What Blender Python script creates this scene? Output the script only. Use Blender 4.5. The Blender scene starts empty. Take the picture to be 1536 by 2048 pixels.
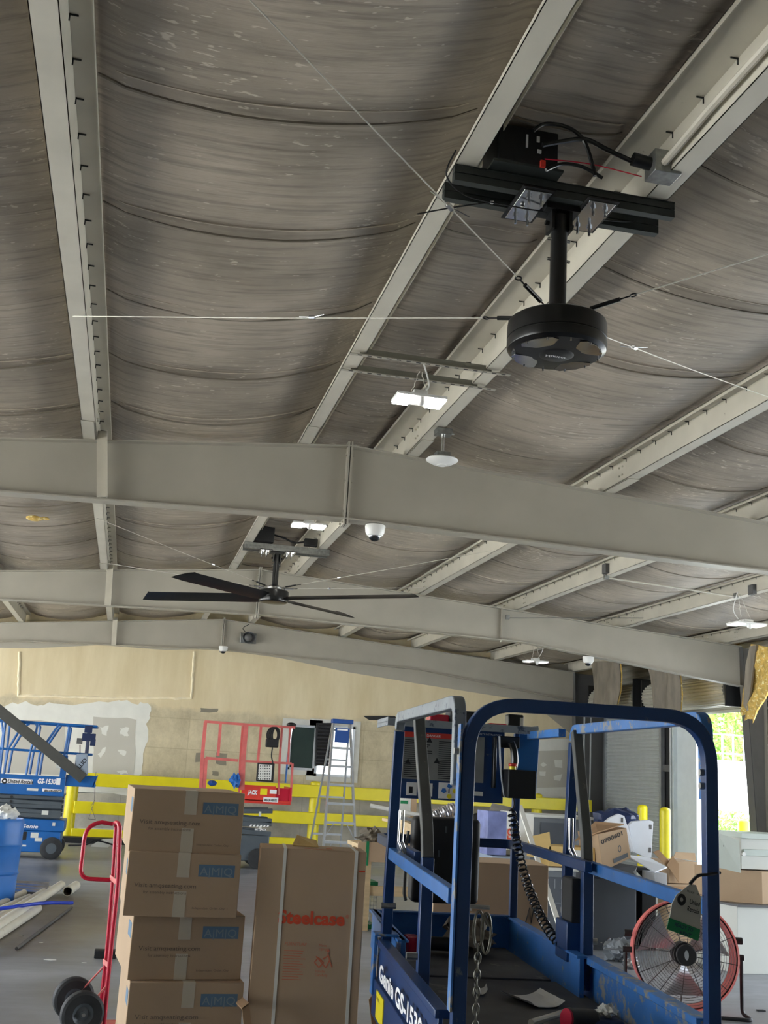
import bpy, bmesh, math, random
from mathutils import Vector, Matrix, noise
random.seed(7)
SC = bpy.context.scene
COL = SC.collection
PI = math.pi

# ------------------------------------------------------------------ camera
FPX = 2200.0
CAM_Z = 1.65
ROLL = math.atan(0.0577)
_h = (1512 + 0.0577 * 518 - 1024) * math.cos(ROLL)
PITCH = math.atan(_h / FPX)
_ux = -518 * math.cos(ROLL) + 488 * math.sin(ROLL)
YAW = -math.atan(_ux / (FPX / math.cos(PITCH)))
CF = Vector((math.sin(YAW) * math.cos(PITCH), math.cos(YAW) * math.cos(PITCH), math.sin(PITCH)))
_r = Vector((math.cos(YAW), -math.sin(YAW), 0))
_u = _r.cross(CF)
CX = _r * math.cos(ROLL) + _u * math.sin(ROLL)
CU = -_r * math.sin(ROLL) + _u * math.cos(ROLL)
CC = Vector((0, 0, CAM_Z))
cd = bpy.data.cameras.new('camera')
cd.sensor_fit = 'VERTICAL'
cd.sensor_height = 36.0
cd.lens = FPX / 2048 * 36.0
cd.clip_end = 500
cam = bpy.data.objects.new('camera', cd)
cam.matrix_world = Matrix(((CX.x, CU.x, -CF.x, 0), (CX.y, CU.y, -CF.y, 0), (CX.z, CU.z, -CF.z, CAM_Z), (0, 0, 0, 1)))
COL.objects.link(cam)
SC.camera = cam
SC.view_settings.view_transform = 'Standard'
SC.view_settings.look = 'None'
SC.view_settings.gamma = 1
SC.view_settings.use_curve_mapping = False
SC.view_settings.exposure = 1.88

# world: bright hazy sky
W = bpy.data.worlds.new('world'); SC.world = W; W.use_nodes = True
nt = W.node_tree
bg = nt.nodes['Background']
tc = nt.nodes.new('ShaderNodeTexCoord'); sx = nt.nodes.new('ShaderNodeSeparateXYZ')
cr = nt.nodes.new('ShaderNodeValToRGB')
nt.links.new(tc.outputs['Generated'], sx.inputs[0]); nt.links.new(sx.outputs['Z'], cr.inputs[0])
cr.color_ramp.elements[0].color = (0.93, 0.97, 1.0, 1)
cr.color_ramp.elements[1].color = (0.55, 0.72, 1.0, 1)
nt.links.new(cr.outputs[0], bg.inputs['Color'])
bg.inputs['Strength'].default_value = 2.6
sun = bpy.data.lights.new('sun', 'SUN'); sun.energy = 9.0; sun.angle = math.radians(2); sun.color = (1, 0.95, 0.86)
so = bpy.data.objects.new('sun', sun); COL.objects.link(so)
so.rotation_euler = Vector((0.62, 0.25, -1.0)).to_track_quat('-Z', 'Y').to_euler()

# ------------------------------------------------------------------ geometry helpers
def ray(px, py):
    return (CF * FPX + CX * (px - 768) - CU * (py - 1024)).normalized()

def at(px, py, X=None, Y=None, Z=None):
    """the point of the place that stands in one direction at a known depth, side or height"""
    d = ray(px, py)
    if Y is not None: t = Y / d.y
    elif X is not None: t = X / d.x
    else: t = (Z - CAM_Z) / d.z
    return CC + d * t

def zr(x):
    """height of the purlin undersides across the gable"""
    return 4.6 - (0.10 * (1.75 - x) if x < 1.75 else 0.066 * (x - 1.75))

def srgb(r, g, b):
    f = lambda c: (c / 255 / 12.92) if c / 255 <= 0.04045 else ((c / 255 + 0.055) / 1.055) ** 2.4
    return (f(r), f(g), f(b), 1)

class MB:
    def __init__(s, xf=None):
        s.v = []; s.f = []; s.m = []; s.xf = xf or Matrix.Identity(4); s.mi = 0
    def add(s, vs, fs):
        n = len(s.v)
        s.v += [s.xf @ Vector(p) for p in vs]
        s.f += [[i + n for i in f] for f in fs]
        s.m += [s.mi] * len(fs)
        return s
    def box(s, x0, x1, y0, y1, z0, z1):
        v = [(x, y, z) for z in (z0, z1) for y in (y0, y1) for x in (x0, x1)]
        return s.add(v, [(0, 2, 3, 1), (4, 5, 7, 6), (0, 1, 5, 4), (2, 6, 7, 3), (0, 4, 6, 2), (1, 3, 7, 5)])
    def bar(s, a, b, w, h, up=(0, 0, 1)):
        a = Vector(a); b = Vector(b); d = (b - a).normalized(); up = Vector(up)
        sd = d.cross(up)
        if sd.length < 1e-4: sd = d.cross(Vector((0, 1, 0)))
        sd.normalize(); up = sd.cross(d)
        v = [p + sd * (i * w / 2) + up * (j * h / 2) for p in (a, b) for i, j in ((-1, -1), (1, -1), (1, 1), (-1, 1))]
        return s.add(v, [(3, 2, 1, 0), (4, 5, 6, 7), (0, 1, 5, 4), (1, 2, 6, 5), (2, 3, 7, 6), (3, 0, 4, 7)])
    def sweep(s, pts, sec, closed=False, up=(0, 0, 1), caps=True):
        """sweep a closed section (list of (side, up) pairs) along a path"""
        pts = [Vector(p) for p in pts]; n = len(pts); k = len(sec); vs = []; fs = []
        T = []
        for i in range(n):
            a = pts[(i - 1) % n] if (closed or i > 0) else pts[i]
            b = pts[(i + 1) % n] if (closed or i < n - 1) else pts[i]
            T.append((b - a).normalized())
        u = Vector(up); sd = T[0].cross(u)
        if sd.length < 1e-3: sd = T[0].cross(Vector((0, 1, 0)))
        if sd.length < 1e-3: sd = T[0].cross(Vector((1, 0, 0)))
        sd.normalize()
        for i in range(n):
            t = T[i]; sd = (sd - t * sd.dot(t)).normalized(); w = sd.cross(t)
            kk = 1.0
            if 0 < i < n - 1 or closed:
                a = pts[(i - 1) % n]; b = pts[(i + 1) % n]
                c = (pts[i] - a).normalized().dot(t); kk = 1 / max(c, 0.6)
            for (p, q) in sec: vs.append(pts[i] + sd * p * kk + w * q * kk if k <= 4 else pts[i] + sd * p + w * q)
        m = n if closed else n - 1
        for i in range(m):
            j = (i + 1) % n
            for q in range(k):
                r = (q + 1) % k
                fs.append((i * k + q, i * k + r, j * k + r, j * k + q))
        if not closed and caps:
            fs.append(tuple(range(k - 1, -1, -1))); fs.append(tuple((n - 1) * k + q for q in range(k)))
        return s.add(vs, fs)
    def tube(s, pts, r, n=8, closed=False, up=(0, 0, 1), caps=True):
        return s.sweep(pts, [(r * math.cos(2 * PI * i / n), r * math.sin(2 * PI * i / n)) for i in range(n)], closed, up, caps)
    def rtube(s, pts, w, h=None, closed=False, up=(0, 0, 1)):
        h = h or w
        return s.sweep(pts, [(-w / 2, -h / 2), (w / 2, -h / 2), (w / 2, h / 2), (-w / 2, h / 2)], closed, up)
    def lathe(s, prof, c=(0, 0, 0), ax=(0, 0, 1), n=24, a0=0, a1=2 * PI, scale=(1, 1)):
        ax = Vector(ax).normalized(); q = Vector((1, 0, 0)) if abs(ax.x) < 0.9 else Vector((0, 1, 0))
        e1 = ax.cross(q).normalized(); e2 = ax.cross(e1); c = Vector(c); vs = []; fs = []
        full = abs(a1 - a0 - 2 * PI) < 1e-6; m = n if full else n + 1
        for (r, z) in prof:
            for i in range(m):
                a = a0 + (a1 - a0) * i / n
                vs.append(c + ax * z + (e1 * math.cos(a) * scale[0] + e2 * math.sin(a) * scale[1]) * r)
        for j in range(len(prof) - 1):
            for i in range(n if full else n):
                k = (i + 1) % m
                fs.append((j * m + i, j * m + k, (j + 1) * m + k, (j + 1) * m + i))
        return s.add(vs, fs)
    def cyl(s, a, b, r, n=16, r2=None):
        a = Vector(a); b = Vector(b); L = (b - a).length; r2 = r if r2 is None else r2
        return s.lathe([(1e-5, 0), (r, 0), (r2, L), (1e-5, L)], a, b - a, n)
    def ball(s, c, r, n=16, sz=1.0, half=None):
        k = n // 2; a0, a1 = (0, PI) if half is None else ((0, PI / 2) if half == 'up' else (PI / 2, PI))
        return s.lathe([(max(1e-5, r * math.sin(a0 + (a1 - a0) * i / k)), r * sz * math.cos(a0 + (a1 - a0) * i / k)) for i in range(k + 1)], c, (0, 0, 1), n)
    def prism(s, poly, o, ex, ey, ez):
        """extrude a 2D outline (ex, ey plane) along ez (full vector)"""
        o = Vector(o); ex = Vector(ex); ey = Vector(ey); ez = Vector(ez); n = len(poly)
        vs = [o + ex * p + ey * q for p, q in poly] + [o + ex * p + ey * q + ez for p, q in poly]
        fs = [tuple(range(n - 1, -1, -1)), tuple(range(n, 2 * n))] + [(i, (i + 1) % n, n + (i + 1) % n, n + i) for i in range(n)]
        return s.add(vs, fs)
    def slab(s, quad, t):
        """quad of 4 points with thickness vector t"""
        q = [Vector(p) for p in quad]; t = Vector(t)
        return s.add(q + [p + t for p in q], [(3, 2, 1, 0), (4, 5, 6, 7), (0, 1, 5, 4), (1, 2, 6, 5), (2, 3, 7, 6), (3, 0, 4, 7)])
    def use(s, i): s.mi = i; return s
    def build(s, name, mats, parent=None, smooth=35, bevel=0, loc=None, seg=2):
        if not isinstance(mats, (list, tuple)): mats = [mats]
        if parent is not None: org = wloc(parent)
        elif loc is not None: org = Vector(loc)
        else:
            xs = [p.x for p in s.v]; ys = [p.y for p in s.v]
            org = Vector(((min(xs) + max(xs)) / 2, (min(ys) + max(ys)) / 2, min(p.z for p in s.v)))
        me = bpy.data.meshes.new(name)
        me.from_pydata([tuple(p - org) for p in s.v], [], s.f)
        for m in mats: me.materials.append(m)
        me.polygons.foreach_set('material_index', s.m)
        bm = bmesh.new(); bm.from_mesh(me)
        bmesh.ops.recalc_face_normals(bm, faces=bm.faces)
        bm.to_mesh(me); bm.free()
        if smooth:
            me.polygons.foreach_set('use_smooth', [True] * len(me.polygons))
            me.set_sharp_from_angle(angle=math.radians(smooth))
        o = bpy.data.objects.new(name, me); COL.objects.link(o)
        if parent is not None: o.parent = parent
        else: o.location = org
        if bevel:
            b = o.modifiers.new('bevel', 'BEVEL'); b.width = bevel; b.segments = seg; b.limit_method = 'ANGLE'; b.angle_limit = math.radians(40)
        return o

def wloc(o):
    p = Vector(o.location)
    while o.parent: o = o.parent; p = p + Vector(o.location)
    return p

def tag(o, label, cat=None, group=None):
    o['label'] = label
    if cat: o['category'] = cat
    if group: o['group'] = group
    return o

def thing(name, label, cat, loc, group=None):
    o = bpy.data.objects.new(name, None); COL.objects.link(o); o.location = Vector(loc); o.empty_display_size = 0.1
    return tag(o, label, cat, group)

def struct(o):
    o['kind'] = 'structure'; return o

def frame(o, ex, ey, ez):
    ex, ey, ez = Vector(ex), Vector(ey), Vector(ez)
    return Matrix(((ex.x, ey.x, ez.x, o[0]), (ex.y, ey.y, ez.y, o[1]), (ex.z, ey.z, ez.z, o[2]), (0, 0, 0, 1)))

def yawf(o, deg, tilt=0, roll=0):
    return Matrix.Translation(Vector(o)) @ Matrix.Rotation(math.radians(deg), 4, 'Z') @ Matrix.Rotation(math.radians(tilt), 4, 'X') @ Matrix.Rotation(math.radians(roll), 4, 'Y')

def text(body, o, ex, up, size, m, parent, name='lettering', ext=0.0008, bold=0.0, width=None, shear=0.0, align='LEFT', font_space=1.0):
    """letters standing on a surface: o = start of the baseline, ex = reading direction, up = up"""
    c = bpy.data.curves.new(name, 'FONT'); c.body = body; c.size = 1.0; c.extrude = 0; c.offset = bold; c.shear = shear
    c.resolution_u = 3; c.align_x = align; c.space_character = font_space
    t = bpy.data.objects.new('tmp', c); COL.objects.link(t)
    me = bpy.data.meshes.new_from_object(t.evaluated_get(bpy.context.evaluated_depsgraph_get()))
    bpy.data.objects.remove(t); bpy.data.curves.remove(c)
    ex = Vector(ex).normalized(); up = Vector(up); up = (up - ex * up.dot(ex)).normalized(); nz = ex.cross(up)
    xs = [v.co.x for v in me.vertices]; sx = size
    if width: sx = width / (max(xs) - min(xs))
    b = MB(); pts = [Vector(o) + ex * v.co.x * sx + up * v.co.y * size + nz * ext for v in me.vertices]
    b.add(pts, [tuple(p.vertices) for p in me.polygons])
    bpy.data.meshes.remove(me)
    org = wloc(parent) if parent else Vector(o)
    m2 = bpy.data.meshes.new(name); m2.from_pydata([tuple(p - org) for p in b.v], [], b.f); m2.materials.append(m)
    ob = bpy.data.objects.new(name, m2); COL.objects.link(ob)
    if parent: ob.parent = parent
    else: ob.location = org
    return ob

# ------------------------------------------------------------------ materials
def mat(name, col, rough=0.5, metal=0.0, var=0.12, scale=6.0, bump=0.0, bscale=40.0, wear=None, wamt=0.5, wscale=9.0, emit=None, estr=0, stretch=(1, 1, 1), trans=0, alpha=None):
    m = bpy.data.materials.new(name); m.use_nodes = True; n = m.node_tree; L = n.links
    b = n.nodes['Principled BSDF']; b.inputs['Roughness'].default_value = rough; b.inputs['Metallic'].default_value = metal
    t = n.nodes.new('ShaderNodeTexCoord'); mp = n.nodes.new('ShaderNodeMapping'); mp.inputs['Scale'].default_value = stretch
    L.new(t.outputs['Object'], mp.inputs[0])
    no = n.nodes.new('ShaderNodeTexNoise'); no.inputs['Scale'].default_value = scale; no.inputs['Detail'].default_value = 5
    L.new(mp.outputs[0], no.inputs['Vector'])
    mx = n.nodes.new('ShaderNodeMix'); mx.data_type = 'RGBA'
    lo = tuple(c * (1 - var) for c in col[:3]) + (1,); hi = tuple(min(1, c * (1 + var)) for c in col[:3]) + (1,)
    mr = n.nodes.new('ShaderNodeMapRange'); mr.inputs[1].default_value = 0.3; mr.inputs[2].default_value = 0.7
    L.new(no.outputs[0], mr.inputs[0]); L.new(mr.outputs[0], mx.inputs[0])
    mx.inputs[6].default_value = lo; mx.inputs[7].default_value = hi
    out = mx.outputs[2]
    if wear:
        n2 = n.nodes.new('ShaderNodeTexNoise'); n2.inputs['Scale'].default_value = wscale; n2.inputs['Detail'].default_value = 8; n2.inputs['Roughness'].default_value = 0.7
        L.new(mp.outputs[0], n2.inputs['Vector'])
        r2 = n.nodes.new('ShaderNodeMapRange'); r2.inputs[1].default_value = 1 - wamt; r2.inputs[2].default_value = 1 - wamt + 0.05
        L.new(n2.outputs[0], r2.inputs[0])
        m2 = n.nodes.new('ShaderNodeMix'); m2.data_type = 'RGBA'; L.new(r2.outputs[0], m2.inputs[0]); L.new(out, m2.inputs[6]); m2.inputs[7].default_value = wear
        out = m2.outputs[2]
    L.new(out, b.inputs['Base Color'])
    if bump:
        n3 = n.nodes.new('ShaderNodeTexNoise'); n3.inputs['Scale'].default_value = bscale; n3.inputs['Detail'].default_value = 4
        L.new(mp.outputs[0], n3.inputs['Vector'])
        bp = n.nodes.new('ShaderNodeBump'); bp.inputs['Strength'].default_value = bump; bp.inputs['Distance'].default_value = 0.01
        L.new(n3.outputs[0], bp.inputs['Height']); L.new(bp.outputs[0], b.inputs['Normal'])
    if emit:
        b.inputs['Emission Color'].default_value = emit; b.inputs['Emission Strength'].default_value = estr
    if trans: b.inputs['Transmission Weight'].default_value = trans
    if alpha is not None: b.inputs['Alpha'].default_value = alpha
    return m

M = {}
M['beam'] = mat('beam paint', srgb(170, 165, 152), 0.42, var=0.06, scale=2, bump=0.04, bscale=12)
M['purlin'] = mat('purlin paint', srgb(200, 195, 181), 0.4, var=0.07, scale=3, wear=srgb(150, 145, 130), wamt=0.33)
M['galv'] = mat('galvanised steel', srgb(150, 152, 150), 0.35, 0.8, var=0.2, scale=30)
M['strut'] = mat('dark painted strut', srgb(62, 66, 64), 0.45, 0.3, var=0.1)
M['chrome'] = mat('bright steel', srgb(205, 205, 205), 0.18, 1.0, var=0.05)
M['black'] = mat('black gloss paint', srgb(16, 17, 18), 0.28, var=0.1)
M['blackm'] = mat('black matte', srgb(22, 23, 25), 0.6, var=0.15)
M['white'] = mat('white plastic', srgb(235, 235, 232), 0.35, var=0.03)
M['lamp_on'] = mat('lit led panel', srgb(255, 255, 250), 0.4, emit=(1, 0.98, 0.9, 1), estr=14)
M['lamp_off_glow'] = mat('led panel', srgb(245, 245, 240), 0.3, emit=(1, 0.98, 0.95, 1), estr=0.25)  # unlit panels, with a faint glow added to whiten them
M['wire'] = mat('steel cable', srgb(205, 202, 192), 0.4, 0.15, var=0.1)
M['yellow'] = mat('safety yellow', srgb(232, 216, 30), 0.38, var=0.07, scale=3)
M['blue'] = mat('lift blue', srgb(16, 54, 104), 0.35, var=0.15, scale=5, wear=srgb(92, 104, 112), wamt=0.36, wscale=14)
M['blue2'] = mat('lift blue clean', srgb(30, 98, 168), 0.38, var=0.1, scale=4)
M['bluewear'] = mat('worn blue with grey paint', srgb(52, 112, 180), 0.5, var=0.2, scale=5, wear=srgb(140, 138, 128), wamt=0.47, wscale=13)
M['greywear'] = mat('worn grey painted tube', srgb(128, 136, 142), 0.5, var=0.15, scale=9, wear=srgb(60, 70, 88), wamt=0.42, wscale=20)
M['red'] = mat('lift red', srgb(214, 60, 48), 0.4, var=0.1, scale=4)
M['pink'] = mat('sun faded red', srgb(214, 110, 105), 0.45, var=0.12, scale=8)
M['truckred'] = mat('hand truck red', srgb(196, 30, 58), 0.25, var=0.06)
M['rubber'] = mat('tyre rubber', srgb(38, 40, 42), 0.7, var=0.25, scale=12)
M['scissor'] = mat('scissor grey', srgb(78, 86, 92), 0.45, var=0.1)
M['card'] = mat('cardboard', srgb(186, 160, 130), 0.85, var=0.05, scale=3, bump=0.05, bscale=60)
M['cardin'] = mat('cardboard inside', srgb(170, 138, 105), 0.9, var=0.08)
M['tape'] = mat('packing tape', srgb(205, 194, 172), 0.35, var=0.05)
M['ink'] = mat('printed grey ink', srgb(120, 106, 92), 0.8, var=0.02)
M['inkblue'] = mat('printed blue ink', srgb(100, 128, 152), 0.8, var=0.05)
M['inkblue2'] = mat('printed pale blue ink', srgb(140, 155, 162), 0.8, var=0.02)
M['inkred'] = mat('printed orange red ink', srgb(222, 84, 52), 0.8, var=0.04)
M['strap'] = mat('white strapping', srgb(228, 226, 215), 0.5, var=0.03)
M['navy'] = mat('blue black', srgb(20, 40, 80), 0.5, var=0.1)
M['text_white'] = mat('white lettering', srgb(240, 240, 240), 0.5, var=0.03)
M['text_black'] = mat('black lettering', srgb(18, 20, 24), 0.6, var=0.03)
M['grey_cab'] = mat('grey cabinet', srgb(118, 124, 130), 0.45, var=0.06, scale=2)
M['dgrey_cab'] = mat('dark grey cabinet', srgb(88, 94, 102), 0.5, var=0.06, scale=2)
M['lgrey'] = mat('pale grey laminate', srgb(212, 214, 206), 0.4, var=0.04, scale=2)
M['bgrey'] = mat('blue grey panel', srgb(150, 164, 180), 0.45, var=0.06)
M['pvc'] = mat('white pvc pipe', srgb(222, 218, 202), 0.4, var=0.06, scale=5, wear=srgb(170, 160, 135), wamt=0.36)
M['wood'] = mat('pale lumber', srgb(205, 180, 140), 0.7, var=0.12, scale=4, stretch=(1, 6, 6))
M['barrel'] = mat('blue plastic drum', srgb(40, 110, 190), 0.4, var=0.12, scale=4)
M['rag'] = mat('dirty rag', srgb(120, 112, 98), 0.9, var=0.25, scale=12)
M['foil'] = mat('silver foil', srgb(190, 190, 195), 0.2, 0.9, var=0.2, scale=10)
M['paper'] = mat('white paper', srgb(222, 222, 215), 0.7, var=0.05)
M['dust'] = mat('dusty dark deck', srgb(84, 84, 82), 0.85, var=0.3, scale=4, wear=srgb(120, 118, 110), wamt=0.4, wscale=5)
M['alu'] = mat('aluminium', srgb(185, 190, 195), 0.35, 0.7, var=0.08)
M['glass'] = mat('dark window glass', srgb(52, 66, 64), 0.08, var=0.1, scale=2)
M['green'] = mat('green tag stripe', srgb(20, 130, 80), 0.5, var=0.03)
M['envel'] = mat('manila paper', srgb(214, 182, 116), 0.7, var=0.07)
M['foam'] = mat('yellow glass wool', srgb(206, 172, 92), 0.95, var=0.3, scale=14, bump=0.6, bscale=30, wear=srgb(240, 228, 170), wamt=0.45, wscale=20)
M['facing'] = mat('torn insulation facing', srgb(128, 120, 108), 0.7, var=0.25, scale=7, stretch=(1, 1, 0.3), bump=0.3, bscale=9)
M['siding'] = mat('corrugated steel siding', srgb(186, 184, 172), 0.35, 0.3, var=0.1, scale=3, wear=srgb(205, 178, 110), wamt=0.38, wscale=1.6, stretch=(1, 1, 0.2))

def floor_mat():
    m = bpy.data.materials.new('stained concrete floor'); m.use_nodes = True; n = m.node_tree; L = n.links; b = n.nodes['Principled BSDF']
    t = n.nodes.new('ShaderNodeTexCoord')
    def noi(sc, det=6, st=(1, 1, 1)):
        mp = n.nodes.new('ShaderNodeMapping'); mp.inputs['Scale'].default_value = st; L.new(t.outputs['Object'], mp.inputs[0])
        a = n.nodes.new('ShaderNodeTexNoise'); a.inputs['Scale'].default_value = sc; a.inputs['Detail'].default_value = det; a.inputs['Roughness'].default_value = 0.65; L.new(mp.outputs[0], a.inputs['Vector']); return a
    a = noi(0.5); r = n.nodes.new('ShaderNodeValToRGB'); L.new(a.outputs[0], r.inputs[0])
    r.color_ramp.elements[0].position = 0.34; r.color_ramp.elements[0].color = srgb(112, 114, 117)
    r.color_ramp.elements[1].position = 0.66; r.color_ramp.elements[1].color = srgb(172, 176, 182)
    c = noi(5, 8, (0.35, 1, 1)); mx = n.nodes.new('ShaderNodeMix'); mx.data_type = 'RGBA'; mx.blend_type = 'MULTIPLY'; mx.inputs[0].default_value = 0.5
    L.new(r.outputs[0], mx.inputs[6]); r2 = n.nodes.new('ShaderNodeValToRGB'); L.new(c.outputs[0], r2.inputs[0]); r2.color_ramp.elements[0].position = 0.35; r2.color_ramp.elements[0].color = (0.62, 0.61, 0.59, 1); r2.color_ramp.elements[1].position = 0.6
    L.new(r2.outputs[0], mx.inputs[7])
    # brownish damp stain on the left, beside the pipe pile
    sb = n.nodes.new('ShaderNodeVectorMath'); sb.operation = 'DISTANCE'; sb.inputs[1].default_value = (-0.75, 12.2, 0); sn = noi(1.4, 5)
    mp2 = n.nodes.new('ShaderNodeMapping'); mp2.inputs['Scale'].default_value = (1, 0.45, 1); mp2.inputs['Location'].default_value = (0, 12.2 * 0.55, 0); L.new(t.outputs['Object'], mp2.inputs[0]); L.new(mp2.outputs[0], sb.inputs[0])
    ad = n.nodes.new('ShaderNodeMath'); ad.operation = 'MULTIPLY_ADD'; L.new(sn.outputs[0], ad.inputs[0]); ad.inputs[1].default_value = 0.8; L.new(sb.outputs['Value'], ad.inputs[2])
    m3 = n.nodes.new('ShaderNodeMapRange'); m3.inputs[1].default_value = 1.15; m3.inputs[2].default_value = 1.4; m3.inputs[3].default_value = 0.75; m3.inputs[4].default_value = 0.0; L.new(ad.outputs[0], m3.inputs[0])
    mst = n.nodes.new('ShaderNodeMix'); mst.data_type = 'RGBA'; L.new(m3.outputs[0], mst.inputs[0]); L.new(mx.outputs[2], mst.inputs[6]); mst.inputs[7].default_value = srgb(118, 106, 88)
    L.new(mst.outputs[2], b.inputs['Base Color'])
    rr = n.nodes.new('ShaderNodeMapRange'); rr.inputs[1].default_value = 0.35; rr.inputs[2].default_value = 0.65; rr.inputs[3].default_value = 0.28; rr.inputs[4].default_value = 0.55
    L.new(a.outputs[0], rr.inputs[0]); L.new(rr.outputs[0], b.inputs['Roughness'])
    bp = n.nodes.new('ShaderNodeBump'); bp.inputs['Strength'].default_value = 0.15; bp.inputs['Distance'].default_value = 0.005
    L.new(c.outputs[0], bp.inputs['Height']); L.new(bp.outputs[0], b.inputs['Normal'])
    return m
M['floor'] = floor_mat()

def blanket_mat():
    """vinyl faced insulation blanket: brown grey, darker streaks, short pale flecks in rows"""
    m = bpy.data.materials.new('insulation blanket facing'); m.use_nodes = True; n = m.node_tree; L = n.links; b = n.nodes['Principled BSDF']
    t = n.nodes.new('ShaderNodeTexCoord')
    def noi(sc, det=5, st=(1, 1, 1), rough=0.6):
        mp = n.nodes.new('ShaderNodeMapping'); mp.inputs['Scale'].default_value = st; L.new(t.outputs['Object'], mp.inputs[0])
        a = n.nodes.new('ShaderNodeTexNoise'); a.inputs['Scale'].default_value = sc; a.inputs['Detail'].default_value = det; a.inputs['Roughness'].default_value = rough; L.new(mp.outputs[0], a.inputs['Vector']); return a
    a = noi(0.9, 5, (1, 1, 1)); r = n.nodes.new('ShaderNodeValToRGB'); L.new(a.outputs[0], r.inputs[0])
    r.color_ramp.elements[0].position = 0.3; r.color_ramp.elements[0].color = srgb(142, 132, 119)
    r.color_ramp.elements[1].position = 0.7; r.color_ramp.elements[1].color = srgb(190, 178, 161)
    def mixin(src, fac_node, lo, hi, col, blend='MIX', amt=1.0):
        mr = n.nodes.new('ShaderNodeMapRange'); mr.inputs[1].default_value = lo; mr.inputs[2].default_value = hi; mr.inputs[4].default_value = amt; L.new(fac_node, mr.inputs[0])
        mx = n.nodes.new('ShaderNodeMix'); mx.data_type = 'RGBA'; mx.blend_type = blend; L.new(mr.outputs[0], mx.inputs[0]); L.new(src, mx.inputs[6]); mx.inputs[7].default_value = col; return mx.outputs[2]
    st = noi(3.0, 4, (0.6, 9, 1)); out = mixin(r.outputs[0], st.outputs[0], 0.48, 0.72, srgb(92, 85, 77), amt=0.55)
    fl = noi(26, 2, (0.42, 1.3, 1)); pt = noi(1.1, 2)
    mu = n.nodes.new('ShaderNodeMath'); mu.operation = 'MULTIPLY_ADD'; L.new(pt.outputs[0], mu.inputs[0]); mu.inputs[1].default_value = 0.45; L.new(fl.outputs[0], mu.inputs[2])
    out = mixin(out, mu.outputs[0], 0.895, 0.945, srgb(214, 206, 190), amt=0.75)  # pale flecks paint the facing's sheen into the colour
    cr_ = noi(2.2, 9, (1, 1, 1), 0.75); 
    ab = n.nodes.new('ShaderNodeMath'); ab.operation = 'SUBTRACT'; L.new(cr_.outputs[0], ab.inputs[0]); ab.inputs[1].default_value = 0.5
    ab2 = n.nodes.new('ShaderNodeMath'); ab2.operation = 'ABSOLUTE'; L.new(ab.outputs[0], ab2.inputs[0])
    lt = n.nodes.new('ShaderNodeMapRange'); lt.inputs[1].default_value = 0.0; lt.inputs[2].default_value = 0.006; lt.inputs[3].default_value = 1; lt.inputs[4].default_value = 0; L.new(ab2.outputs[0], lt.inputs[0])
    pm = noi(0.8, 3); pmr = n.nodes.new('ShaderNodeMapRange'); pmr.inputs[1].default_value = 0.55; pmr.inputs[2].default_value = 0.68; L.new(pm.outputs[0], pmr.inputs[0])
    mm = n.nodes.new('ShaderNodeMath'); mm.operation = 'MULTIPLY'; L.new(lt.outputs[0], mm.inputs[0]); L.new(pmr.outputs[0], mm.inputs[1])
    out = mixin(out, mm.outputs[0], 0.1, 0.8, srgb(70, 64, 57), amt=0.45)
    L.new(out, b.inputs['Base Color']); b.inputs['Roughness'].default_value = 0.5
    bp = n.nodes.new('ShaderNodeBump'); bp.inputs['Strength'].default_value = 0.35; bp.inputs['Distance'].default_value = 0.03
    w = noi(2.5, 5, (0.5, 3, 1)); L.new(w.outputs[0], bp.inputs['Height']); L.new(bp.outputs[0], b.inputs['Normal'])
    return m
M['blanket'] = blanket_mat()
M['seam'] = mat('insulation seam tape', srgb(132, 124, 111), 0.5, var=0.1)

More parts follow.
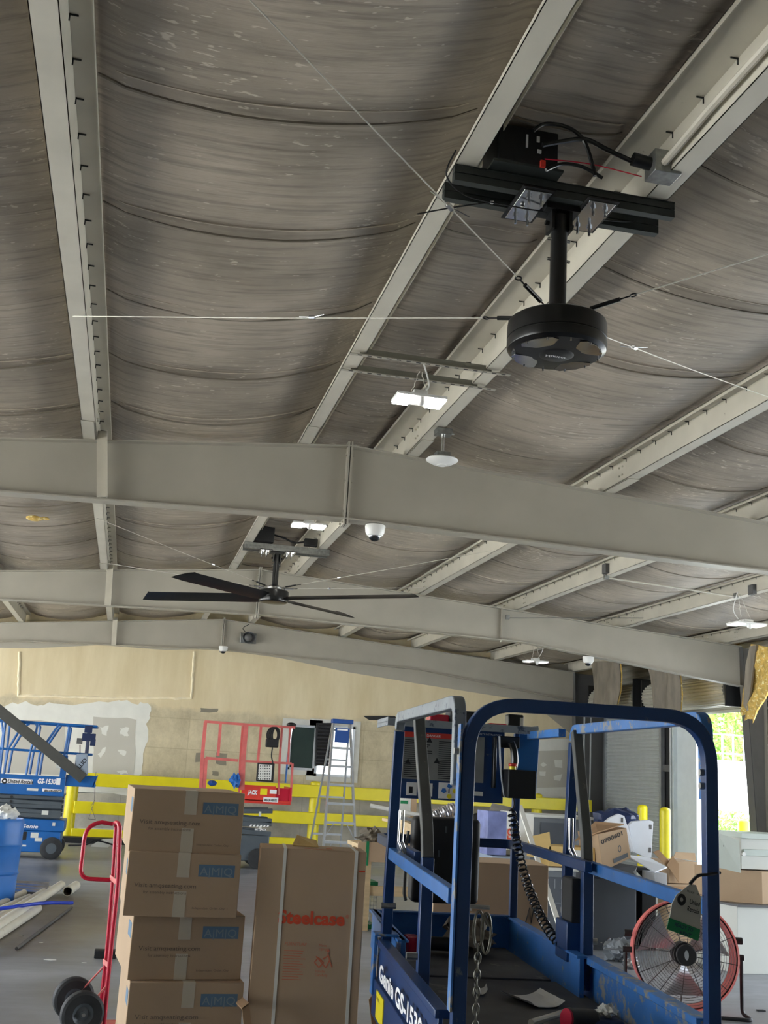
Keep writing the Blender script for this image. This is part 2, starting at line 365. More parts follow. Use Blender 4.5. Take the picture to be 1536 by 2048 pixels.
def wall_mat():
    m = bpy.data.materials.new('patched plaster and concrete wall'); m.use_nodes = True; n = m.node_tree; L = n.links; b = n.nodes['Principled BSDF']
    t = n.nodes.new('ShaderNodeTexCoord'); sp = n.nodes.new('ShaderNodeSeparateXYZ'); L.new(t.outputs['Object'], sp.inputs[0])
    def noi(sc, det=6, st=(1, 1, 1), rough=0.65):
        mp = n.nodes.new('ShaderNodeMapping'); mp.inputs['Scale'].default_value = st; L.new(t.outputs['Object'], mp.inputs[0])
        a = n.nodes.new('ShaderNodeTexNoise'); a.inputs['Scale'].default_value = sc; a.inputs['Detail'].default_value = det; a.inputs['Roughness'].default_value = rough; L.new(mp.outputs[0], a.inputs['Vector']); return a
    def ramp(node, p0, c0, p1, c1):
        r = n.nodes.new('ShaderNodeValToRGB'); L.new(node, r.inputs[0]); e = r.color_ramp.elements
        e[0].position = p0; e[0].color = c0; e[1].position = p1; e[1].color = c1; return r.outputs[0]
    up = ramp(noi(1.2, 5, (1.6, 1, 0.35)).outputs[0], 0.35, srgb(214, 198, 160), 0.65, srgb(228, 214, 180))
    mid = ramp(noi(1.6, 9, (1, 1, 0.8), 0.75).outputs[0], 0.36, srgb(178, 166, 138), 0.64, srgb(216, 204, 172))
    low = ramp(noi(1.8, 8).outputs[0], 0.35, srgb(162, 158, 148), 0.65, srgb(196, 192, 180))
    gray = ramp(noi(2).outputs[0], 0.3, srgb(160, 154, 140), 0.7, srgb(172, 166, 152))
    jit = noi(1.5, 5)
    def band(a, c, z, w, j=0.5):
        ad = n.nodes.new('ShaderNodeMath'); ad.operation = 'MULTIPLY_ADD'; L.new(jit.outputs[0], ad.inputs[0]); ad.inputs[1].default_value = j; L.new(sp.outputs['Z'], ad.inputs[2])
        mr = n.nodes.new('ShaderNodeMapRange'); mr.inputs[1].default_value = z + j * 0.5; mr.inputs[2].default_value = z + w + j * 0.5; L.new(ad.outputs[0], mr.inputs[0])
        mx = n.nodes.new('ShaderNodeMix'); mx.data_type = 'RGBA'; L.new(mr.outputs[0], mx.inputs[0]); L.new(a, mx.inputs[6]); L.new(c, mx.inputs[7]); return mx.outputs[2]
    o = band(low, mid, 1.15, 0.06, 0.1); o = band(o, up, 2.62, 0.1, 0.5)
    # board joints: every 1.2 m across and 0.6 m up in the bare concrete
    br = n.nodes.new('ShaderNodeTexBrick'); br.inputs['Scale'].default_value = 1.0; br.inputs['Brick Width'].default_value = 1.25; br.inputs['Row Height'].default_value = 0.62; br.offset = 0.0
    br.inputs['Mortar Size'].default_value = 0.012; br.inputs['Mortar Smooth'].default_value = 0.3
    br.inputs['Color1'].default_value = (1, 1, 1, 1); br.inputs['Color2'].default_value = (0.97, 0.97, 0.97, 1); br.inputs['Mortar'].default_value = (0.8, 0.79, 0.77, 1)
    cb = n.nodes.new('ShaderNodeCombineXYZ'); L.new(sp.outputs['X'], cb.inputs[0]); L.new(sp.outputs['Z'], cb.inputs[1]); L.new(cb.outputs[0], br.inputs['Vector'])
    mz = n.nodes.new('ShaderNodeMapRange'); mz.inputs[1].default_value = 2.4; mz.inputs[2].default_value = 2.7; mz.inputs[3].default_value = 0.8; mz.inputs[4].default_value = 0.0; L.new(sp.outputs['Z'], mz.inputs[0])
    mx = n.nodes.new('ShaderNodeMix'); mx.data_type = 'RGBA'; mx.blend_type = 'MULTIPLY'; L.new(mz.outputs[0], mx.inputs[0]); L.new(o, mx.inputs[6]); L.new(br.outputs[0], mx.inputs[7])
    L.new(mx.outputs[2], b.inputs['Base Color']); b.inputs['Roughness'].default_value = 0.8
    return m
M['wall'] = wall_mat()
M['plaster'] = mat('white joint compound', srgb(228, 228, 220), 0.7, var=0.05, scale=4)
M['drywall'] = mat('grey drywall board', srgb(196, 193, 182), 0.8, var=0.03, scale=2)
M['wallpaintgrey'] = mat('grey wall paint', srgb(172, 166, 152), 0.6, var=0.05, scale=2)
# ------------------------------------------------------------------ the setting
WALLY = 23.85
XR = 10.5
YF = -7.0
XL = -9.0
struct(MB().box(XL, XR + 0.3, YF, WALLY, -0.15, 0).build('floor', M['floor'], smooth=0, loc=(0, 0, 0)))
M['yard'] = mat('sunlit yard concrete', srgb(205, 202, 192), 0.8, var=0.06, scale=0.5)
struct(MB().box(-45, XL, -40, 60, -0.3, -0.04).build('ground', M['yard'], smooth=0, loc=(-20, 0, -0.3)))
struct(MB().box(XR + 0.3, 45, -40, 60, -0.3, -0.04).build('ground', M['yard'], smooth=0, loc=(20, 0, -0.3)))
struct(MB().box(XL, XR + 0.3, -40, YF, -0.3, -0.04).build('ground', M['yard'], smooth=0, loc=(0, -20, -0.3)))
struct(MB().box(XL, XR + 0.4, WALLY, WALLY + 0.25, -0.1, 5.2).build('wall_back', M['wall'], smooth=0, loc=(0, WALLY, 0)))

# roof deck above the blanket, an unseen slab added to block light
rb = MB()
for x0, x1 in ((XL - 1.2, 1.75), (1.75, XR + 0.9)):
    rb.slab([(x0, YF - 1, zr(x0) + 0.26), (x1, YF - 1, zr(x1) + 0.26), (x1, WALLY + 0.4, zr(x1) + 0.26), (x0, WALLY + 0.4, zr(x0) + 0.26)], (0, 0, 0.08))
M['roof'] = mat('roof panel', srgb(150, 150, 145), 0.5)
struct(rb.build('roof', M['roof'], smooth=0, loc=(0, 0, 4)))

PUR = [-7.9, -6.05, -4.2, -2.35, -0.59, 1.33, 2.34, 4.34, 6.0, 7.86, 9.72]
SEAM0, SEAMD = 4.54, 1.195
def flanks(l, r):
    """the blanket lies flat on the purlins' top flanges, and sags between them"""
    a = l + (0.155 if -5 < l < 2 else 0.0)
    b = r - (0.255 if abs(r - 2.34) < 0.01 else 0.155 if 2 < r < 10 else 0.0)
    return a, b
def sag_mesh():
    xs = []
    edges = [XL - 0.2] + PUR + [XR + 0.2]
    for i in range(len(edges) - 1):
        k = 14
        fa, fb = flanks(edges[i], edges[i + 1])
        if fa > edges[i]: xs.append((edges[i], i, 0.0))
        for j in range(k): xs.append((fa + (fb - fa) * j / k, i, j / k))
        if fb < edges[i + 1]: xs.append((fb, i, 1.0))
    xs.append((edges[-1], len(edges) - 2, 1.0))
    ys = []; y = YF + 0.02
    while y < WALLY: ys.append(y); y += 0.06
    ys.append(WALLY - 0.005)
    v = []; f = []
    for y in ys:
        fr = ((y - SEAM0) / SEAMD) % 1.0; d = min(fr, 1 - fr) * SEAMD
        pill = math.sin(PI * fr) ** 0.6
        for x, i, t in xs:
            w = edges[i + 1] - edges[i]
            s = math.sin(PI * t) ** 0.75 if 0 < t < 1 else 0.0
            amp = (0.13 * min(1, w / 1.9) if w > 1.2 else 0.02) + 0.03 * noise.noise(Vector((i * 3.1, y * 0.5, 0)))
            z = zr(x) + 0.235 - amp * s - 0.035 * pill * s ** 0.5
            z -= 0.035 * math.exp(-(d / 0.035) ** 2) * (0.3 + s) * min(1, s * 5)
            z += 0.012 * noise.noise(Vector((x * 1.6, y * 3.5, 1.0))) * s
            v.append((x, y, z))
    n = len(xs)
    for j in range(len(ys) - 1):
        for i in range(n - 1): f.append((j * n + i, j * n + i + 1, (j + 1) * n + i + 1, (j + 1) * n + i))
    b = MB(); b.add(v, f); return b
ceil = struct(sag_mesh().build('ceiling', M['blanket'], smooth=180, loc=(0, 0, 0)))
# a taped lap along each blanket seam
def seam_strips():
    edges = [-6.05, -4.2, -2.35, -0.59, 1.33, 2.34, 4.34, 6.0, 7.86, 9.72]
    b = MB(); b2 = MB(); k = -2
    while SEAM0 + k * SEAMD < WALLY - 0.2:
        y = SEAM0 + k * SEAMD
        for i in range(len(edges) - 1):
            w = edges[i + 1] - edges[i]; pts = []
            for j in range(15):
                t = j / 14; fa, fb = flanks(edges[i], edges[i + 1]); x = fa + (fb - fa) * t; s = math.sin(PI * t) ** 0.75 if 0 < t < 1 else 0
                amp = (0.13 * min(1, w / 1.9) if w > 1.2 else 0.02) + 0.03 * noise.noise(Vector(((i + 3) * 3.1, y * 0.5, 0)))
                pts.append((x, y + 0.02 + 0.012 * noise.noise(Vector((x * 2, k, 3))), zr(x) + 0.235 - amp * s - 0.035 * (0.3 + s) * min(1, s * 5) + 0.002))
            b.rtube(pts, 0.016, 0.012)
            b2.rtube([(p[0], p[1] - 0.075, p[2] + 0.022 * (0.3 + math.sin(PI * q / 14))) for q, p in enumerate(pts)], 0.007, 0.006)
        k += 1
    struct(b2.build('trim_0', M['seamlight'], smooth=0, loc=(0, 0, 4)))
    return b
M['seamlight'] = mat('pale seam stitching', srgb(196, 186, 168), 0.5)
struct(seam_strips().build('trim_1', M['seam'], smooth=0, loc=(0, 0, 4)))

# side walls with dock openings (outside the frame they only let the daylight in)
M['sidewall'] = mat('side wall metal', srgb(170, 168, 158), 0.5, var=0.06)
wl = MB(); wl.box(XL - 0.12, XL, YF, WALLY, 3.55, zr(XL) + 0.3)
for y in (2.4, 9.6, 16.8, 22.5): wl.box(XL - 0.12, XL, y, y + 0.5, 0, 3.55)
wl.box(XL - 0.12, XL, YF, 1.0, 0, 3.55)
struct(wl.build('wall_left', M['sidewall'], smooth=0, loc=(XL, 0, 0)))
wr = MB()
wr.box(XR, XR + 0.12, YF, 16.9, 3.5, zr(XR) + 0.3)
for y0, y1 in ((-7, 4.0), (9.6, 10.2), (14.5, 16.95)): wr.box(XR, XR + 0.12, y0, y1, 0, 3.5)
struct(wr.build('wall_right', M['sidewall'], smooth=0, loc=(XR, 0, 0)))

struct(MB().box(XL, XR, YF - 0.12, YF, 0, 5.0).build('wall_front', M['sidewall'], smooth=0, loc=(0, YF, 0)))  # unseen wall, added to cut the light from behind the camera
# ---- steel frames
def rafter(Y, label, x_left, x_right, idx):
    t = thing('steel_rafter', label, 'rafter', (1.75, Y, 3.88), 'tapered steel rafters across the hall')
    prof = [(x_left, 3.35), (-2.4, 3.78), (1.75, 3.89), (6.1, 3.81), (10.0, 3.38)] if idx < 3 else [(x_left, 3.4), (-2.4, 3.8), (1.6, 3.95), (6.1, 3.86), (9.7, 3.42)]
    prof = [p for p in prof if p[0] <= x_right]
    top = [(x, zr(x) - 0.012) for x in (x_right, 1.75, x_left)]
    MB().prism(prof + top, (0, Y - 0.005, 0), (1, 0, 0), (0, 0, 1), (0, 0.01, 0)).build('web', M['beam'], t, smooth=0)
    w = 0.085
    MB().sweep([(x, Y, z) for x, z in prof], [(-w, -0.007), (w, -0.007), (w, 0.007), (-w, 0.007)]).build('bottom_flange', M['beam'], t, smooth=0)
    MB().sweep([(x, Y, z) for x, z in reversed(top)], [(-w, -0.007), (w, -0.007), (w, 0.007), (-w, 0.007)]).build('top_flange', M['beam'], t, smooth=0)
    b = MB()
    for dx in (-0.014, 0.014): b.box(1.75 + dx - 0.009, 1.75 + dx + 0.009, Y - 0.085, Y + 0.085, prof[2][1] - 0.055, zr(1.75) + 0.03)
    for z in (prof[2][1] - 0.03, prof[2][1] + 0.07, 4.25, 4.5):
        for yy in (-0.055, 0.055): b.cyl((1.71, Y + yy, z), (1.79, Y + yy, z), 0.011, 6)
    b.build('splice_plate', M['beam'], t)
    return t
r1 = rafter(9.8, 'nearest wide grey steel rafter crossing the whole picture', -6.3, 10.0, 1)
r2 = rafter(16.98, 'middle grey steel rafter behind the turning black ceiling fan', -6.3, 10.0, 2)
r3 = rafter(23.55, 'farthest grey steel rafter against the tan wall', -6.3, 9.7, 3)
b = MB()
for xx in (5.72,): b.box(xx - 0.006, xx + 0.006, 16.9, 16.97, 3.78, zr(xx) - 0.02)
b.build('stiffener', M['beam'], r2, smooth=0)
# flange braces that drop from a purlin to the rafter
def brace(Y, X, ztop, zbot, parent):
    p0, p1 = (at(204, 888, Y=Y - 0.1), at(204, 994, Y=Y - 0.1)) if Y < 10 else ((Vector((X, Y - 0.1, ztop)), Vector((X + 0.03, Y - 0.1, zbot))))
    d = (p0 - p1).normalized(); p0 = p0 + d * 0.12 if Y < 10 else p0
    MB().bar(p1, p0, 0.09, 0.012, up=(0, 1, 0)).bar(p1 + Vector((0.042, -0.03, 0)), p0 + Vector((0.042, -0.03, 0)), 0.012, 0.05, up=(0, 1, 0)).build('flange_brace', M['purlin'], parent, smooth=0)
    return
    MB().box(X - 0.055, X + 0.05, Y - 0.10, Y - 0.088, zbot, ztop).box(X + 0.035, X + 0.05, Y - 0.13, Y - 0.09, zbot, ztop).build('flange_brace', M['purlin'], parent, smooth=0)
brace(9.8, -0.52, 4.44, 3.83, r1)
brace(16.98, -0.52, 4.44, 3.83, r2)
brace(23.55, -0.5, 4.44, 3.86, r3)

# columns on the right
def column(Y, label, dark):
    t = thing('steel_column', label, 'column', (10.4, Y, 0))
    prof = [(10.27, 0), (10.06, 3.40), (10.0, 4.03), (10.44, 4.02), (10.44, 0)] if Y < 20 else [(9.85, 0), (9.72, 3.42), (9.7, 4.05), (10.44, 4.02), (10.44, 0)]
    MB().prism(prof, (0, Y - 0.006, 0), (1, 0, 0), (0, 0, 1), (0, 0.012, 0)).build('web', M['colweb'] if not dark else M['coldark'], t, smooth=0)
    w = 0.10
    MB().sweep([(x, Y, z) for x, z in prof[:3]], [(-w, -0.008), (w, -0.008), (w, 0.008), (-w, 0.008)], up=(1, 0, 0)).build('inner_flange', M['coldark'], t, smooth=0)
    MB().box(10.43, 10.446, Y - w, Y + w, 0, 4.0).build('outer_flange', M['beam'] if not dark else M['coldark'], t, smooth=0)
    return t
M['colweb'] = mat('grey column web', srgb(132, 130, 128), 0.45, var=0.06)
M['coldark'] = mat('dark grey column paint', srgb(92, 92, 92), 0.45, var=0.08, scale=3)
column(16.98, 'tapered grey steel column right of the open dock door', False)
column(23.55, 'dark steel column in the far right corner behind the blue lift', True)

# ---- purlins, each one long cold rolled channel with lapped pieces at the rafters
def purlin(x, label, side):
    """side = +1: open lip on the right, web on the left"""
    t = thing('roof_purlin', label, 'purlin', (x, 9, zr(x)), 'painted roof purlins')
    z = zr(x); y0, y1 = YF + 0.1, WALLY - 0.05; k = side
    def prof(b, y0, y1, dx, dz, m=1.0):
        xa = x - k * 0.055 + dx
        b.box(min(xa, xa + k * 0.004), max(xa, xa + k * 0.004), y0, y1, z + dz, z + 0.205)
        xb = xa + k * 0.115
        b.box(min(xa, xb), max(xa, xb), y0, y1, z + dz, z + dz + 0.004)
        b.box(min(xb, xb - k * 0.004), max(xb, xb - k * 0.004), y0, y1, z + dz, z + dz + 0.028)
    b = MB(); prof(b, y0, y1, 0, 0.004); b.build('channel', M['purlin'], t, smooth=0)
    tw = 0.20 if abs(x - 2.34) < 0.01 else 0.10; xw = x - k * 0.055
    xa, xb = sorted((xw - k * tw, xw))
    b = MB().box(xa, xb, y0, y1, z + 0.198, z + 0.203); xe = xw - k * tw; b.box(min(xe, xe + k * 0.004), max(xe, xe + k * 0.004), y0, y1, z + 0.172, z + 0.203)
    b.build('top_flange', M['purlin'], t, smooth=0)
    for Y in (9.8, 16.98):
        b = MB(); prof(b, Y - 0.62, Y + 0.62, k * 0.01, -0.004)
        for yy in (-0.52, -0.45, 0.45, 0.52):
            b.cyl((x - k * 0.07, Y + yy, z + 0.06), (x - k * 0.045, Y + yy, z + 0.06), 0.009, 6).cyl((x - k * 0.07, Y + yy, z + 0.14), (x - k * 0.045, Y + yy, z + 0.14), 0.009, 6)
        b.build('lap_piece', M['purlin'], t, smooth=0)
    b = MB(); y = 2.6; q = 0
    while y < 23:   # blanket clips along the web
        xw = x - k * 0.058
        b.box(xw - 0.003, xw + 0.003, y, y + 0.004, z + 0.165, z + 0.198).box(min(xw, xw - k * 0.035), max(xw, xw - k * 0.035), y, y + 0.004, z + 0.190, z + 0.197)
        y += 0.3
    b.build('blanket_clips', M['strut'], t, smooth=0)['kind'] = 'stuff'
    return t
for x, lb, sd in ((-4.2, 'grey roof purlin nearest the left frame edge over the back bay', -1), (-2.35, 'second grey roof purlin left of the near left one, far bays only', -1),
                  (-0.59, 'long grey roof purlin at the upper left of the picture', -1),
                  (1.33, 'grey ridge purlin left of the near ceiling fan', -1), (2.34, 'grey ridge purlin behind the near ceiling fan rod', 1),
                  (4.34, 'first grey roof purlin right of the ridge pair', 1), (6.0, 'second grey roof purlin right of the ridge pair', 1),
                  (7.86, 'third grey roof purlin right of the ridge pair', 1), (9.72, 'fourth grey roof purlin right of the ridge, by the side wall', 1)):
    purlin(x, lb, sd)
# conduit that runs along the ridge purlin
t = thing('electrical_conduit', 'painted electrical conduit clipped along the ridge purlin behind the near fan', 'conduit', (2.44, 5, 4.62))
MB().tube([(2.25, -5, 4.62), (2.25, 4.0, 4.62), (2.25, 4.42, 4.60)], 0.020).tube([(2.36, 5.0, 4.60), (2.36, 9.6, 4.60)], 0.012).build('pipe', M['purlin'], t)
b = MB()
for y in (2.4, 3.4): b.box(2.22, 2.285, y, y + 0.03, 4.61, 4.64)
b.build('strap_clip', M['purlin'], t)

# ---- back wall: plaster patches, drywall, foam lines
def patch(poly, y, d, m, k):
    struct(MB().prism(poly, (0, y, 0), (1, 0, 0), (0, 0, 1), (0, -d, 0)).build('trim_%d' % k, m, smooth=0))
def pw(px, py, Y=WALLY):
    p = at(px, py, Y=Y); return (p.x, p.z)
def rag_edge(pts, n=6, a=0.03):
    out = []
    for i in range(len(pts)):
        p, q = pts[i], pts[(i + 1) % len(pts)]
        for j in range(n):
            t = j / n; out.append((p[0] + (q[0] - p[0]) * t + random.uniform(-a, a), p[1] + (q[1] - p[1]) * t + random.uniform(-a, a)))
    return out
k = 2
P_ = lambda L: [pw(*p) for p in L]
patch(rag_edge(P_([(-60, 1420), (40, 1406), (110, 1408), (235, 1402), (300, 1408), (296, 1450), (287, 1550), (260, 1562), (-60, 1558)]), 7, 0.05), WALLY, 0.006, M['plaster'], k); k += 1
patch(P_([(8, 1440), (78, 1440), (130, 1448), (126, 1550), (6, 1545)]), WALLY - 0.006, 0.005, M['drywall'], k); k += 1
patch(rag_edge(P_([(188, 1432), (272, 1438), (268, 1556), (185, 1548)]), 5, 0.02), WALLY - 0.006, 0.006, M['drywall'], k); k += 1
for c in ([(200, 1455), (216, 1452), (214, 1470), (202, 1468)], [(240, 1456), (257, 1455), (256, 1472), (250, 1474), (241, 1468)], [(196, 1510), (208, 1494), (212, 1496), (203, 1516)], [(236, 1500), (253, 1503), (250, 1513), (240, 1508)], [(234, 1542), (252, 1541), (256, 1548), (240, 1549)]):
    patch(rag_edge(P_(c), 3, 0.02), WALLY - 0.012, 0.004, M['plaster'], k); k += 1
patch(rag_edge(P_([(1048, 1480), (1146, 1478), (1146, 1600), (1040, 1600)]), 4, 0.02), WALLY, 0.006, M['plaster'], k); k += 1
patch(P_([(1050, 1503), (1146, 1500), (1146, 1574), (1046, 1576)]), WALLY - 0.006, 0.006, M['drywall'], k); k += 1
for c in ([(1080, 1530), (1086, 1524), (1094, 1530), (1086, 1534)], [(1108, 1520), (1124, 1520), (1124, 1536), (1110, 1534)], [(1078, 1543), (1091, 1543), (1090, 1552), (1079, 1551)], [(1107, 1552), (1124, 1548), (1120, 1562), (1108, 1560)]):
    patch(P_(c), WALLY - 0.012, 0.004, M['plaster'], k); k += 1
# grey painted band below the far rafter
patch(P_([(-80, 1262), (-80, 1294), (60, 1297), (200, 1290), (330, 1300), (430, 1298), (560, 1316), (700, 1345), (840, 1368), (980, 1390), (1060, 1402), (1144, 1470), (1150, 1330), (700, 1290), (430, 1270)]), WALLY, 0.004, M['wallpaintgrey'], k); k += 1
# low pale patch behind the guard rail
patch(rag_edge(P_([(155, 1572), (285, 1576), (280, 1592), (152, 1588)]), 5, 0.04), WALLY, 0.005, M['plaster'], k); k += 1
patch(P_([(155, 1656), (245, 1658), (243, 1676), (150, 1674)]), WALLY, 0.008, M['plaster'], k); k += 1
M['foamline'] = mat('expanding foam bead', srgb(244, 232, 200), 0.8, var=0.1, bump=0.5, bscale=30)
def bead(pts, r, k):
    q = []
    for i in range(len(pts) - 1):
        a, c = Vector(pts[i]), Vector(pts[i + 1]); n = max(2, int((c - a).length / 0.08))
        for j in range(n): q.append(a + (c - a) * j / n + Vector((random.uniform(-.012, .012), 0, random.uniform(-.012, .012))))
    q.append(Vector(pts[-1]))
    struct(MB().tube(q, r, 6).build('trim_%d' % k, M['foamline']))
W3 = lambda px, py: tuple(at(px, py, Y=WALLY - 0.006))
bead([W3(40, 1303), W3(36, 1392), W3(110, 1392), W3(170, 1395), W3(382, 1397), W3(388, 1303)], 0.03, k); k += 1
# dark scuffs and blocked holes in the bare concrete
M['scuff'] = mat('dark stain on concrete', srgb(140, 134, 118), 0.85, var=0.1, scale=6)
for c in ([(392, 1505), (408, 1505), (408, 1524), (390, 1524)], [(432, 1504), (454, 1508), (452, 1532), (432, 1528)], [(402, 1416), (436, 1417), (435, 1425), (402, 1424)], [(425, 1542), (438, 1544), (436, 1552), (424, 1550)]):
    patch(rag_edge(P_(c), 2, 0.01), WALLY, 0.003, M['scuff'], k); k += 1

# curb under the guard rail
struct(MB().box(-3.4, 9.4, 22.4, 22.75, 0, 0.10).build('trim_%d' % k, M['blackm'], smooth=0)); k += 1

# ---- windows in the back wall
def win(n, x0, x1, z0, z1, glass, fr, extra=0):
    p = struct(MB().box(x0, x1, WALLY - 0.03, WALLY - 0.0, z0, z1).build('window_%d' % n, fr, smooth=0, loc=((x0 + x1) / 2, WALLY, z0)))
    MB().box(x0 + 0.18, x1 - 0.14, WALLY - 0.036, WALLY - 0.03, z0 + 0.12, z1 - 0.14).build('pane', glass, p, smooth=0)
    b = MB(); a0, a1, c0, c1 = x0 + 0.16, x1 - 0.12, z0 + 0.1, z1 - 0.12
    for q in ((a0, a0 + 0.05, c0, c1), (a1 - 0.05, a1, c0, c1), (a0, a1, c0, c0 + 0.05), (a0, a1, c1 - 0.05, c1)):
        b.box(q[0], q[1], WALLY - 0.06, WALLY - 0.03, q[2], q[3])
    b.build('window_frame', M['alu'], p, smooth=0)
    return p
a = pw(566, 1434); c = pw(638, 1552)
M['whitefr'] = mat('pale window surround', srgb(205, 205, 198), 0.5, var=0.08)
w1 = win(1, a[0], c[0], c[1], a[1] - 0.02, M['glass'], M['whitefr'])
a = pw(620, 1434); c = pw(714, 1566)
M['bright'] = mat('glowing window pane', srgb(240, 245, 248), 0.4, var=0.05, emit=(0.9, 0.97, 1, 1), estr=0.5)  # emission stands in for daylight coming through the pane
w2 = win(2, a[0], c[0], c[1], a[1] - 0.03, M['bright'], M['whitefr'])
q = [at(632, 1446, Y=WALLY - 0.05), at(664, 1446, Y=WALLY - 0.05), at(656, 1530, Y=WALLY - 0.05), at(630, 1532, Y=WALLY - 0.05)]
M['charred'] = mat('dark quilted curtain', srgb(30, 30, 34), 0.5, var=0.3, scale=20, bump=0.5)
b = MB(); b.slab(q, (0, -0.05, 0))
for i in range(12):
    z = q[3].z + (q[0].z - q[3].z) * (i + 0.5) / 12; b.tube([(q[3].x, q[0].y - 0.06, z), (q[2].x + 0.05, q[0].y - 0.06, z)], 0.03, 6)
tag(b.build('hanging_curtain', M['charred']), 'black ribbed curtain hanging over the window behind the step ladder', 'curtain')

# ---- right wall doors
def corr_panel(y0, y1, z0, z1, x, pitch, amp, horizontal=True):
    """sheet corrugated so its ribs run along Y"""
    n = int((z1 - z0) / pitch * 6); pts = []
    for i in range(n + 1):
        z = z0 + (z1 - z0) * i / n; ph = (i / 6) % 1
        pts.append((x - amp * (1 if ph < 0.5 else -0.2) * (1 if 0.08 < ph < 0.42 else 0.5), z))
    b = MB(); v = []
    for (xx, z) in pts: v += [(xx, y0, z), (xx, y1, z)]
    f = [(2 * i, 2 * i + 1, 2 * i + 3, 2 * i + 2) for i in range(n)]
    b.add(v, f)
    b.box(x + 0.02, x + 0.03, y0, y1, z0, z1)
    return b
M['slat'] = mat('roller door slats', srgb(184, 190, 188), 0.45, 0.1, var=0.05)
y_a, y_b = at(1205, 1600, X=XR).y, at(1330, 1600, X=XR).y
d1 = struct(corr_panel(20.75, 23.35, 0.0, 3.1, XR - 0.05, 0.075, 0.02).build('door_1', M['slat'], smooth=30, loc=(XR, 22, 0)))
b = MB(); b.box(XR - 0.10, XR - 0.02, 20.66, 20.75, 0, 3.1).box(XR - 0.10, XR - 0.02, 23.35, 23.42, 0, 3.1); b.build('door_track', M['alu'], d1, smooth=0)
struct(MB().box(XR, XR + 0.12, 16.95, 17.3, 0, 3.5).box(XR, XR + 0.12, 20.0, WALLY, 0, 3.5).build('wall_right.001', M['blackm'], smooth=0, loc=(XR, 20, 0)))
struct(corr_panel(16.9, WALLY, 3.02, zr(XR) + 0.3, XR + 0.02, 0.14, 0.03).build('wall_right.002', M['siding'], smooth=30, loc=(XR, 20, 3)))
jb = MB().box(XR - 0.12, XR + 0.12, 19.2, 19.95, 0, 3.05)
for yy in (19.95, 20.06): jb.box(XR - 0.2, XR + 0.1, yy, yy + 0.04, 0, 3.05)
M['jamb'] = mat('white door jamb panel', srgb(214, 222, 226), 0.4, var=0.04)
struct(jb.build('trim_90', M['jamb'], smooth=0))
struct(MB().box(XR - 0.06, XR + 0.02, 19.94, 20.72, 1.95, 2.08).box(XR - 0.06, XR + 0.02, 20.3, 20.38, 0, 3.0).build('trim_91', M['coldark'], smooth=0))
# coiled doors above the openings
def coil(y0, y1, z, r, label):
    t = thing('door_coil', label, 'roller door', (XR - 0.35, (y0 + y1) / 2, z))
    n = 56; prof = []
    sec = []
    for i in range(n * 2):
        a = 2 * PI * i / (n * 2); rr = r + (0.012 if (i // 2) % 2 else -0.006); sec.append((rr * math.cos(a), rr * math.sin(a)))
    MB().sweep([(XR - 0.35, y0, z), (XR - 0.35, y1, z)], sec).build('rolled_curtain', M['siding'], t, smooth=30)
    MB().cyl((XR - 0.35, y0 - 0.03, z), (XR - 0.35, y0, z), r * 0.55, 16).cyl((XR - 0.35, y1, z), (XR - 0.35, y1 + 0.03, z), r * 0.55, 16).build('end_hub', M['blackm'], t)
    for yy in (y0 - 0.08, y1 + 0.04): MB().box(XR - 0.6, XR, yy, yy + 0.04, z - 0.3, z + 0.34).build('end_bracket', M['blackm'], t, smooth=0)
coil(20.95, 23.1, 3.42, 0.27, 'coiled roller door curtain above the closed shutter')
coil(17.35, 20.45, 3.36, 0.27, 'coiled roller door curtain above the open dock door')
# two conduits in the dark corner
for px, nm in ((1168, 'thin pale conduit left of its twin in the dark far corner'), (1181, 'thin pale conduit right of its twin in the dark far corner')):
    p = at(px, 1500, Y=23.3); q = at(px - 3, 1600, Y=23.3)
    tag(MB().tube([(p.x, 23.3, 3.2), (p.x, 23.3, 1.9), (q.x, 23.3, 0.0)], 0.018).build('wall_conduit', M['alu']), nm, 'conduit')

# ---- outdoors beyond the dock door
_T = 0
M['trailer'] = mat('sunlit white trailer side', srgb(244, 244, 240), 0.5, var=0.02)
xa, xb = at(1385, 1600, Y=37).x, at(1545, 1600, Y=37).x
zt_, zb_ = at(1450, 1524, Y=37).z, at(1450, 1612, Y=37).z
M['trailer'] = mat('sunlit white wall paint', srgb(244, 244, 240), 0.5, var=0.02)
t = thing('white_outbuilding', 'sunlit low white building outside the open dock door', 'building', ((xa + xb) / 2, 38, 0))
MB().box(xa, xb, 37, 39.4, 0.0, zt_).build('building_body', M['trailer'], t, smooth=0)
MB().box(xa - 0.1, xb + 0.1, 36.9, 39.5, zt_, zt_ + 0.06).build('roof_edge', M['alu'], t, smooth=0)
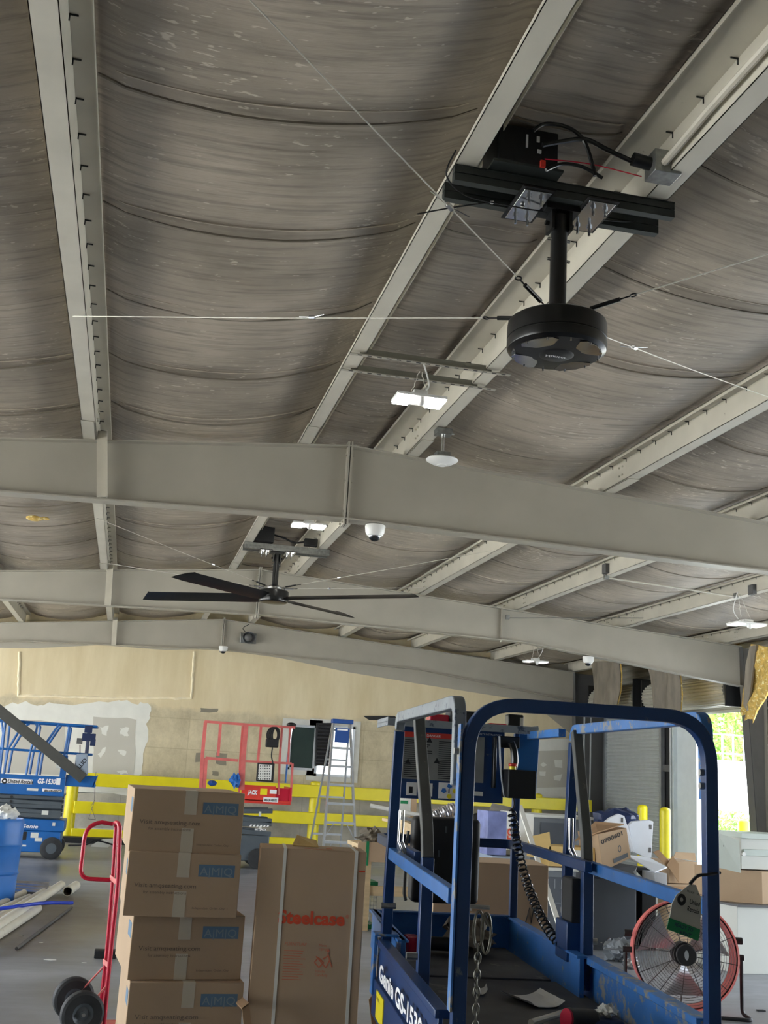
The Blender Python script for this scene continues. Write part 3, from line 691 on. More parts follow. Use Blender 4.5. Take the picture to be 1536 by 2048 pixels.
# ------------------------------------------------------------------ ceiling fans
def bolt(b, p, r=0.009, h=0.02):
    b.cyl(p, Vector(p) - Vector((0, 0, h)), r, 6)
def guy(label, a, e, clamp_t, tail=True):
    """a steel guy cable from the fan hub to a purlin with turnbuckle and clamp"""
    a, e = Vector(a), Vector(e); d = (e - a).normalized()
    t = thing('guy_cable', label, 'cable', a, 'guy cables of the ceiling fans')
    MB().cyl(a, a + d * 0.05, 0.004, 6).cyl(a + d * 0.05, a + d * 0.20, 0.011, 10).cyl(a + d * 0.20, a + d * 0.25, 0.004, 6).build('turnbuckle', M['black'], t)
    b = MB(); s = d.cross(Vector((0, 0, 1))).normalized(); w = s.cross(d); c = a + d * 0.265
    b.tube([c + d * 0.015 * math.cos(q * PI / 6) + s * 0.015 * math.sin(q * PI / 6) for q in range(12)], 0.004, 6, closed=True)
    b.build('eye_ring', M['black'], t)
    MB().tube([a + d * 0.28, a + (e - a) * 0.5 + Vector((0, 0, -0.006)), e], 0.0034, 6).build('cable', M['wire'], t)
    cp = a + (e - a) * clamp_t
    b = MB().cyl(cp - d * 0.02, cp + d * 0.02, 0.012, 8)
    if tail: b.tube([cp + d * 0.11 + s * 0.03 + w * 0.015, cp, cp - d * 0.10 - s * 0.04], 0.0025, 5)
    b.build('cable_clamp', M['chrome'], t)
    MB().tube([e, e + Vector((0, 0, 0.03)), e + Vector((0.015, 0, 0.05))], 0.005, 6).build('hook', M['black'], t)
    return t

def fan(c, zt, blades, label, bar_m, group):
    """c = hub centre (x, y, z); zt = underside of the struts"""
    cx, cy, cz = c
    t = thing('ceiling_fan', label, 'ceiling fan', (cx, cy, cz - 0.08), group)
    for dy in (-0.09, 0.09):
        b = MB(); y = cy + dy
        b.box(1.27, 2.44, y - 0.022, y + 0.022, zt + 0.045, zt + 0.082).box(1.27, 2.44, y - 0.022, y + 0.022, zt, zt + 0.04).box(1.275, 2.435, y - 0.014, y + 0.014, zt + 0.03, zt + 0.06)
        b.box(1.27, 2.44, y - 0.026, y + 0.026, zt + 0.078, zt + 0.084)
        b.build('strut_channel', bar_m, t, smooth=0)
    for sx in (-1, 1):
        b = MB().box(cx + sx * 0.17 - 0.07, cx + sx * 0.17 + 0.07, cy - 0.15, cy + 0.15, zt - 0.012, zt - 0.002); b.build('mount_plate', M['chrome'], t, bevel=0.002)
        b = MB().box(cx + sx * 0.17 - 0.085, cx + sx * 0.17 + 0.085, cy - 0.17, cy + 0.17, zt - 0.004, zt + 0.003); b.build('backing_plate', M['black'], t, smooth=0)
        b = MB()
        for dx in (-0.03, 0.035):
            for dy in (-0.1, 0.1):
                p = (cx + sx * 0.17 + dx, cy + dy, zt - 0.012); bolt(b, p, 0.014, 0.012); bolt(b, p, 0.007, 0.05)
        o = b.build('bolt_set', M['chrome'], t); o['kind'] = 'stuff'
    b = MB().box(cx - 0.09, cx + 0.09, cy - 0.06, cy + 0.06, zt - 0.03, zt - 0.002).box(cx - 0.055, cx - 0.04, cy - 0.045, cy + 0.045, zt - 0.13, zt - 0.02).box(cx + 0.04, cx + 0.055, cy - 0.045, cy + 0.045, zt - 0.13, zt - 0.02)
    b.cyl((cx - 0.075, cy, zt - 0.085), (cx + 0.075, cy, zt - 0.085), 0.012, 8).build('yoke', M['black'], t)
    b = MB().cyl((cx, cy, cz + 0.12), (cx, cy, zt - 0.04), 0.042, 20); b.build('downrod', M['black'], t)
    b = MB()
    for z in (cz + 0.42, zt - 0.17):
        b.cyl((cx - 0.06, cy, z), (cx + 0.06, cy, z), 0.008, 8)
    b.build('rod_bolt', M['chrome'], t)
    b = MB().lathe([(0.05, 0.16), (0.085, 0.145), (0.115, 0.13), (0.115, 0.115), (0.105, 0.115), (0.105, 0.09), (0.12, 0.085)], (cx, cy, cz), n=32); b.build('guy_collar', M['chrome'], t)
    R = 0.245 if not blades else 0.2
    prof = [(0.10, 0.09), (R * 0.93, 0.085), (R * 0.985, 0.075), (R, 0.055), (R, -0.012), (R * 0.985, -0.014), (R * 0.985, -0.018), (R, -0.02), (R, -0.055), (R * 0.985, -0.066), (R * 0.96, -0.07), (R * 0.9, -0.08), (0.11, -0.088), (1e-5, -0.088)]
    MB().lathe(prof, (cx, cy, cz), n=56).build('motor_housing', M['black'], t, smooth=30)
    if not blades:
        for k in range(4):
            a = math.radians(42 + 90 * k); ca, sa = math.cos(a), math.sin(a)
            e1 = Vector((ca, sa, 0)); e2 = Vector((-sa, ca, 0))
            q = [(0.115, -0.015), (0.13, -0.05), (0.175, -0.10), (0.205, -0.085), (0.222, 0), (0.205, 0.085), (0.175, 0.10), (0.13, 0.05), (0.115, 0.015)]
            MB().prism(q, (cx, cy, cz - 0.083), e1, e2, (0, 0, -0.004)).build('blade_mount_recess', M['polish'], t, smooth=0)
        b = MB()
        for k in range(12):
            a = math.radians(30 * k + 27); b.cyl((cx + 0.215 * math.cos(a), cy + 0.215 * math.sin(a), cz - 0.08), (cx + 0.215 * math.cos(a), cy + 0.215 * math.sin(a), cz - 0.093), 0.005, 6)
        b.build('rim_bolts', M['chrome'], t)['kind'] = 'stuff'
        MB().lathe([(1e-5, -0.094), (0.075, -0.094), (0.085, -0.088)], (cx, cy, cz), n=32).build('badge', M['blackm'], t)
        text('Hunter', (cx - 0.062, cy - 0.012, cz - 0.096), (1, 0, 0), (0, 1, 0), 0.04, M['text_white'], t, ext=-0.001, shear=0.35, width=0.115)
    for (tx, ty, tz) in blades:
        e = Vector((tx, ty, tz)); c0 = Vector((cx, cy, cz - 0.02)); d = (e - c0); L = d.length; d.normalize(); s = d.cross(Vector((0, 0, 1))).normalized(); w = s.cross(d)
        s2 = (s * math.cos(math.radians(22)) - w * math.sin(math.radians(22))); w2 = s2.cross(d)
        b = MB(); vs = []; sec = [(-0.115, 0.002), (-0.04, 0.014), (0.07, 0.01), (0.115, 0), (0.07, -0.004), (-0.04, -0.003)]
        for u, k in ((0.16, 0.75), (0.3, 1.0), (L - 0.21, 1.0)): vs.append([c0 + d * u + s2 * p * k + w2 * q for p, q in sec])
        vs.append([c0 + d * (L - 0.85 * (0.115 - p)) + s2 * p + w2 * (q + 0.01) for p, q in sec])
        flat = [p for r in vs for p in r]; n = 6
        fs = [tuple(range(5, -1, -1)), tuple(range(18, 24))] + [(j * n + i, j * n + (i + 1) % n, (j + 1) * n + (i + 1) % n, (j + 1) * n + i) for j in range(3) for i in range(6)]
        b.add(flat, fs).build('blade', M['black'], t, smooth=40)
    return t
M['gloss'] = mat('glossy black recess', srgb(34, 36, 38), 0.08, var=0.05)
M['polish'] = mat('polished motor recess', srgb(150, 152, 155), 0.12, 0.95, var=0.35, scale=7)
c1 = Vector((1.86, 4.8, 3.775))
f1 = fan(c1, 4.475, [], 'near black ceiling fan motor on a downrod with no blades fitted', M['strut'], 'large ceiling fans')
# drive box and wiring of the near fan
b = MB().box(1.46, 1.77, 4.60, 4.86, 4.575, 4.77); b.build('drive_box', M['blackm'], f1, bevel=0.006)
b = MB().box(1.44, 1.80, 4.60, 4.94, 4.562, 4.575); b.build('drive_tray', M['strut'], f1, smooth=0)
b = MB().box(1.60, 1.61, 4.594, 4.60, 4.66, 4.73).box(1.655, 1.67, 4.594, 4.60, 4.70, 4.73).box(1.66, 1.68, 4.594, 4.60, 4.64, 4.66); b.build('drive_sticker', M['text_white'], f1, smooth=0)
b = MB().box(1.675, 1.70, 4.585, 4.60, 4.565, 4.60); b.build('warning_tag', M['red'], f1, smooth=0)
def arc(pts, n=8):
    """smooth curve through points"""
    P = [Vector(p) for p in pts]; out = []
    for i in range(len(P) - 1):
        p0 = P[max(0, i - 1)]; p1 = P[i]; p2 = P[i + 1]; p3 = P[min(len(P) - 1, i + 2)]
        for j in range(n):
            t = j / n
            out.append(0.5 * ((2 * p1) + (p2 - p0) * t + (2 * p0 - 5 * p1 + 4 * p2 - p3) * t * t + (3 * p1 - p0 - 3 * p2 + p3) * t ** 3))
    out.append(P[-1]); return out
A = lambda px, py, Y: at(px, py, Y=Y)
MB().tube(arc([A(1085, 290, 4.50), A(1125, 283, 4.50), A(1170, 279, 4.50), A(1215, 300, 4.50), A(1268, 325, 4.50)]), 0.012).build('power_cord', M['black'], f1)
MB().tube(arc([A(1066, 262, 4.50), A(1090, 248, 4.50), A(1135, 255, 4.50), A(1168, 282, 4.50), A(1186, 335, 4.50), A(1190, 352, 4.50)]), 0.010).build('motor_cord', M['black'], f1)
MB().tube(arc([A(1092, 340, 4.50), A(1125, 328, 4.50), A(1165, 334, 4.50), A(1205, 356, 4.50)]), 0.009).build('motor_cord', M['black'], f1)
MB().tube(arc([A(912, 300, 4.6), A(893, 350, 4.65), A(930, 390, 4.7), A(1000, 408, 4.75), A(1100, 425, 4.8), A(1240, 443, 4.85), A(1305, 438, 4.9), A(1330, 425, 4.9)]), 0.004).build('safety_cable', M['blackm'], f1)
MB().tube(arc([A(835, 428, 4.8), A(900, 416, 4.8), A(985, 404, 4.8)]), 0.004).build('safety_cable', M['blackm'], f1)
MB().tube(arc([A(1090, 318, 4.50), A(1180, 328, 4.50), A(1283, 353, 4.50)]), 0.003).build('sensor_wire', M['truckred'], f1)
b = MB()
for p in ((984, 404), (1045, 415)): b.ball(A(p[0], p[1], 4.8), 0.012, 8)
b.build('cable_crimp', M['chrome'], f1)
# junction box with twist lock plug
t = thing('junction_box', 'grey metal junction box with black plug on the ridge purlin beside the near fan', 'junction box', (2.3, 4.45, 4.6))
p = A(1322, 334, 4.48)
MB().box(p.x - 0.06, p.x + 0.08, 4.42, 4.54, p.z - 0.06, p.z + 0.06).build('box_body', M['galv'], t, bevel=0.004)
MB().cyl((p.x - 0.15, 4.48, p.z + 0.015), (p.x - 0.055, 4.48, p.z + 0.005), 0.033, 16).build('plug', M['black'], t)
# guy cables of the near fan
H1 = Vector((1.86, 4.8, 3.90))
def hubpt(ang, r=0.12, z=3.90, c=(1.86, 4.8)): return (c[0] + r * math.cos(ang), c[1] + r * math.sin(ang), z)
eA = at(143, 632, Z=4.37)
def toward(h, e): return math.atan2(e[1] - h[1], e[0] - h[0])
e = (-0.62, eA.y, 4.37); guy('guy cable from the near fan to the upper left purlin, running level', hubpt(toward(H1, e)), e, 0.42)
e = (-0.56, 2.78, 4.38); guy('guy cable from the near fan rising to the top left edge of the picture', hubpt(toward(H1, e)), e, 0.28)
e = (4.30, 2.75, 4.44); guy('guy cable from the near fan rising to the right edge of the picture', hubpt(toward(H1, e)), e, 0.6, False)
e = (4.30, 6.80, 4.44); guy('guy cable from the near fan running down to the lower right purlin', hubpt(toward(H1, e)), e, 0.25)

c2 = Vector((1.735, 14.76, 3.86))
f2 = fan(c2, 4.475, [(-0.043, 15.75, 3.85), (0.392, 13.53, 3.85), (3.485, 13.49, 3.85), (3.02, 15.95, 3.85)], 'far black ceiling fan with four long blades behind the near rafter', M['galv'], 'large ceiling fans')
b = MB().box(1.40, 1.66, 14.6, 14.85, 4.58, 4.80); b.build('drive_box', M['blackm'], f2, bevel=0.006)
MB().box(2.08, 2.26, 14.6, 14.7, 4.58, 4.68).build('plug_box', M['blackm'], f2, bevel=0.006)
MB().tube(arc([(1.66, 14.7, 4.7), (1.8, 14.65, 4.66), (1.95, 14.7, 4.62), (2.1, 14.65, 4.64)]), 0.012).build('power_cord', M['blackm'], f2)
H2 = (1.735, 14.76)
for e, lb, ct in (((-0.62, at(193, 1036, Z=4.37).y, 4.37), 'guy cable from the bladed fan to the left purlin near the first rafter', 0.35), ((-0.55, 16.4, 4.38), 'guy cable from the bladed fan running left to the second rafter', 0.4),
                  ((4.29, 13.05, 4.45), 'guy cable from the bladed fan rising right to a purlin hook', 0.28), ((4.29, 16.3, 4.45), 'guy cable from the bladed fan running right behind the blade', 0.3)):
    guy(lb, hubpt(math.atan2(e[1] - H2[1], e[0] - H2[0]), 0.12, 3.985, H2), e, ct)

# ---- perforated struts and led lamps
M['strutweb'] = mat('strut web paint', srgb(128, 126, 116), 0.5)
def perf(y0, px0, label):
    t = thing('perforated_strut', label, 'strut', (1.8, y0, 4.53), 'slotted struts above the lit lamp')
    MB().box(1.26, 2.47, y0, y0 + 0.035, 4.535, 4.542).build('flange', M['beam'], t, smooth=0)
    MB().box(1.34, 2.33, y0 + 0.030, y0 + 0.036, 4.542, 4.595).build('web', M['strutweb'], t, smooth=0)
    b = MB()
    for i in range(16): x = 1.32 + i * 0.072; b.box(x, x + 0.032, y0 + 0.006, y0 + 0.018, 4.5335, 4.5352)
    o = b.build('slot', M['blackm'], t, smooth=0); o['kind'] = 'stuff'
perf(7.28, 0, 'slotted steel strut above the lit lamp, the nearer of the pair')
perf(7.62, 0, 'slotted steel strut above the lit lamp, the farther of the pair')
def led(c, w, lit, hook, label, cat='led light', tilt=0.0, cord=None):
    c = Vector(c); t = thing('led_high_bay', label, cat, c, 'square led lamps hung from the roof')
    h = w / 2; ty = lambda x: x * tilt
    mm = M['lamp_on'] if lit else M['lamp_off_glow']
    for sx in (-1, 1):
        x0, x1 = sorted((sx * h * 0.36, sx * h))
        b = MB(); b.slab([c + Vector((x0, -h * 0.55, ty(x0))), c + Vector((x1, -h * 0.55, ty(x1))), c + Vector((x1, h * 0.55, ty(x1))), c + Vector((x0, h * 0.55, ty(x0)))], (0, 0, -0.012)); b.build('light_panel', mm, t, smooth=0)
    b = MB(); b.slab([c + Vector((-h * 1.03, -h * 0.6, 0.002 + ty(-h))), c + Vector((h * 1.03, -h * 0.6, 0.002 + ty(h))), c + Vector((h * 1.03, h * 0.6, 0.002 + ty(h))), c + Vector((-h * 1.03, h * 0.6, 0.002 + ty(-h)))], (0, 0, 0.02)); b.build('housing', M['white'], t, smooth=0)
    MB().box(c.x - h * 0.3, c.x + h * 0.3, c.y - h * 0.3, c.y + h * 0.4, c.z + 0.02, c.z + 0.07).build('driver_box', M['white'], t, bevel=0.005)
    MB().cyl(c + Vector((0, -h * 0.4, 0)), c + Vector((0, -h * 0.4, -0.03)), 0.03, 14).ball(c + Vector((0, -h * 0.4, -0.03)), 0.03, 12, half='down').build('motion_sensor', M['white'], t)
    for sx in (-1, 1):
        a = c + Vector((sx * h * 0.35, 0, 0.05)); e = Vector(hook) + Vector((sx * 0.01, 0, 0))
        b = MB(); n = max(3, int((e - a).length / 0.03)); d = (e - a)
        b.tube([a + d * i / n + Vector((0.004 * (-1) ** i, 0.004 * (-1) ** (i // 2), 0)) for i in range(n + 1)], 0.0035, 5)
        b.build('chain', M['wire'], t)
    if cord: MB().tube(arc(cord), 0.006, 6).build('cord', M['white'], t)
    return t
p = A(838, 802, 7.45)
led(p, 0.36, True, (p.x, 7.45, 4.53), 'lit square led lamp on chains below the slotted struts', cord=[p + Vector((0.02, 0, .07)), p + Vector((0.07, 0, 0.13)), (p.x + 0.02, 7.45, 4.6)])
p = A(617, 1052, 13.2)
led(p, 0.40, True, (p.x, 13.2, 4.56), 'lit square led lamp beyond the nearest rafter, above the bladed fan')
p = A(465, 1222, 20.5)
led(p, 0.36, False, (p.x, 20.5, 4.5), 'unlit square led lamp far off below the middle rafter')
p = A(1071, 1324, 19.6)
led(p, 0.42, False, (p.x, 19.6, 4.15), 'unlit square led lamp between the middle and far rafters, right of centre', cord=[p + Vector((0.05, 0, .07)), p + Vector((0.14, 0, 0.25)), (p.x + 0.08, 19.6, 4.2)])
p = A(1493, 1250, 13.2)
led(p, 0.44, False, (p.x - 0.1, 13.2, 4.22), 'unlit square led lamp by the right edge of the picture', cord=[p + Vector((-0.12, 0, .07)), p + Vector((-0.19, 0, 0.2)), (p.x - 0.12, 13.2, 4.25)])
# ---- access point on a pole
t = thing('wireless_access_point', 'white saucer shaped wireless access point on a short steel pole', 'access point', (2.40, 8.8, 4.3))
q = A(884, 922, 8.8)
MB().lathe([(1e-5, -0.045), (0.04, -0.043), (0.042, -0.036), (0.09, -0.025), (0.135, 0.0), (0.14, 0.008), (0.125, 0.022), (0.06, 0.03), (1e-5, 0.03)], q, n=40).build('dome', M['white'], t, smooth=40)
MB().box(q.x - 0.06, q.x + 0.06, q.y - 0.05, q.y + 0.05, q.z + 0.03, q.z + 0.075).build('mount_box', M['galv'], t, bevel=0.003)
MB().cyl((q.x, q.y, q.z + 0.07), (q.x, q.y, 4.50), 0.016, 14).build('pole', M['chrome'], t)
MB().box(q.x - 0.07, q.x + 0.07, q.y - 0.05, q.y + 0.05, 4.50, 4.555).build('junction_box', M['galv'], t, bevel=0.004)
b = MB().cyl((q.x + 0.06, q.y, 4.53), (q.x + 0.12, q.y + 0.1, 4.555), 0.01, 8); b.build('conduit_fitting', M['galv'], t)

# ---- dome cameras
def dome(p, label, r=0.095):
    t = thing('security_camera', label, 'security camera', p, 'white dome security cameras')
    p = Vector(p)
    MB().lathe([(1e-5, 0), (r * 0.95, 0), (r, -0.01), (r * 0.93, -0.07), (r * 0.75, -0.10), (r * 0.6, -0.105)], p, n=32).build('housing', M['white'], t, smooth=35)
    MB().ball(p + Vector((0, 0, -0.10)), r * 0.62, 20, 0.9, 'down').build('dome_glass', M['gloss'], t)
    MB().lathe([(r * 0.63, -0.1), (r * 0.68, -0.105), (r * 0.64, -0.115)], p, n=24).build('trim_ring', M['chrome'], t)
dome((2.045, 9.8, 3.87), 'white dome security camera under the nearest rafter, right of its splice')
dome((1.77, 23.3, 4.0), 'white dome security camera under the far rafter, beside its splice')
dome((7.25, 16.98, 3.665), 'white dome security camera under the middle rafter on the right')
# horn speaker on the far rafter
p = A(498, 1275, 23.3)
t = thing('horn_speaker', 'square horn speaker fixed to the web of the far rafter', 'speaker', p)
MB().box(p.x - 0.17, p.x + 0.17, 23.42, 23.5, p.z - 0.11, p.z + 0.11).build('flare', M['galv'], t, bevel=0.01)
MB().lathe([(0.13, -0.08), (0.07, 0.0), (0.06, 0.06)], (p.x, 23.40, p.z), (0, 1, 0), 20).build('horn', M['alu'], t)
MB().ball((p.x - 0.01, 23.32, p.z), 0.085, 16).build('driver', M['coldark'], t)
MB().tube(arc([(p.x - 0.03, 23.45, p.z + 0.1), (p.x - 0.13, 23.45, p.z + 0.2), (p.x, 23.45, p.z + 0.3)]), 0.008, 6).build('cable', M['blackm'], t)

# small conduit fittings and lines under the right purlins
def line(label, pts, r=0.008, m='wire', name='ceiling_wire', cat='wire', fit=None):
    t = thing(name, label, cat, pts[0]); MB().tube(pts, r, 6).build('line', M[m], t)
    b = MB()
    for p in (fit or [pts[0]]): b.box(p[0] - 0.03, p[0] + 0.03, p[1] - 0.03, p[1] + 0.03, p[2] - 0.02, p[2] + 0.05)
    b.build('fitting', M['galv'], t, bevel=0.004)
line('thin conduit hanging between two right hand purlins beyond the nearest rafter', [(5.95, 13.37, 4.30), (6.8, 13.35, 4.26), (7.8, 13.3, 4.2)], 0.012, 'purlin', fit=[(5.95, 13.37, 4.30), (7.8, 13.3, 4.2)])
line('long thin wire strung along the upper edge of the middle rafter', [tuple(at(1015, 1236, Y=16.85)), tuple(at(1250, 1236, Y=16.2)), tuple(at(1540, 1238, Y=15.5))], 0.006, 'coldark')
for px, py, X, lb in ((1213, 1140, 5.93, 'small open junction box on the second right hand purlin'), (1506, 1182, 7.79, 'small open junction box on the third right hand purlin')):
    p = at(px, py, X=X); tag(MB().box(p.x - 0.04, p.x + 0.02, p.y - 0.06, p.y + 0.06, p.z - 0.05, p.z + 0.08).build('junction_box', M['coldark'], bevel=0.004), lb, 'junction box')
# torn yellow insulation spot on the left ceiling
q = at(68, 1040, Z=4.30)
tag(MB().ball((q.x, q.y, q.z + 0.02), 0.10, 10, 0.3).ball((q.x + 0.12, q.y, q.z + 0.03), 0.06, 8, 0.3).build('torn_insulation', M['foam']), 'small yellow tear in the insulation blanket left beyond the nearest rafter', 'insulation')

# ---- ragged insulation hanging by the right wall
def hanging(poly, X, depth_dir, th, m, label, name='hanging_insulation', foamside=True, foldn=4):
    t = thing(name, label, 'insulation', at(poly[0][0], poly[0][1], X=X))
    P = [at(px, py, X=X) for px, py in poly]
    n = len(P) // 2; L = P[:n]; R = P[n:][::-1]
    rows = []; K = 10
    for i in range(n):
        row = []
        for j in range(K + 1):
            u = j / K; q = L[i].lerp(R[i], u); q.x += 0.05 * math.sin(u * PI * foldn + i) + random.uniform(-0.015, 0.015); row.append(q)
        rows.append(row)
    def sheet(off, name, mm, jag):
        b = MB(); v = []
        for i, row in enumerate(rows):
            for j, q in enumerate(row):
                dz = random.uniform(-jag, jag * 0.3) if i == n - 1 else 0
                v.append(q + Vector((off, 0, dz)))
        for i, row in enumerate(rows):
            for j, q in enumerate(row): v.append(q + Vector((off + th, random.uniform(-.01, .01), 0)))
        k = K + 1; o = n * k; f = []
        for i in range(n - 1):
            for j in range(K):
                a = i * k + j; f.append((a, a + 1, a + k + 1, a + k)); f.append((o + a, o + a + k, o + a + k + 1, o + a + 1))
        for i in range(n - 1):
            for j in (0, K): a = i * k + j; f.append((a, a + k, o + a + k, o + a))
        for j in range(K):
            for i in (0, n - 1): a = i * k + j; f.append((a, a + 1, o + a + 1, o + a))
        b.add(v, f).build(name, mm, t, smooth=60)
    sheet(0, 'facing', m, 0.06)
    if foamside: sheet(th + 0.005, 'wool', M['foam'], 0.08)
    return t
hanging([(1182, 1322), (1183, 1350), (1184, 1380), (1184, 1410), (1232, 1406), (1236, 1380), (1238, 1350), (1238, 1325)], 9.55, 1, 0.02, M['facing'], 'torn grey insulation strip hanging left of its twin above the shutter')
hanging([(1284, 1290), (1295, 1355), (1301, 1385), (1306, 1412), (1358, 1424), (1357, 1390), (1356, 1360), (1350, 1296)], 9.2, 1, 0.02, M['facing'], 'wider torn grey insulation strip hanging above the gap beside the shutter')
t = hanging([(1500, 1288), (1490, 1330), (1486, 1380), (1484, 1425), (1503, 1440), (1508, 1420), (1525, 1398), (1575, 1300)], 8.9, 1, 0.03, M['foam'], 'ragged flap of yellow insulation wool hanging at the right edge', foamside=False)
P = [at(a, b_, X=8.85) for a, b_ in ((1512, 1290), (1499, 1292), (1492, 1330), (1488, 1378), (1486, 1410), (1494, 1422), (1500, 1380), (1506, 1340))]
b = MB(); v = [p + Vector((random.uniform(-.02, .02), 0, 0)) for p in P]; b.add(v + [p + Vector((0.03, 0, 0)) for p in v], [tuple(range(8)), tuple(range(15, 7, -1))] + [(i, (i + 1) % 8, 8 + (i + 1) % 8, 8 + i) for i in range(8)]); b.build('facing', M['facing'], t, smooth=0)
# ------------------------------------------------------------------ near blue scissor lift
M['bluelt'] = mat('scuffed lift blue', srgb(44, 104, 172), 0.45, var=0.18, scale=6, wear=srgb(120, 126, 128), wamt=0.40, wscale=16)
M['greypost'] = mat('dusty dark grey tube', srgb(84, 86, 84), 0.6, var=0.15, scale=9, wear=srgb(110, 108, 100), wamt=0.38, wscale=24)
_a = math.radians(5.4)
LO = Vector((0.9948, 3.2207, 0)); LU = Vector((math.cos(_a), -math.sin(_a), 0)); LV = Vector((math.sin(_a), math.cos(_a), 0))
LX = frame(LO, LU, LV, (0, 0, 1))
lp = lambda u, v, z: LX @ Vector((u, v, z))
def rnd(p, c, q, r, n=6):
    """rounded corner: from p through corner c to q"""
    p, c, q = Vector(p), Vector(c), Vector(q); a = c + (p - c).normalized() * r; b = c + (q - c).normalized() * r
    return [a * (1 - t) ** 2 + c * 2 * t * (1 - t) + b * t * t for t in [i / n for i in range(n + 1)]]
lift = thing('scissor_lift', 'blue scissor lift with open gate hoop in the right foreground', 'scissor lift', (LO.x + 0.4, LO.y + 0.9, 0), 'scissor lifts in the hall')
# under the platform: chassis, scissor pack, wheels (mostly below the frame)
MB(LX).box(0.02, 0.72, 0.15, 1.5, 0.10, 0.40).build('chassis', M['blue'], lift, bevel=0.02)
for z in (0.42, 0.50, 0.58, 0.66):
    MB(LX).box(0.1, 0.64, 0.12, 1.55, z, z + 0.06).build('scissor_arm', M['scissor'], lift, bevel=0.008)
for u in (-0.02, 0.66):
    for v in (0.3, 1.35):
        MB(LX).cyl((u, v, 0.15), (u + 0.09, v, 0.15), 0.15, 24).build('wheel', M['rubber'], lift, bevel=0.01)
MB(LX).box(0.0, 0.74, 0.02, 1.42, 0.79, 0.845).build('deck', M['dust'], lift, smooth=0)
MB(LX).box(0.06, 0.68, 1.42, 2.22, 0.82, 0.852).build('extension_deck', M['dust'], lift, smooth=0)
# toe boards
MB(LX).box(-0.045, -0.03, 0.06, 1.42, 0.70, 0.985).box(-0.055, -0.01, 0.06, 1.42, 0.965, 0.99).box(-0.06, -0.03, 0.06, 1.42, 0.70, 0.84).build('left_toe_board', M['blue'], lift, bevel=0.003)
MB(LX).box(0.76, 0.775, 0.06, 1.25, 0.70, 0.985).box(0.73, 0.785, 0.06, 1.25, 0.965, 0.99).build('right_toe_board', M['bluewear'], lift, bevel=0.003)
b = MB(LX).box(0.03, 0.05, 1.3, 2.24, 0.83, 1.0).box(0.03, 0.72, 2.225, 2.245, 0.83, 1.0).box(0.70, 0.72, 1.1, 2.24, 0.83, 0.99).box(0.015, 0.06, 1.3, 2.25, 0.99, 1.0).box(0.03, 0.72, 2.21, 2.255, 0.99, 1.0).box(0.69, 0.735, 1.1, 2.25, 0.985, 0.995)
b.build('extension_toe_board', M['bluelt'], lift, bevel=0.002)
MB(LX).box(-0.07, 0.03, 1.36, 1.44, 1.0, 1.012).box(-0.07, -0.055, 1.37, 1.43, 0.78, 1.01).build('slide_bracket', M['bluewear'], lift, bevel=0.003)
# gate hoop at the entry
T = 0.040
pts = [Vector((0, 0, 0.78))] + rnd((0, 0, 1.0), (0, 0, 1.865), (0.75, 0, 1.865), 0.15, 8) + rnd((0, 0, 1.865), (0.755, 0, 1.865), (0.755, 0, 1.0), 0.15, 8) + [Vector((0.755, 0, 0.78))]
MB(LX).rtube(pts, T, T, up=(0, 1, 0)).build('entry_hoop', M['bluedark'] if 'bluedark' in M else M['blue'], lift, bevel=0.003)
MB(LX).box(-0.028, -0.022, -0.022, 0.022, 1.0, 1.8).build('hoop_lit_side', M['bluewear'], lift, smooth=0)  # paler strip paints the light falling on the post's left face
# side guard rails (left and right)
def side_rail(u, far, name, m_top, m_post, slant, m_sl):
    p = [Vector((u, 0.045, 1.62))] + rnd((u, 0.05, 1.62), (u, 0.05, 1.87), (u, 1.3, 1.87), 0.06, 5) + rnd((u, 0.05, 1.87), (u, far, 1.87), (u, far + 0.06, 1.3), 0.05, 5)
    r = MB(LX).rtube(p, T, T * 0.9, up=(1, 0, 0)).build(name, m_top, lift, bevel=0.003)
    MB(LX).rtube([Vector((u, far + 0.006, 1.815)), Vector((u, far + 0.07, 1.3)), Vector((u, far + 0.09, 0.80))], T, T, up=(1, 0, 0)).build('post', m_post, r, bevel=0.003)
    q = [Vector((u, v, z)) for v, z in slant]
    du = 0.03 if u < 0.3 else -0.012
    q = [Vector((u + du, p_.y, p_.z)) for p_ in q]
    MB(LX).rtube(q[:4], T, T, up=(1, 0, 0)).build('slanted_post', m_sl, r, bevel=0.003)
    MB(LX).rtube([q[3] + Vector((0, 0, 0.004)), q[4]], T * 1.06, T * 1.06, up=(1, 0, 0)).build('lower_post', m_post, r, bevel=0.003)
    MB(LX).rtube([Vector((u, 0.04, 1.305)), Vector((u, far + 0.04, 1.325))], 0.03, 0.045, up=(0, 0, 1)).build('mid_rail', M['bluelt'], r, bevel=0.003)
    b = MB(LX)
    for v, z in ((far + 0.06, 1.12), (slant[-1][0], 1.04), (far + 0.06, 0.95)): b.cyl((u - 0.03, v, z), (u + 0.03, v, z), 0.012, 10)
    b.build('bolt_set', M['galv'], r)['kind'] = 'stuff'
    return r
side_rail(-0.02, 1.30, 'left_guard_rail', M['greywear'], M['blue'], [(1.0, 1.86), (0.95, 1.78), (0.71, 1.46), (0.67, 1.36), (0.66, 0.86)], M['greypost'])
side_rail(0.765, 1.42, 'right_guard_rail', M['bluewear'], M['blue'], [(1.36, 1.86), (1.345, 1.82), (1.20, 1.42), (1.186, 1.31), (1.177, 0.86)], M['greypost'])
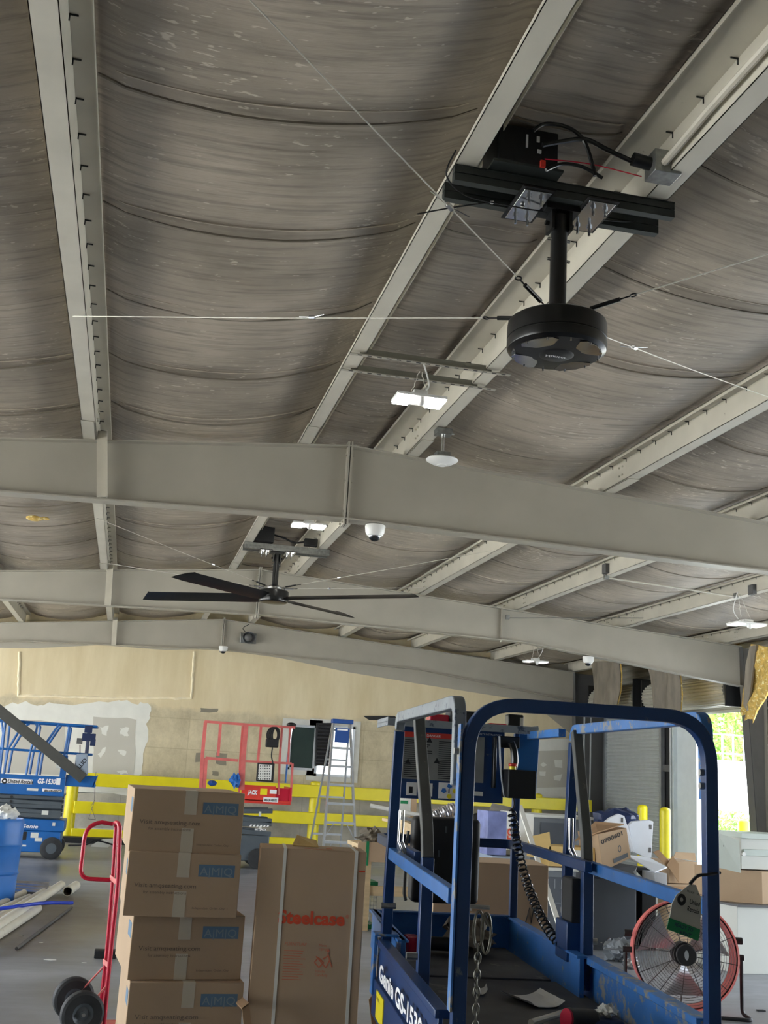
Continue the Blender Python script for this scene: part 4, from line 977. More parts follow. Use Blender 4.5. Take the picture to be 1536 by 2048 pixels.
# sliding extension rails
e = MB(LX)
u0, u1, v0, v1 = 0.04, 0.715, 1.05, 2.22
p = [Vector((u0, v0, 1.335))] + rnd((u0, v0, 1.335), (u0, v1, 1.335), (u1, v1, 1.335), 0.05, 4) + rnd((u0, v1, 1.335), (u1, v1, 1.335), (u1, v0, 1.335), 0.12, 5) + [Vector((u1, v0, 1.33))]
ext = e.rtube(p, 0.03, 0.042).build('extension_mid_rail', M['blue'], lift, bevel=0.003)
MB(LX).rtube([Vector((u1, 1.44, 1.855)), Vector((u1, 2.0, 1.855))], 0.035, 0.035).build('extension_top_rail', M['bluewear'], lift, bevel=0.003)
for u in (u1,):
    MB(LX).rtube([Vector((u, v1, 0.98)), Vector((u, v1, 1.87))], 0.035, 0.035, up=(0, 1, 0)).build('extension_post', M['blue'], lift, bevel=0.003)
# inner pipe straps beside the posts
for u, dv in ((0.0, 0.0), (0.745, 0.13)):
    b = MB(LX)
    for du in (-0.008, 0.008): b.tube([(u + du, 1.26 + dv, 1.50), (u + du, 1.26 + dv, 1.38), (u + du + 0.02, 1.24 + dv, 1.33)], 0.004, 6)
    b.build('lock_pin', M['chrome'], lift)
# warning board at the far end
M['decal'] = mat('worn grey decal sheet', srgb(128, 130, 128), 0.6, var=0.1, scale=10)
bd = MB(LX).box(0.095, 0.60, 2.02, 2.03, 1.53, 1.87).build('warning_board', M['blue'], lift, bevel=0.002)
MB(LX).box(0.10, 0.50, 2.014, 2.02, 1.62, 1.835).build('decal_sheet', M['decal'], bd, smooth=0)
MB(LX).box(0.10, 0.44, 2.012, 2.02, 1.815, 1.84).build('danger_band', M['red'], bd, smooth=0)
P3 = lambda u, v, z: LX @ Vector((u, v, z))
text('DANGER', P3(0.215, 2.010, 1.821), LU, (0, 0, 1), 0.017, M['text_white'], bd)
text('SAFETY INSTRUCTION', P3(0.46, 2.010, 1.845), LU, (0, 0, 1), 0.012, M['text_white'], bd)
for c in range(2):   # lines of small print and pictograms
    b = MB(LX)
    for i in range(19):
        z = 1.80 - i * 0.0095; x = 0.112 + c * 0.165
        L = random.uniform(0.08, 0.15); b.box(x, x + L, 2.012, 2.014, z, z + 0.0035)
    b.build('small_print', M['text_black'], bd, smooth=0)['kind'] = 'stuff'
b = MB(LX)
for u, z in ((0.23, 1.795), (0.27, 1.70), (0.13, 1.69), (0.36, 1.72), (0.42, 1.78), (0.41, 1.68)):
    b.prism([(-0.014, 0), (0.014, 0), (0, 0.026)], (u, 2.011, z), (1, 0, 0), (0, 0, 1), (0, 0.001, 0))
b.build('pictogram', M['text_black'], bd, smooth=0)
for x0, x1 in ((0.13, 0.18), (0.20, 0.255)):
    MB(LX).box(x0, x1, 2.012, 2.02, 1.545, 1.605).build('sticker', M['white'], bd, smooth=0)
    MB(LX).box(x0 + 0.012, x0 + 0.03, 2.010, 2.012, 1.555, 1.585).build('sticker_mark', M['text_black'], bd, smooth=0)
MB(LX).box(0.285, 0.39, 2.012, 2.02, 1.538, 1.612).build('sticker', M['white'], bd, smooth=0)
for (u, z, mm) in ((0.337, 1.598, 'inkb'), (0.31, 1.575, 'inkb'), (0.337, 1.55, 'yellow'), (0.364, 1.575, 'yellow')):
    MB(LX).cyl((u, 2.009, z), (u, 2.012, z), 0.013, 5).build('sticker_symbol', M['barrel'] if mm == 'inkb' else M['yellow'], bd, smooth=0)
text('I', P3(0.331, 2.008, 1.565), LU, (0, 0, 1), 0.026, M['text_black'], bd, bold=0.05)
MB(LX).box(0.44, 0.50, 2.012, 2.02, 1.56, 1.58).build('sticker', M['lgrey'], bd, smooth=0)
# tool tray on top
b = MB(LX).box(0.01, 0.74, 1.92, 2.3, 1.875, 1.884).box(0.01, 0.74, 1.915, 1.925, 1.86, 1.895).box(0.01, 0.018, 1.92, 2.3, 1.86, 1.9).box(0.732, 0.74, 1.92, 2.3, 1.86, 1.9)
b.build('tool_tray', M['greywear'], lift, bevel=0.002)
# control box with joystick and stop button
ct = MB(LX).box(0.585, 0.72, 1.86, 2.0, 1.56, 1.69).build('control_box', M['blackm'], lift, bevel=0.006)
MB(LX).tube(arc([P3(0.62, 1.88, 1.69), P3(0.625, 1.88, 1.75), P3(0.615, 1.88, 1.80), P3(0.585, 1.89, 1.83)]), 0.0).build('joystick_stem', M['black'], ct) if False else None
b = MB(); b.sweep(arc([P3(0.612, 1.88, 1.69), P3(0.618, 1.88, 1.73), P3(0.612, 1.88, 1.78), P3(0.598, 1.88, 1.815)]), [(0.017 * math.cos(i * PI / 5), 0.017 * math.sin(i * PI / 5)) for i in range(10)]); b.build('joystick', M['black'], ct)
MB(LX).cyl((0.606, 1.87, 1.69), (0.606, 1.87, 1.705), 0.016, 16).build('button_collar', M['yellow'], ct)
MB(LX).cyl((0.606, 1.87, 1.705), (0.606, 1.87, 1.718), 0.02, 20).build('stop_button', M['red'], ct, bevel=0.004)
b = MB(LX).box(0.56, 0.66, 1.96, 2.0, 1.79, 1.845).box(0.53, 0.545, 1.94, 1.98, 1.6, 1.84); b.build('control_bracket', M['black'], ct, bevel=0.004)
MB().tube(arc([P3(0.545, 1.90, 1.84), P3(0.555, 1.90, 1.70), P3(0.57, 1.90, 1.60), P3(0.58, 1.90, 1.56)]), 0.005, 6).build('switch_arm', M['alu'], ct)
b = MB(LX).prism([(0, 0), (0.06, 0.02), (0.07, 0.30), (-0.03, 0.30), (-0.05, 0.12), (-0.02, 0.10)], (0.69, 1.97, 1.56), (1, 0, 0), (0, 0, 1), (0, 0.006, 0)); b.build('control_hanger', M['blue2'], ct, bevel=0.002)
# coiled cord
def helix(pts, R, n, r, m, name, par):
    P = arc(pts, 20); L = [0]
    for i in range(1, len(P)): L.append(L[-1] + (P[i] - P[i - 1]).length)
    out = []; N = n * 12; s = None; j = 0
    for i in range(N + 1):
        d = L[-1] * i / N
        while j < len(L) - 2 and L[j + 1] < d: j += 1
        t = (d - L[j]) / max(1e-6, L[j + 1] - L[j]); c = P[j].lerp(P[j + 1], t); T_ = (P[j + 1] - P[j]).normalized()
        if s is None: s = T_.cross(Vector((0, 1, 0))).normalized()
        s = (s - T_ * s.dot(T_)).normalized(); w = s.cross(T_); a = 2 * PI * i / 12; k = min(1, i / 12, (N - i) / 12)
        out.append(c + (s * math.cos(a) + w * math.sin(a)) * R * k)
    return MB().tube(out, r, 5).build(name, m, par)
MB().tube(arc([P3(0.63, 1.93, 1.56), P3(0.635, 1.93, 1.53), P3(0.625, 1.93, 1.50), P3(0.64, 1.92, 1.475)]), 0.004, 6).build('cord_lead', M['black'], ct)
hp = lambda px, py, v: LX @ (Vector((0, 0, 0))) if False else at(px, py, Y=(LO + LV * v).y - 0.055)
helix([hp(1022, 1617, 1.9), hp(1035, 1690, 1.8), hp(1052, 1760, 1.7), hp(1080, 1830, 1.55), hp(1112, 1880, 1.4), hp(1143, 1893, 1.32)], 0.0185, 33, 0.004, M['black'], 'coiled_cord', ct)
# manual box on the slanted post
mbx = MB(LX).box(0.70, 0.745, 1.22, 1.35, 1.10, 1.27).build('manual_box', M['blackm'], lift, bevel=0.006)
MB(LX).box(0.698, 0.715, 1.345, 1.352, 1.11, 1.26).build('box_lid', M['alu'], mbx, smooth=0)
MB(LX).box(0.69, 0.75, 1.24, 1.4, 0.95, 1.10).build('box_bracket', M['blue'], mbx, bevel=0.004)
# chain with spring hooks on the gate post
def chain(parent, p0, n, L, r, m):
    b = MB(); z = p0[2]
    for i in range(n):
        c = Vector((p0[0], p0[1], z)); e1 = Vector((1, 0, 0)) if i % 2 else Vector((0.3, 0.95, 0)); q = []
        for k in range(16):
            a = 2 * PI * k / 16; q.append(c + e1 * (math.cos(a) * L * 0.33) + Vector((0, 0, 1)) * (math.sin(a) * L * 0.62))
        b.tube(q, r, 6, closed=True); z -= L * 0.92
    return b.build('chain', m, parent)
M['chainm'] = mat('weathered chain', srgb(120, 118, 108), 0.45, 0.8, var=0.3, scale=30)
cp = P3(0.045, -0.03, 1.17)
ch = chain(lift, (cp.x, cp.y, cp.z), 26, 0.0245, 0.0028, M['chainm']); ch['kind'] = 'stuff'
for dx, z, L in ((0.0, 1.225, 0.05), (0.022, 1.215, 0.055)):
    q = []
    for k in range(20):
        a = 2 * PI * k / 20; q.append(P3(0.045 + dx + math.cos(a) * 0.014, -0.03, z + math.sin(a) * L))
    MB().tube(q, 0.004, 6, closed=True).build('snap_hook', M['chainm'], ch)
MB(LX).cyl((0.02, -0.02, 1.285), (0.075, -0.03, 1.285), 0.006, 8).build('hook_pin', M['galv'], ch)
MB().tube([P3(0.06, -0.03, 1.265), P3(0.075, -0.03, 1.235)], 0.006, 8).build('toggle', M['chainm'], ch)
b = MB(LX)
for u, z in ((0.735, 1.66), (0.735, 1.70), (-0.03, 1.72)): b.cyl((u - 0.012, -0.0, z), (u + 0.03, -0.0, z), 0.010, 8)
b.build('hinge_bolt', M['galv'], lift)
# lettering on the outside of the left toe board
text('Genie GS-1530', P3(-0.0615, 1.22, 0.865), -LV, (0, 0, 1), 0.085, M['text_white'], lift, ext=0.001, bold=0.03, width=1.0)
MB(LX).box(-0.064, -0.06, 1.06, 1.26, 0.72, 0.82).build('sticker', M['yellow'], lift, smooth=0)
text('WARNING', P3(-0.0655, 1.24, 0.79), -LV, (0, 0, 1), 0.02, M['text_black'], lift)

# things on the lift
t = thing('rental_tag', 'grey paper rental tag with green ready to rent strip hung on the lift hoop', 'tag', P3(0.70, -0.06, 1.2))
TG = lambda px, py: at(px, py, Y=(LO + LV * -0.02 + LU * 0.7).y - 0.02)
M['tagpaper'] = mat('worn tag card', srgb(178, 178, 170), 0.6, var=0.06)
def face(poly, th, name, m, par, Yf=TG):
    P = [Yf(*p) for p in poly]; n = len(P); b = MB(); b.add(P + [p + Vector((0, th, 0)) for p in P], [tuple(range(n)), tuple(range(2 * n - 1, n - 1, -1))] + [(i, (i + 1) % n, n + (i + 1) % n, n + i) for i in range(n)])
    return b.build(name, m, par, smooth=0)
face([(1379, 1769), (1392, 1770), (1403, 1800), (1400, 1872), (1339, 1837), (1344, 1808), (1353, 1790)], 0.003, 'card', M['tagpaper'], t)
face([(1338, 1835), (1400, 1859), (1396, 1882), (1333, 1858)], 0.002, 'green_strip', M['green'], t, lambda a, b_: TG(a, b_) - Vector((0, 0.002, 0)))
o = TG(1353, 1806) - Vector((0, 0.004, 0))
dd = (TG(1400, 1822) - TG(1350, 1805)).normalized(); dd.y = 0; dd.normalize(); uu = Vector((-dd.z, 0, dd.x))
text('United', TG(1377, 1806) - Vector((0, 0.004, 0)), dd, uu, 0.018, M['text_black'], t, bold=0.02, width=0.033)
text('Rentals', TG(1372, 1820) - Vector((0, 0.004, 0)), dd, uu, 0.018, M['text_black'], t, bold=0.02, width=0.038)
b = MB(); c = TG(1362, 1799) - Vector((0, 0.004, 0)); b.lathe([(0.006, 0), (0.0165, 0)], c, (0, 1, 0), 24, scale=(1.0, 0.85)); b.build('logo_ring', M['text_black'], t, smooth=0)
text('MARK   WITH', TG(1372, 1783) - Vector((0, 0.004, 0)), dd, uu, 0.009, M['text_black'], t)
text('READY TO', TG(1347, 1851) - Vector((0, 0.004, 0)), dd, uu, 0.014, M['navy'], t, bold=0.02, width=0.06)
text('RENT', TG(1358, 1867) - Vector((0, 0.004, 0)), dd, uu, 0.014, M['navy'], t, bold=0.02, width=0.035)
MB().tube(arc([TG(1380, 1768), P3(0.70, -0.035, 1.40), P3(0.735, -0.03, 1.405), P3(0.78, -0.01, 1.41)]), 0.005, 6).build('tie', M['black'], t)

# crumpled cloth, papers, drill on the deck
def crumple(c, r, m, name, label, cat, sq=0.5, seed=1, parent=None, amp=0.5):
    random.seed(seed); b = MB(); b.ball((0, 0, 0), 1.0, 28)
    b.v = [Vector(c) + Vector((p.x * r * (1 + amp * noise.noise(p * 2.3 + Vector((seed, 0, 0)))), p.y * r * (1 + amp * noise.noise(p * 2.1 + Vector((0, seed, 0)))), r * sq + p.z * r * sq * (1 + 1.6 * amp * noise.noise(p * 3 + Vector((0, 0, seed)))))) for p in b.v]
    o = b.build(name, m, smooth=20)
    return tag(o, label, cat)
q = P3(0.44, 1.98, 0.85); crumple((q.x, q.y, 0.85), 0.10, M['rag'], 'cloth_rag', 'crumpled brown grey rag in the far corner of the lift deck', 'rag', 0.75, 5, amp=0.9)
q = P3(0.27, 1.95, 0.85)
t = thing('cordless_drill', 'dark red and black cordless tool lying at the back of the lift deck', 'power tool', (q.x, q.y, 0.852))
MB().cyl((q.x - 0.08, q.y, 0.90), (q.x + 0.1, q.y - 0.03, 0.90), 0.03, 14).build('tool_body', M['blackm'], t, bevel=0.004)
MB().box(q.x - 0.12, q.x - 0.06, q.y - 0.05, q.y + 0.05, 0.852, 0.93).build('battery', M['maroon'] if 'maroon' in M else M['truckred'], t, bevel=0.006)
def sheet(poly, z, m, name, label, cat, curl=0.02):
    P = [at(px, py, Z=z) for px, py in poly]; n = 8; b = MB(); v = []
    for i in range(n + 1):
        for j in range(n + 1):
            a = P[0].lerp(P[1], i / n); c = P[3].lerp(P[2], i / n); q = a.lerp(c, j / n); q.z = z + 0.002 + curl * (abs(2 * i / n - 1) ** 3) + random.uniform(0, 0.002); v.append(q)
    m_ = n + 1; f = [(i * m_ + j, i * m_ + j + 1, (i + 1) * m_ + j + 1, (i + 1) * m_ + j) for i in range(n) for j in range(n)]
    k = len(v); b.add(v + [p + Vector((0, 0, 0.0015)) for p in v], f + [tuple(x + k for x in reversed(q)) for q in f])
    return tag(b.build(name, m, smooth=0), label, cat)
sheet([(1000, 1995), (1080, 1990), (1130, 2016), (1060, 2018)], 0.848, M['paper'], 'paper_sheet', 'torn plastic covered paper sheet on the near part of the lift deck', 'paper')
sheet([(948, 1978), (972, 1980), (975, 1992), (948, 1990)], 0.848, M['paper'], 'paper_sheet', 'small square paper scrap on the lift deck beside the chain', 'paper')
p0, p1 = at(1062, 2046, Z=0.87), at(1130, 2025, Z=0.87)
tag(MB().cyl(p0, p1, 0.012, 10).build('plastic_pipe', M['pvc']), 'short pale pipe at the bottom edge on the lift deck', 'pipe')
q = at(1165, 2032, Z=0.92)
t = thing('impact_driver', 'black power tool with dark red end cap at the bottom edge on the lift deck', 'power tool', (q.x, q.y, 0.85))
MB().cyl((q.x - 0.05, q.y, 0.91), (q.x + 0.05, q.y + 0.02, 0.90), 0.036, 20).build('tool_body', M['blackm'], t, bevel=0.006)
MB().cyl((q.x - 0.058, q.y - 0.002, 0.911), (q.x - 0.05, q.y, 0.91), 0.032, 20).build('end_cap', M['truckred'], t)
MB().box(q.x + 0.0, q.x + 0.14, q.y - 0.02, q.y + 0.09, 0.852, 0.91).build('battery', M['navy'], t, bevel=0.01)
q = at(1222, 2012, Z=0.95)
crumple((q.x, q.y + 0.03, 0.915), 0.030, M['paper'], 'crumpled_paper', 'crumpled white paper lying on the dark power tool', 'paper', 0.5, 9, amp=1.0)
# on the tray
q = P3(0.66, 2.06, 1.884)
t = thing('jobsite_radio', 'small black box radio on the right end of the lift tray', 'radio', q)
MB().box(q.x - 0.045, q.x + 0.035, q.y - 0.03, q.y + 0.03, 1.884, 1.955).build('radio_shell', M['black'], t, bevel=0.008)
MB().box(q.x + 0.012, q.x + 0.03, q.y - 0.034, q.y - 0.03, 1.895, 1.94).build('speaker_grille', M['chrome'], t, smooth=0)
q = P3(0.57, 2.04, 1.885)
tag(MB().box(q.x - 0.05, q.x + 0.035, q.y - 0.03, q.y + 0.03, 1.885, 1.905).build('tool_case', M['truckred'], bevel=0.005), 'flat dark red case on the lift tray beside the black radio', 'case')
q = P3(0.34, 2.05, 1.885)
t = thing('power_drill', 'red and black power tool lying on the lift tray behind the grey rail', 'power tool', (q.x, q.y, 1.885))
MB().box(q.x - 0.12, q.x - 0.02, q.y - 0.04, q.y + 0.04, 1.886, 1.93).build('tool_body', M['truckred'], t, bevel=0.01)
MB().box(q.x - 0.02, q.x + 0.12, q.y - 0.05, q.y + 0.05, 1.886, 1.955).build('battery', M['blackm'], t, bevel=0.012)

# black case hung on the extension rail
t = thing('plastic_case', 'tall black plastic case hung on the far rail of the near lift', 'case', P3(0.31, 2.12, 1.06), None)
MB(LX).box(0.18, 0.505, 2.04, 2.16, 1.06, 1.45).build('shell', M['blackm'], t, bevel=0.025, seg=3)
MB(LX).tube([(0.155, 2.05, 1.38), (0.148, 2.04, 1.33), (0.148, 2.04, 1.10), (0.158, 2.05, 1.07)], 0.008).build('handle', M['coldark'], t)
for u in (0.22, 0.42):
    MB(LX).box(u, u + 0.03, 2.15, 2.25, 1.36, 1.368).box(u, u + 0.03, 2.244, 2.25, 1.31, 1.368).build('rail_hook', M['black'], t, smooth=0)
b = MB(LX)
for u, z in ((0.30, 1.27), (0.33, 1.38)): b.box(u, u + 0.008, 2.034, 2.04, z, z + 0.03)
b.build('catch', M['scissor'], t, smooth=0)
# big cartons behind the lift
def carton(name, label, c, w, d, h, yaw, m=None, group=None, tapem=True, tilt=0, roll=0, parent_z=None):
    t = thing(name, label, 'box', c, group)
    X = yawf(c, yaw, tilt, roll)
    MB(X).box(-w / 2, w / 2, -d / 2, d / 2, 0, h).build('carton_body', m or M['card'], t, bevel=0.004)
    if tapem:
        MB(X).box(-0.03, 0.03, -d / 2 - 0.001, d / 2 + 0.001, h, h + 0.001).build('tape', M['tape'], t, smooth=0)
    return t, X
t, X = carton('cardboard_carton', 'big plain brown carton standing behind the black trunk and lift', (2.02, 6.12, 0), 0.62, 0.4, 1.20, -9, tapem=False)
MB(X).box(-0.17, -0.10, -0.206, -0.2, 0.95, 1.12).build('document_sleeve', M['paper'], t, smooth=0)
MB(X).tube([(0.19, -0.203, 0.90), (0.21, -0.203, 0.98), (0.22, -0.203, 0.90), (0.235, -0.203, 0.985), (0.25, -0.203, 0.93), (0.245, -0.203, 0.99)], 0.003, 4).build('marker_scrawl', M['text_black'], t)

# ------------------------------------------------------------------ stack of chair cartons
def amq(i, x0, z, y, rot, lab):
    w, h, d = 0.478, 0.262, 0.62
    ca, sa = math.cos(math.radians(rot)), math.sin(math.radians(rot))
    c = (x0 + ca * w / 2 - sa * d / 2, y + sa * w / 2 + ca * d / 2, z)
    t = thing('chair_carton', lab, 'box', c, 'chair cartons stacked in the left foreground')
    X = yawf(c, rot)
    MB(X).box(-w / 2, w / 2, -d / 2, d / 2, 0.001, h).build('carton_body', M['card'], t, bevel=0.003)
    f = -d / 2
    tx = -0.005 + 0.012 * ((i * 7) % 3 - 1)
    MB(X).box(tx - 0.026, tx + 0.026, f - 0.0012, f, h - 0.10, h).box(tx - 0.026, tx + 0.026, f - 0.0012, f + 0.12, h - 0.0005, h + 0.0008).build('tape', M['tape'], t, smooth=0)
    MB(X).box(tx - 0.030, tx + 0.022, f - 0.0012, f, 0.001, 0.105).build('tape', M['tape'], t, smooth=0)
    MB(X).box(0.06, 0.215, f - 0.001, f, h - 0.095, h - 0.045).build('logo_panel', M['inkblue'], t, smooth=0)
    E = (X.to_3x3() @ Vector((1, 0, 0)))
    q = lambda u, z_: X @ Vector((u, f - 0.0006, z_))
    text('A|M|Q', q(0.066, h - 0.088), E, (0, 0, 1), 0.046, M['inkblue2'], t, ext=0.0008, width=0.14)
    text('Visit amqseating.com', q(-0.205, 0.118), E, (0, 0, 1), 0.026, M['ink'], t, ext=0.0008, width=0.26)
    text('for assembly instructions', q(-0.165, 0.093), E, (0, 0, 1), 0.017, M['ink'], t, ext=0.0008, width=0.18)
    text('Independent Order, Qty: 1', q(0.045, 0.035), E, (0, 0, 1), 0.012, M['ink'], t, ext=0.0008, width=0.15)
    # marks on the left side
    MB(X).box(-w / 2 - 0.001, -w / 2, -d / 2 + 0.03, -d / 2 + 0.15, h - 0.10, h - 0.04).build('side_logo', M['inkblue'], t, smooth=0)
    return t
# ------------------------------------------------------------------ chair cartons
tops = [0.2155, 0.478, 0.741, 0.998, 1.256, 1.512]
xs0 = [0.11, 0.108, 0.118, 0.106, 0.060, 0.056]
ysf = [5.02, 5.03, 4.99, 5.02, 4.99, 5.0]; rots = [0, 2, 3, 5, 1.2, 2.5]
labs = ['lowest chair carton, flat on the floor under the stack on the left', 'chair carton at the bottom edge of the left stack, two below the middle one',
        'chair carton with diagonal scuffs just below the carton with the curled tape', 'chair carton with a curled tape end, second from the top but one in the left stack',
        'chair carton just below the topmost one in the left stack', 'topmost chair carton of the stack on the left']
labs[1] = 'chair carton cut by the bottom edge, with torn tape end, in the left stack'
labs[2] = 'chair carton directly above the one cut by the bottom edge in the left stack'
labs[3] = 'chair carton directly under the second from the top in the left stack'
labs[4] = 'chair carton second from the top in the left stack'
zz = 0.0
amq(0, xs0[0], 0.0, ysf[0], rots[0], labs[0]).scale = (1, 1, 0.2145 / 0.262)
for i in range(1, 6): amq(i, xs0[i], tops[i - 1], ysf[i], rots[i], labs[i])
# tall strapped furniture carton
t = thing('furniture_carton', 'tall brown strapped furniture carton with orange red print', 'box', (0.85, 5.2, 0))
X = yawf((0.868, 5.13, 0), -6)
MB(X).box(-0.235, 0.235, -0.13, 0.13, 0.0, 1.295).build('carton_body', M['card'], t, bevel=0.004)
for u in (-0.125, 0.19):
    MB(X).box(u - 0.007, u + 0.007, -0.1325, 0.1325, 0.0, 1.2975).build('strap', M['strap'], t, smooth=0)
E_ = (X.to_3x3() @ Vector((1, 0, 0))); q = lambda u, z, d=-0.1305: X @ Vector((u, d, z))
text('Steelcase', q(-0.135, 0.985), E_, (0, 0, 1), 0.075, M['inkred'], t, bold=0.035, width=0.29)
text('®', q(0.158, 1.015), E_, (0, 0, 1), 0.02, M['inkred'], t)
M['inkred2'] = mat('thin orange print', srgb(206, 118, 88), 0.8, var=0.03)
text('FURNITURE', q(-0.10, 0.895), E_, (0, 0, 1), 0.018, M['inkred2'], t, shear=0.3)
b = MB(X)
for i in range(12): b.box(-0.10, -0.10 + random.uniform(0.07, 0.1), -0.1308, -0.13, 0.872 - i * 0.0105, 0.8745 - i * 0.0105)
b.build('small_print', M['inkred2'], t, smooth=0)['kind'] = 'stuff'
text('Move\nUpright', q(0.05, 0.895), E_, (0, 0, 1), 0.015, M['inkred2'], t)
text('Handle\nCarefully', q(0.04, 0.79), E_, (0, 0, 1), 0.015, M['inkred2'], t)
b = MB(X)
for p0, p1 in (((0.09, 0.87), (0.10, 0.84)), ((0.10, 0.84), (0.085, 0.81)), ((0.10, 0.84), (0.112, 0.812)), ((0.095, 0.86), (0.07, 0.845)), ((0.05, 0.85), (0.075, 0.83)), ((0.075, 0.83), (0.055, 0.81)), ((0.055, 0.81), (0.035, 0.83)), ((0.035, 0.83), (0.05, 0.85)), ((0.04, 0.855), (0.085, 0.81))):
    b.bar((p0[0], -0.1308, p0[1]), (p1[0], -0.1308, p1[1]), 0.001, 0.005, up=(0, 0, 1))
b.cyl((0.092, -0.1315, 0.878), (0.092, -0.1305, 0.878), 0.006, 10)
b.build('handling_pictogram', M['inkred2'], t, smooth=0)
MB(X).box(0.205, 0.232, -0.131, -0.13, 1.21, 1.217).build('red_mark', M['inkred'], t, smooth=0)
MB(X).box(0.06, 0.085, -0.05, -0.02, 1.2955, 1.296).box(-0.04, 0.09, -0.1, -0.09, 1.2955, 1.296).build('top_print', M['inkred2'], t, smooth=0)
# crumpled tan paper on top
q_ = X @ Vector((-0.03, 0.0, 1.298))
b = MB(); b.slab([q_ + Vector((-0.06, 0.0, 0)), q_ + Vector((0.055, -0.02, 0.0)), q_ + Vector((0.06, 0.07, 0.02)), q_ + Vector((-0.03, 0.08, 0.04))], (0, 0, 0.004)); b.slab([q_ + Vector((-0.06, 0.0, 0.004)), q_ + Vector((-0.03, 0.08, 0.044)), q_ + Vector((-0.01, 0.10, 0.02)), q_ + Vector((0.03, 0.09, 0.01))], (0, 0.002, 0.003))
tag(b.build('packing_paper', M['envel'], smooth=0), 'crumpled tan paper lying on the tall strapped carton', 'paper')
# flattened cardboard pieces at the bottom edge
b = MB(); P = [at(484, 2016, Y=4.9), at(498, 2006, Y=4.9), at(505, 2060, Y=4.9), at(490, 2075, Y=4.9)]
b.slab(P, (0.0, 0.015, 0)).slab([P[0], P[1], P[1] + Vector((-0.02, 0.16, 0)), P[0] + Vector((-0.02, 0.16, 0))], (0, 0, -0.006)); 
P2 = [P[3], P[2], Vector((P[2].x, 4.9, 0.0)), Vector((P[3].x, 4.9, 0.0))]; b.slab(P2, (0, 0.015, 0))
tag(b.build('cardboard_offcut', M['cardin'], smooth=0), 'brown cardboard edge between the two carton stacks at the bottom', 'cardboard')
b = MB(); P = [at(738, 2000, Y=5.2), at(755, 1978, Y=5.2), at(772, 2060, Y=5.2), at(745, 2060, Y=5.2)]
b.slab(P, (0, 0.01, 0)); b.slab([P[3], P[2], Vector((P[2].x, 5.2, 0)), Vector((P[3].x, 5.2, 0))], (0, 0.012, 0)); b.slab([P[1] + Vector((0, .02, -0.03)), P[1] + Vector((0.10, .1, -0.1)), Vector((P[2].x + 0.1, 5.35, 0)), Vector((P[2].x, 5.25, 0))], (0, 0.01, 0))
tag(b.build('cardboard_sheet', M['cardin'], smooth=0), 'torn cardboard sheets standing beside the lift toe board', 'cardboard')

# ------------------------------------------------------------------ hand truck
t = thing('hand_truck', 'red two wheel hand truck left of the chair cartons', 'hand truck', (0.0, 7.5, 0))
hw = 0.105
def hp2(u, v, z): return Vector((u, v, z))
# frame leans slightly, seen from its side: rails in a plane that runs away from the camera
A1 = at(228, 1650, Y=6.35); A2 = at(240, 1655, Y=6.1)
for (y, pts, nm) in ((7.72, [(232, 1652), (224, 1780), (214, 1900), (202, 2010), (200, 2045)], 'side_rail'), (7.38, [(240, 1652), (236, 1760), (226, 1860), (214, 1980), (207, 2065)], 'side_rail')):
    P = [at(px, py, Y=y) for px, py in pts]
    P[-1] = Vector((P[-1].x, y, 0.03))
    MB().tube(arc(P, 4), 0.0135, 12).build(nm, M['truckred'], t)
P = [at(px, py, Y=y) for px, py, y in ((240, 1658, 7.38), (237, 1647, 7.45), (230, 1645, 7.6), (232, 1652, 7.72))]
MB().tube(arc(P, 4), 0.0135, 12).build('top_bow', M['truckred'], t)
P = [at(226, 1648, Y=7.7)] + rnd(at(200, 1645, Y=7.7), at(172, 1648, Y=7.7), at(166, 1700, Y=7.7), 0.10) + rnd(at(165, 1700, Y=7.7), at(160, 1758, Y=7.7), at(190, 1758, Y=7.7), 0.07) + [at(222, 1760, Y=7.7)]
MB().tube(P, 0.0135, 12).build('loop_handle', M['truckred'], t)
for py, px in ((1758, 224), (1926, 210)):
    a, c = at(px - 4, py - 4, Y=7.72), at(px + 8, py + 6, Y=7.38)
    MB().bar(a, c, 0.004, 0.03).build('cross_plate', M['pinkplate'] if 'pinkplate' in M else M['pink'], t, smooth=0)
wc = [at(147, 1997, Z=0.13), at(164, 2028, Z=0.13)]
wd = Vector((0.25, -1, 0)).normalized()
for i, c in enumerate(wc):
    R = 0.13; c = Vector((c.x, c.y, R + 0.002))
    prof = [(0.06, -0.028), (0.085, -0.036), (R - 0.018, -0.038), (R - 0.004, -0.028), (R, -0.01), (R, 0.01), (R - 0.004, 0.028), (R - 0.018, 0.038), (0.085, 0.036), (0.06, 0.028)]
    w = MB().lathe(prof, c, wd, 36).build('wheel', M['rubber'], t)
    MB().lathe([(1e-5, 0.03), (0.018, 0.03), (0.02, 0.018), (0.04, 0.012), (0.055, 0.026), (0.062, 0.03), (0.062, -0.03), (0.055, -0.026), (0.04, -0.012), (1e-5, -0.018)], c, wd, 28).build('wheel_rim', M['rim'] if 'rim' in M else M['scissor'], w)
    MB().cyl(c + wd * 0.02, c + wd * 0.045, 0.011, 12).build('hub_cap', M['galv'], w)
a = Vector((wc[0].x, wc[0].y, 0.127)); c = Vector((wc[1].x, wc[1].y, 0.127)); MB().cyl(a, c, 0.009, 10).build('axle', M['galv'], t)
for (w0, px, py, y) in ((a, 206, 1935, 7.72), (c, 216, 1968, 7.38)):
    MB().cyl(w0, at(px, py, Y=y), 0.006, 8).build('brace_rod', M['pink'], t)
xb = at(200, 2048, Y=7.5).x
MB().box(xb - 0.02, xb + 0.17, 7.35, 7.75, 0.004, 0.01).build('toe_plate', M['truckred'], t, smooth=0)

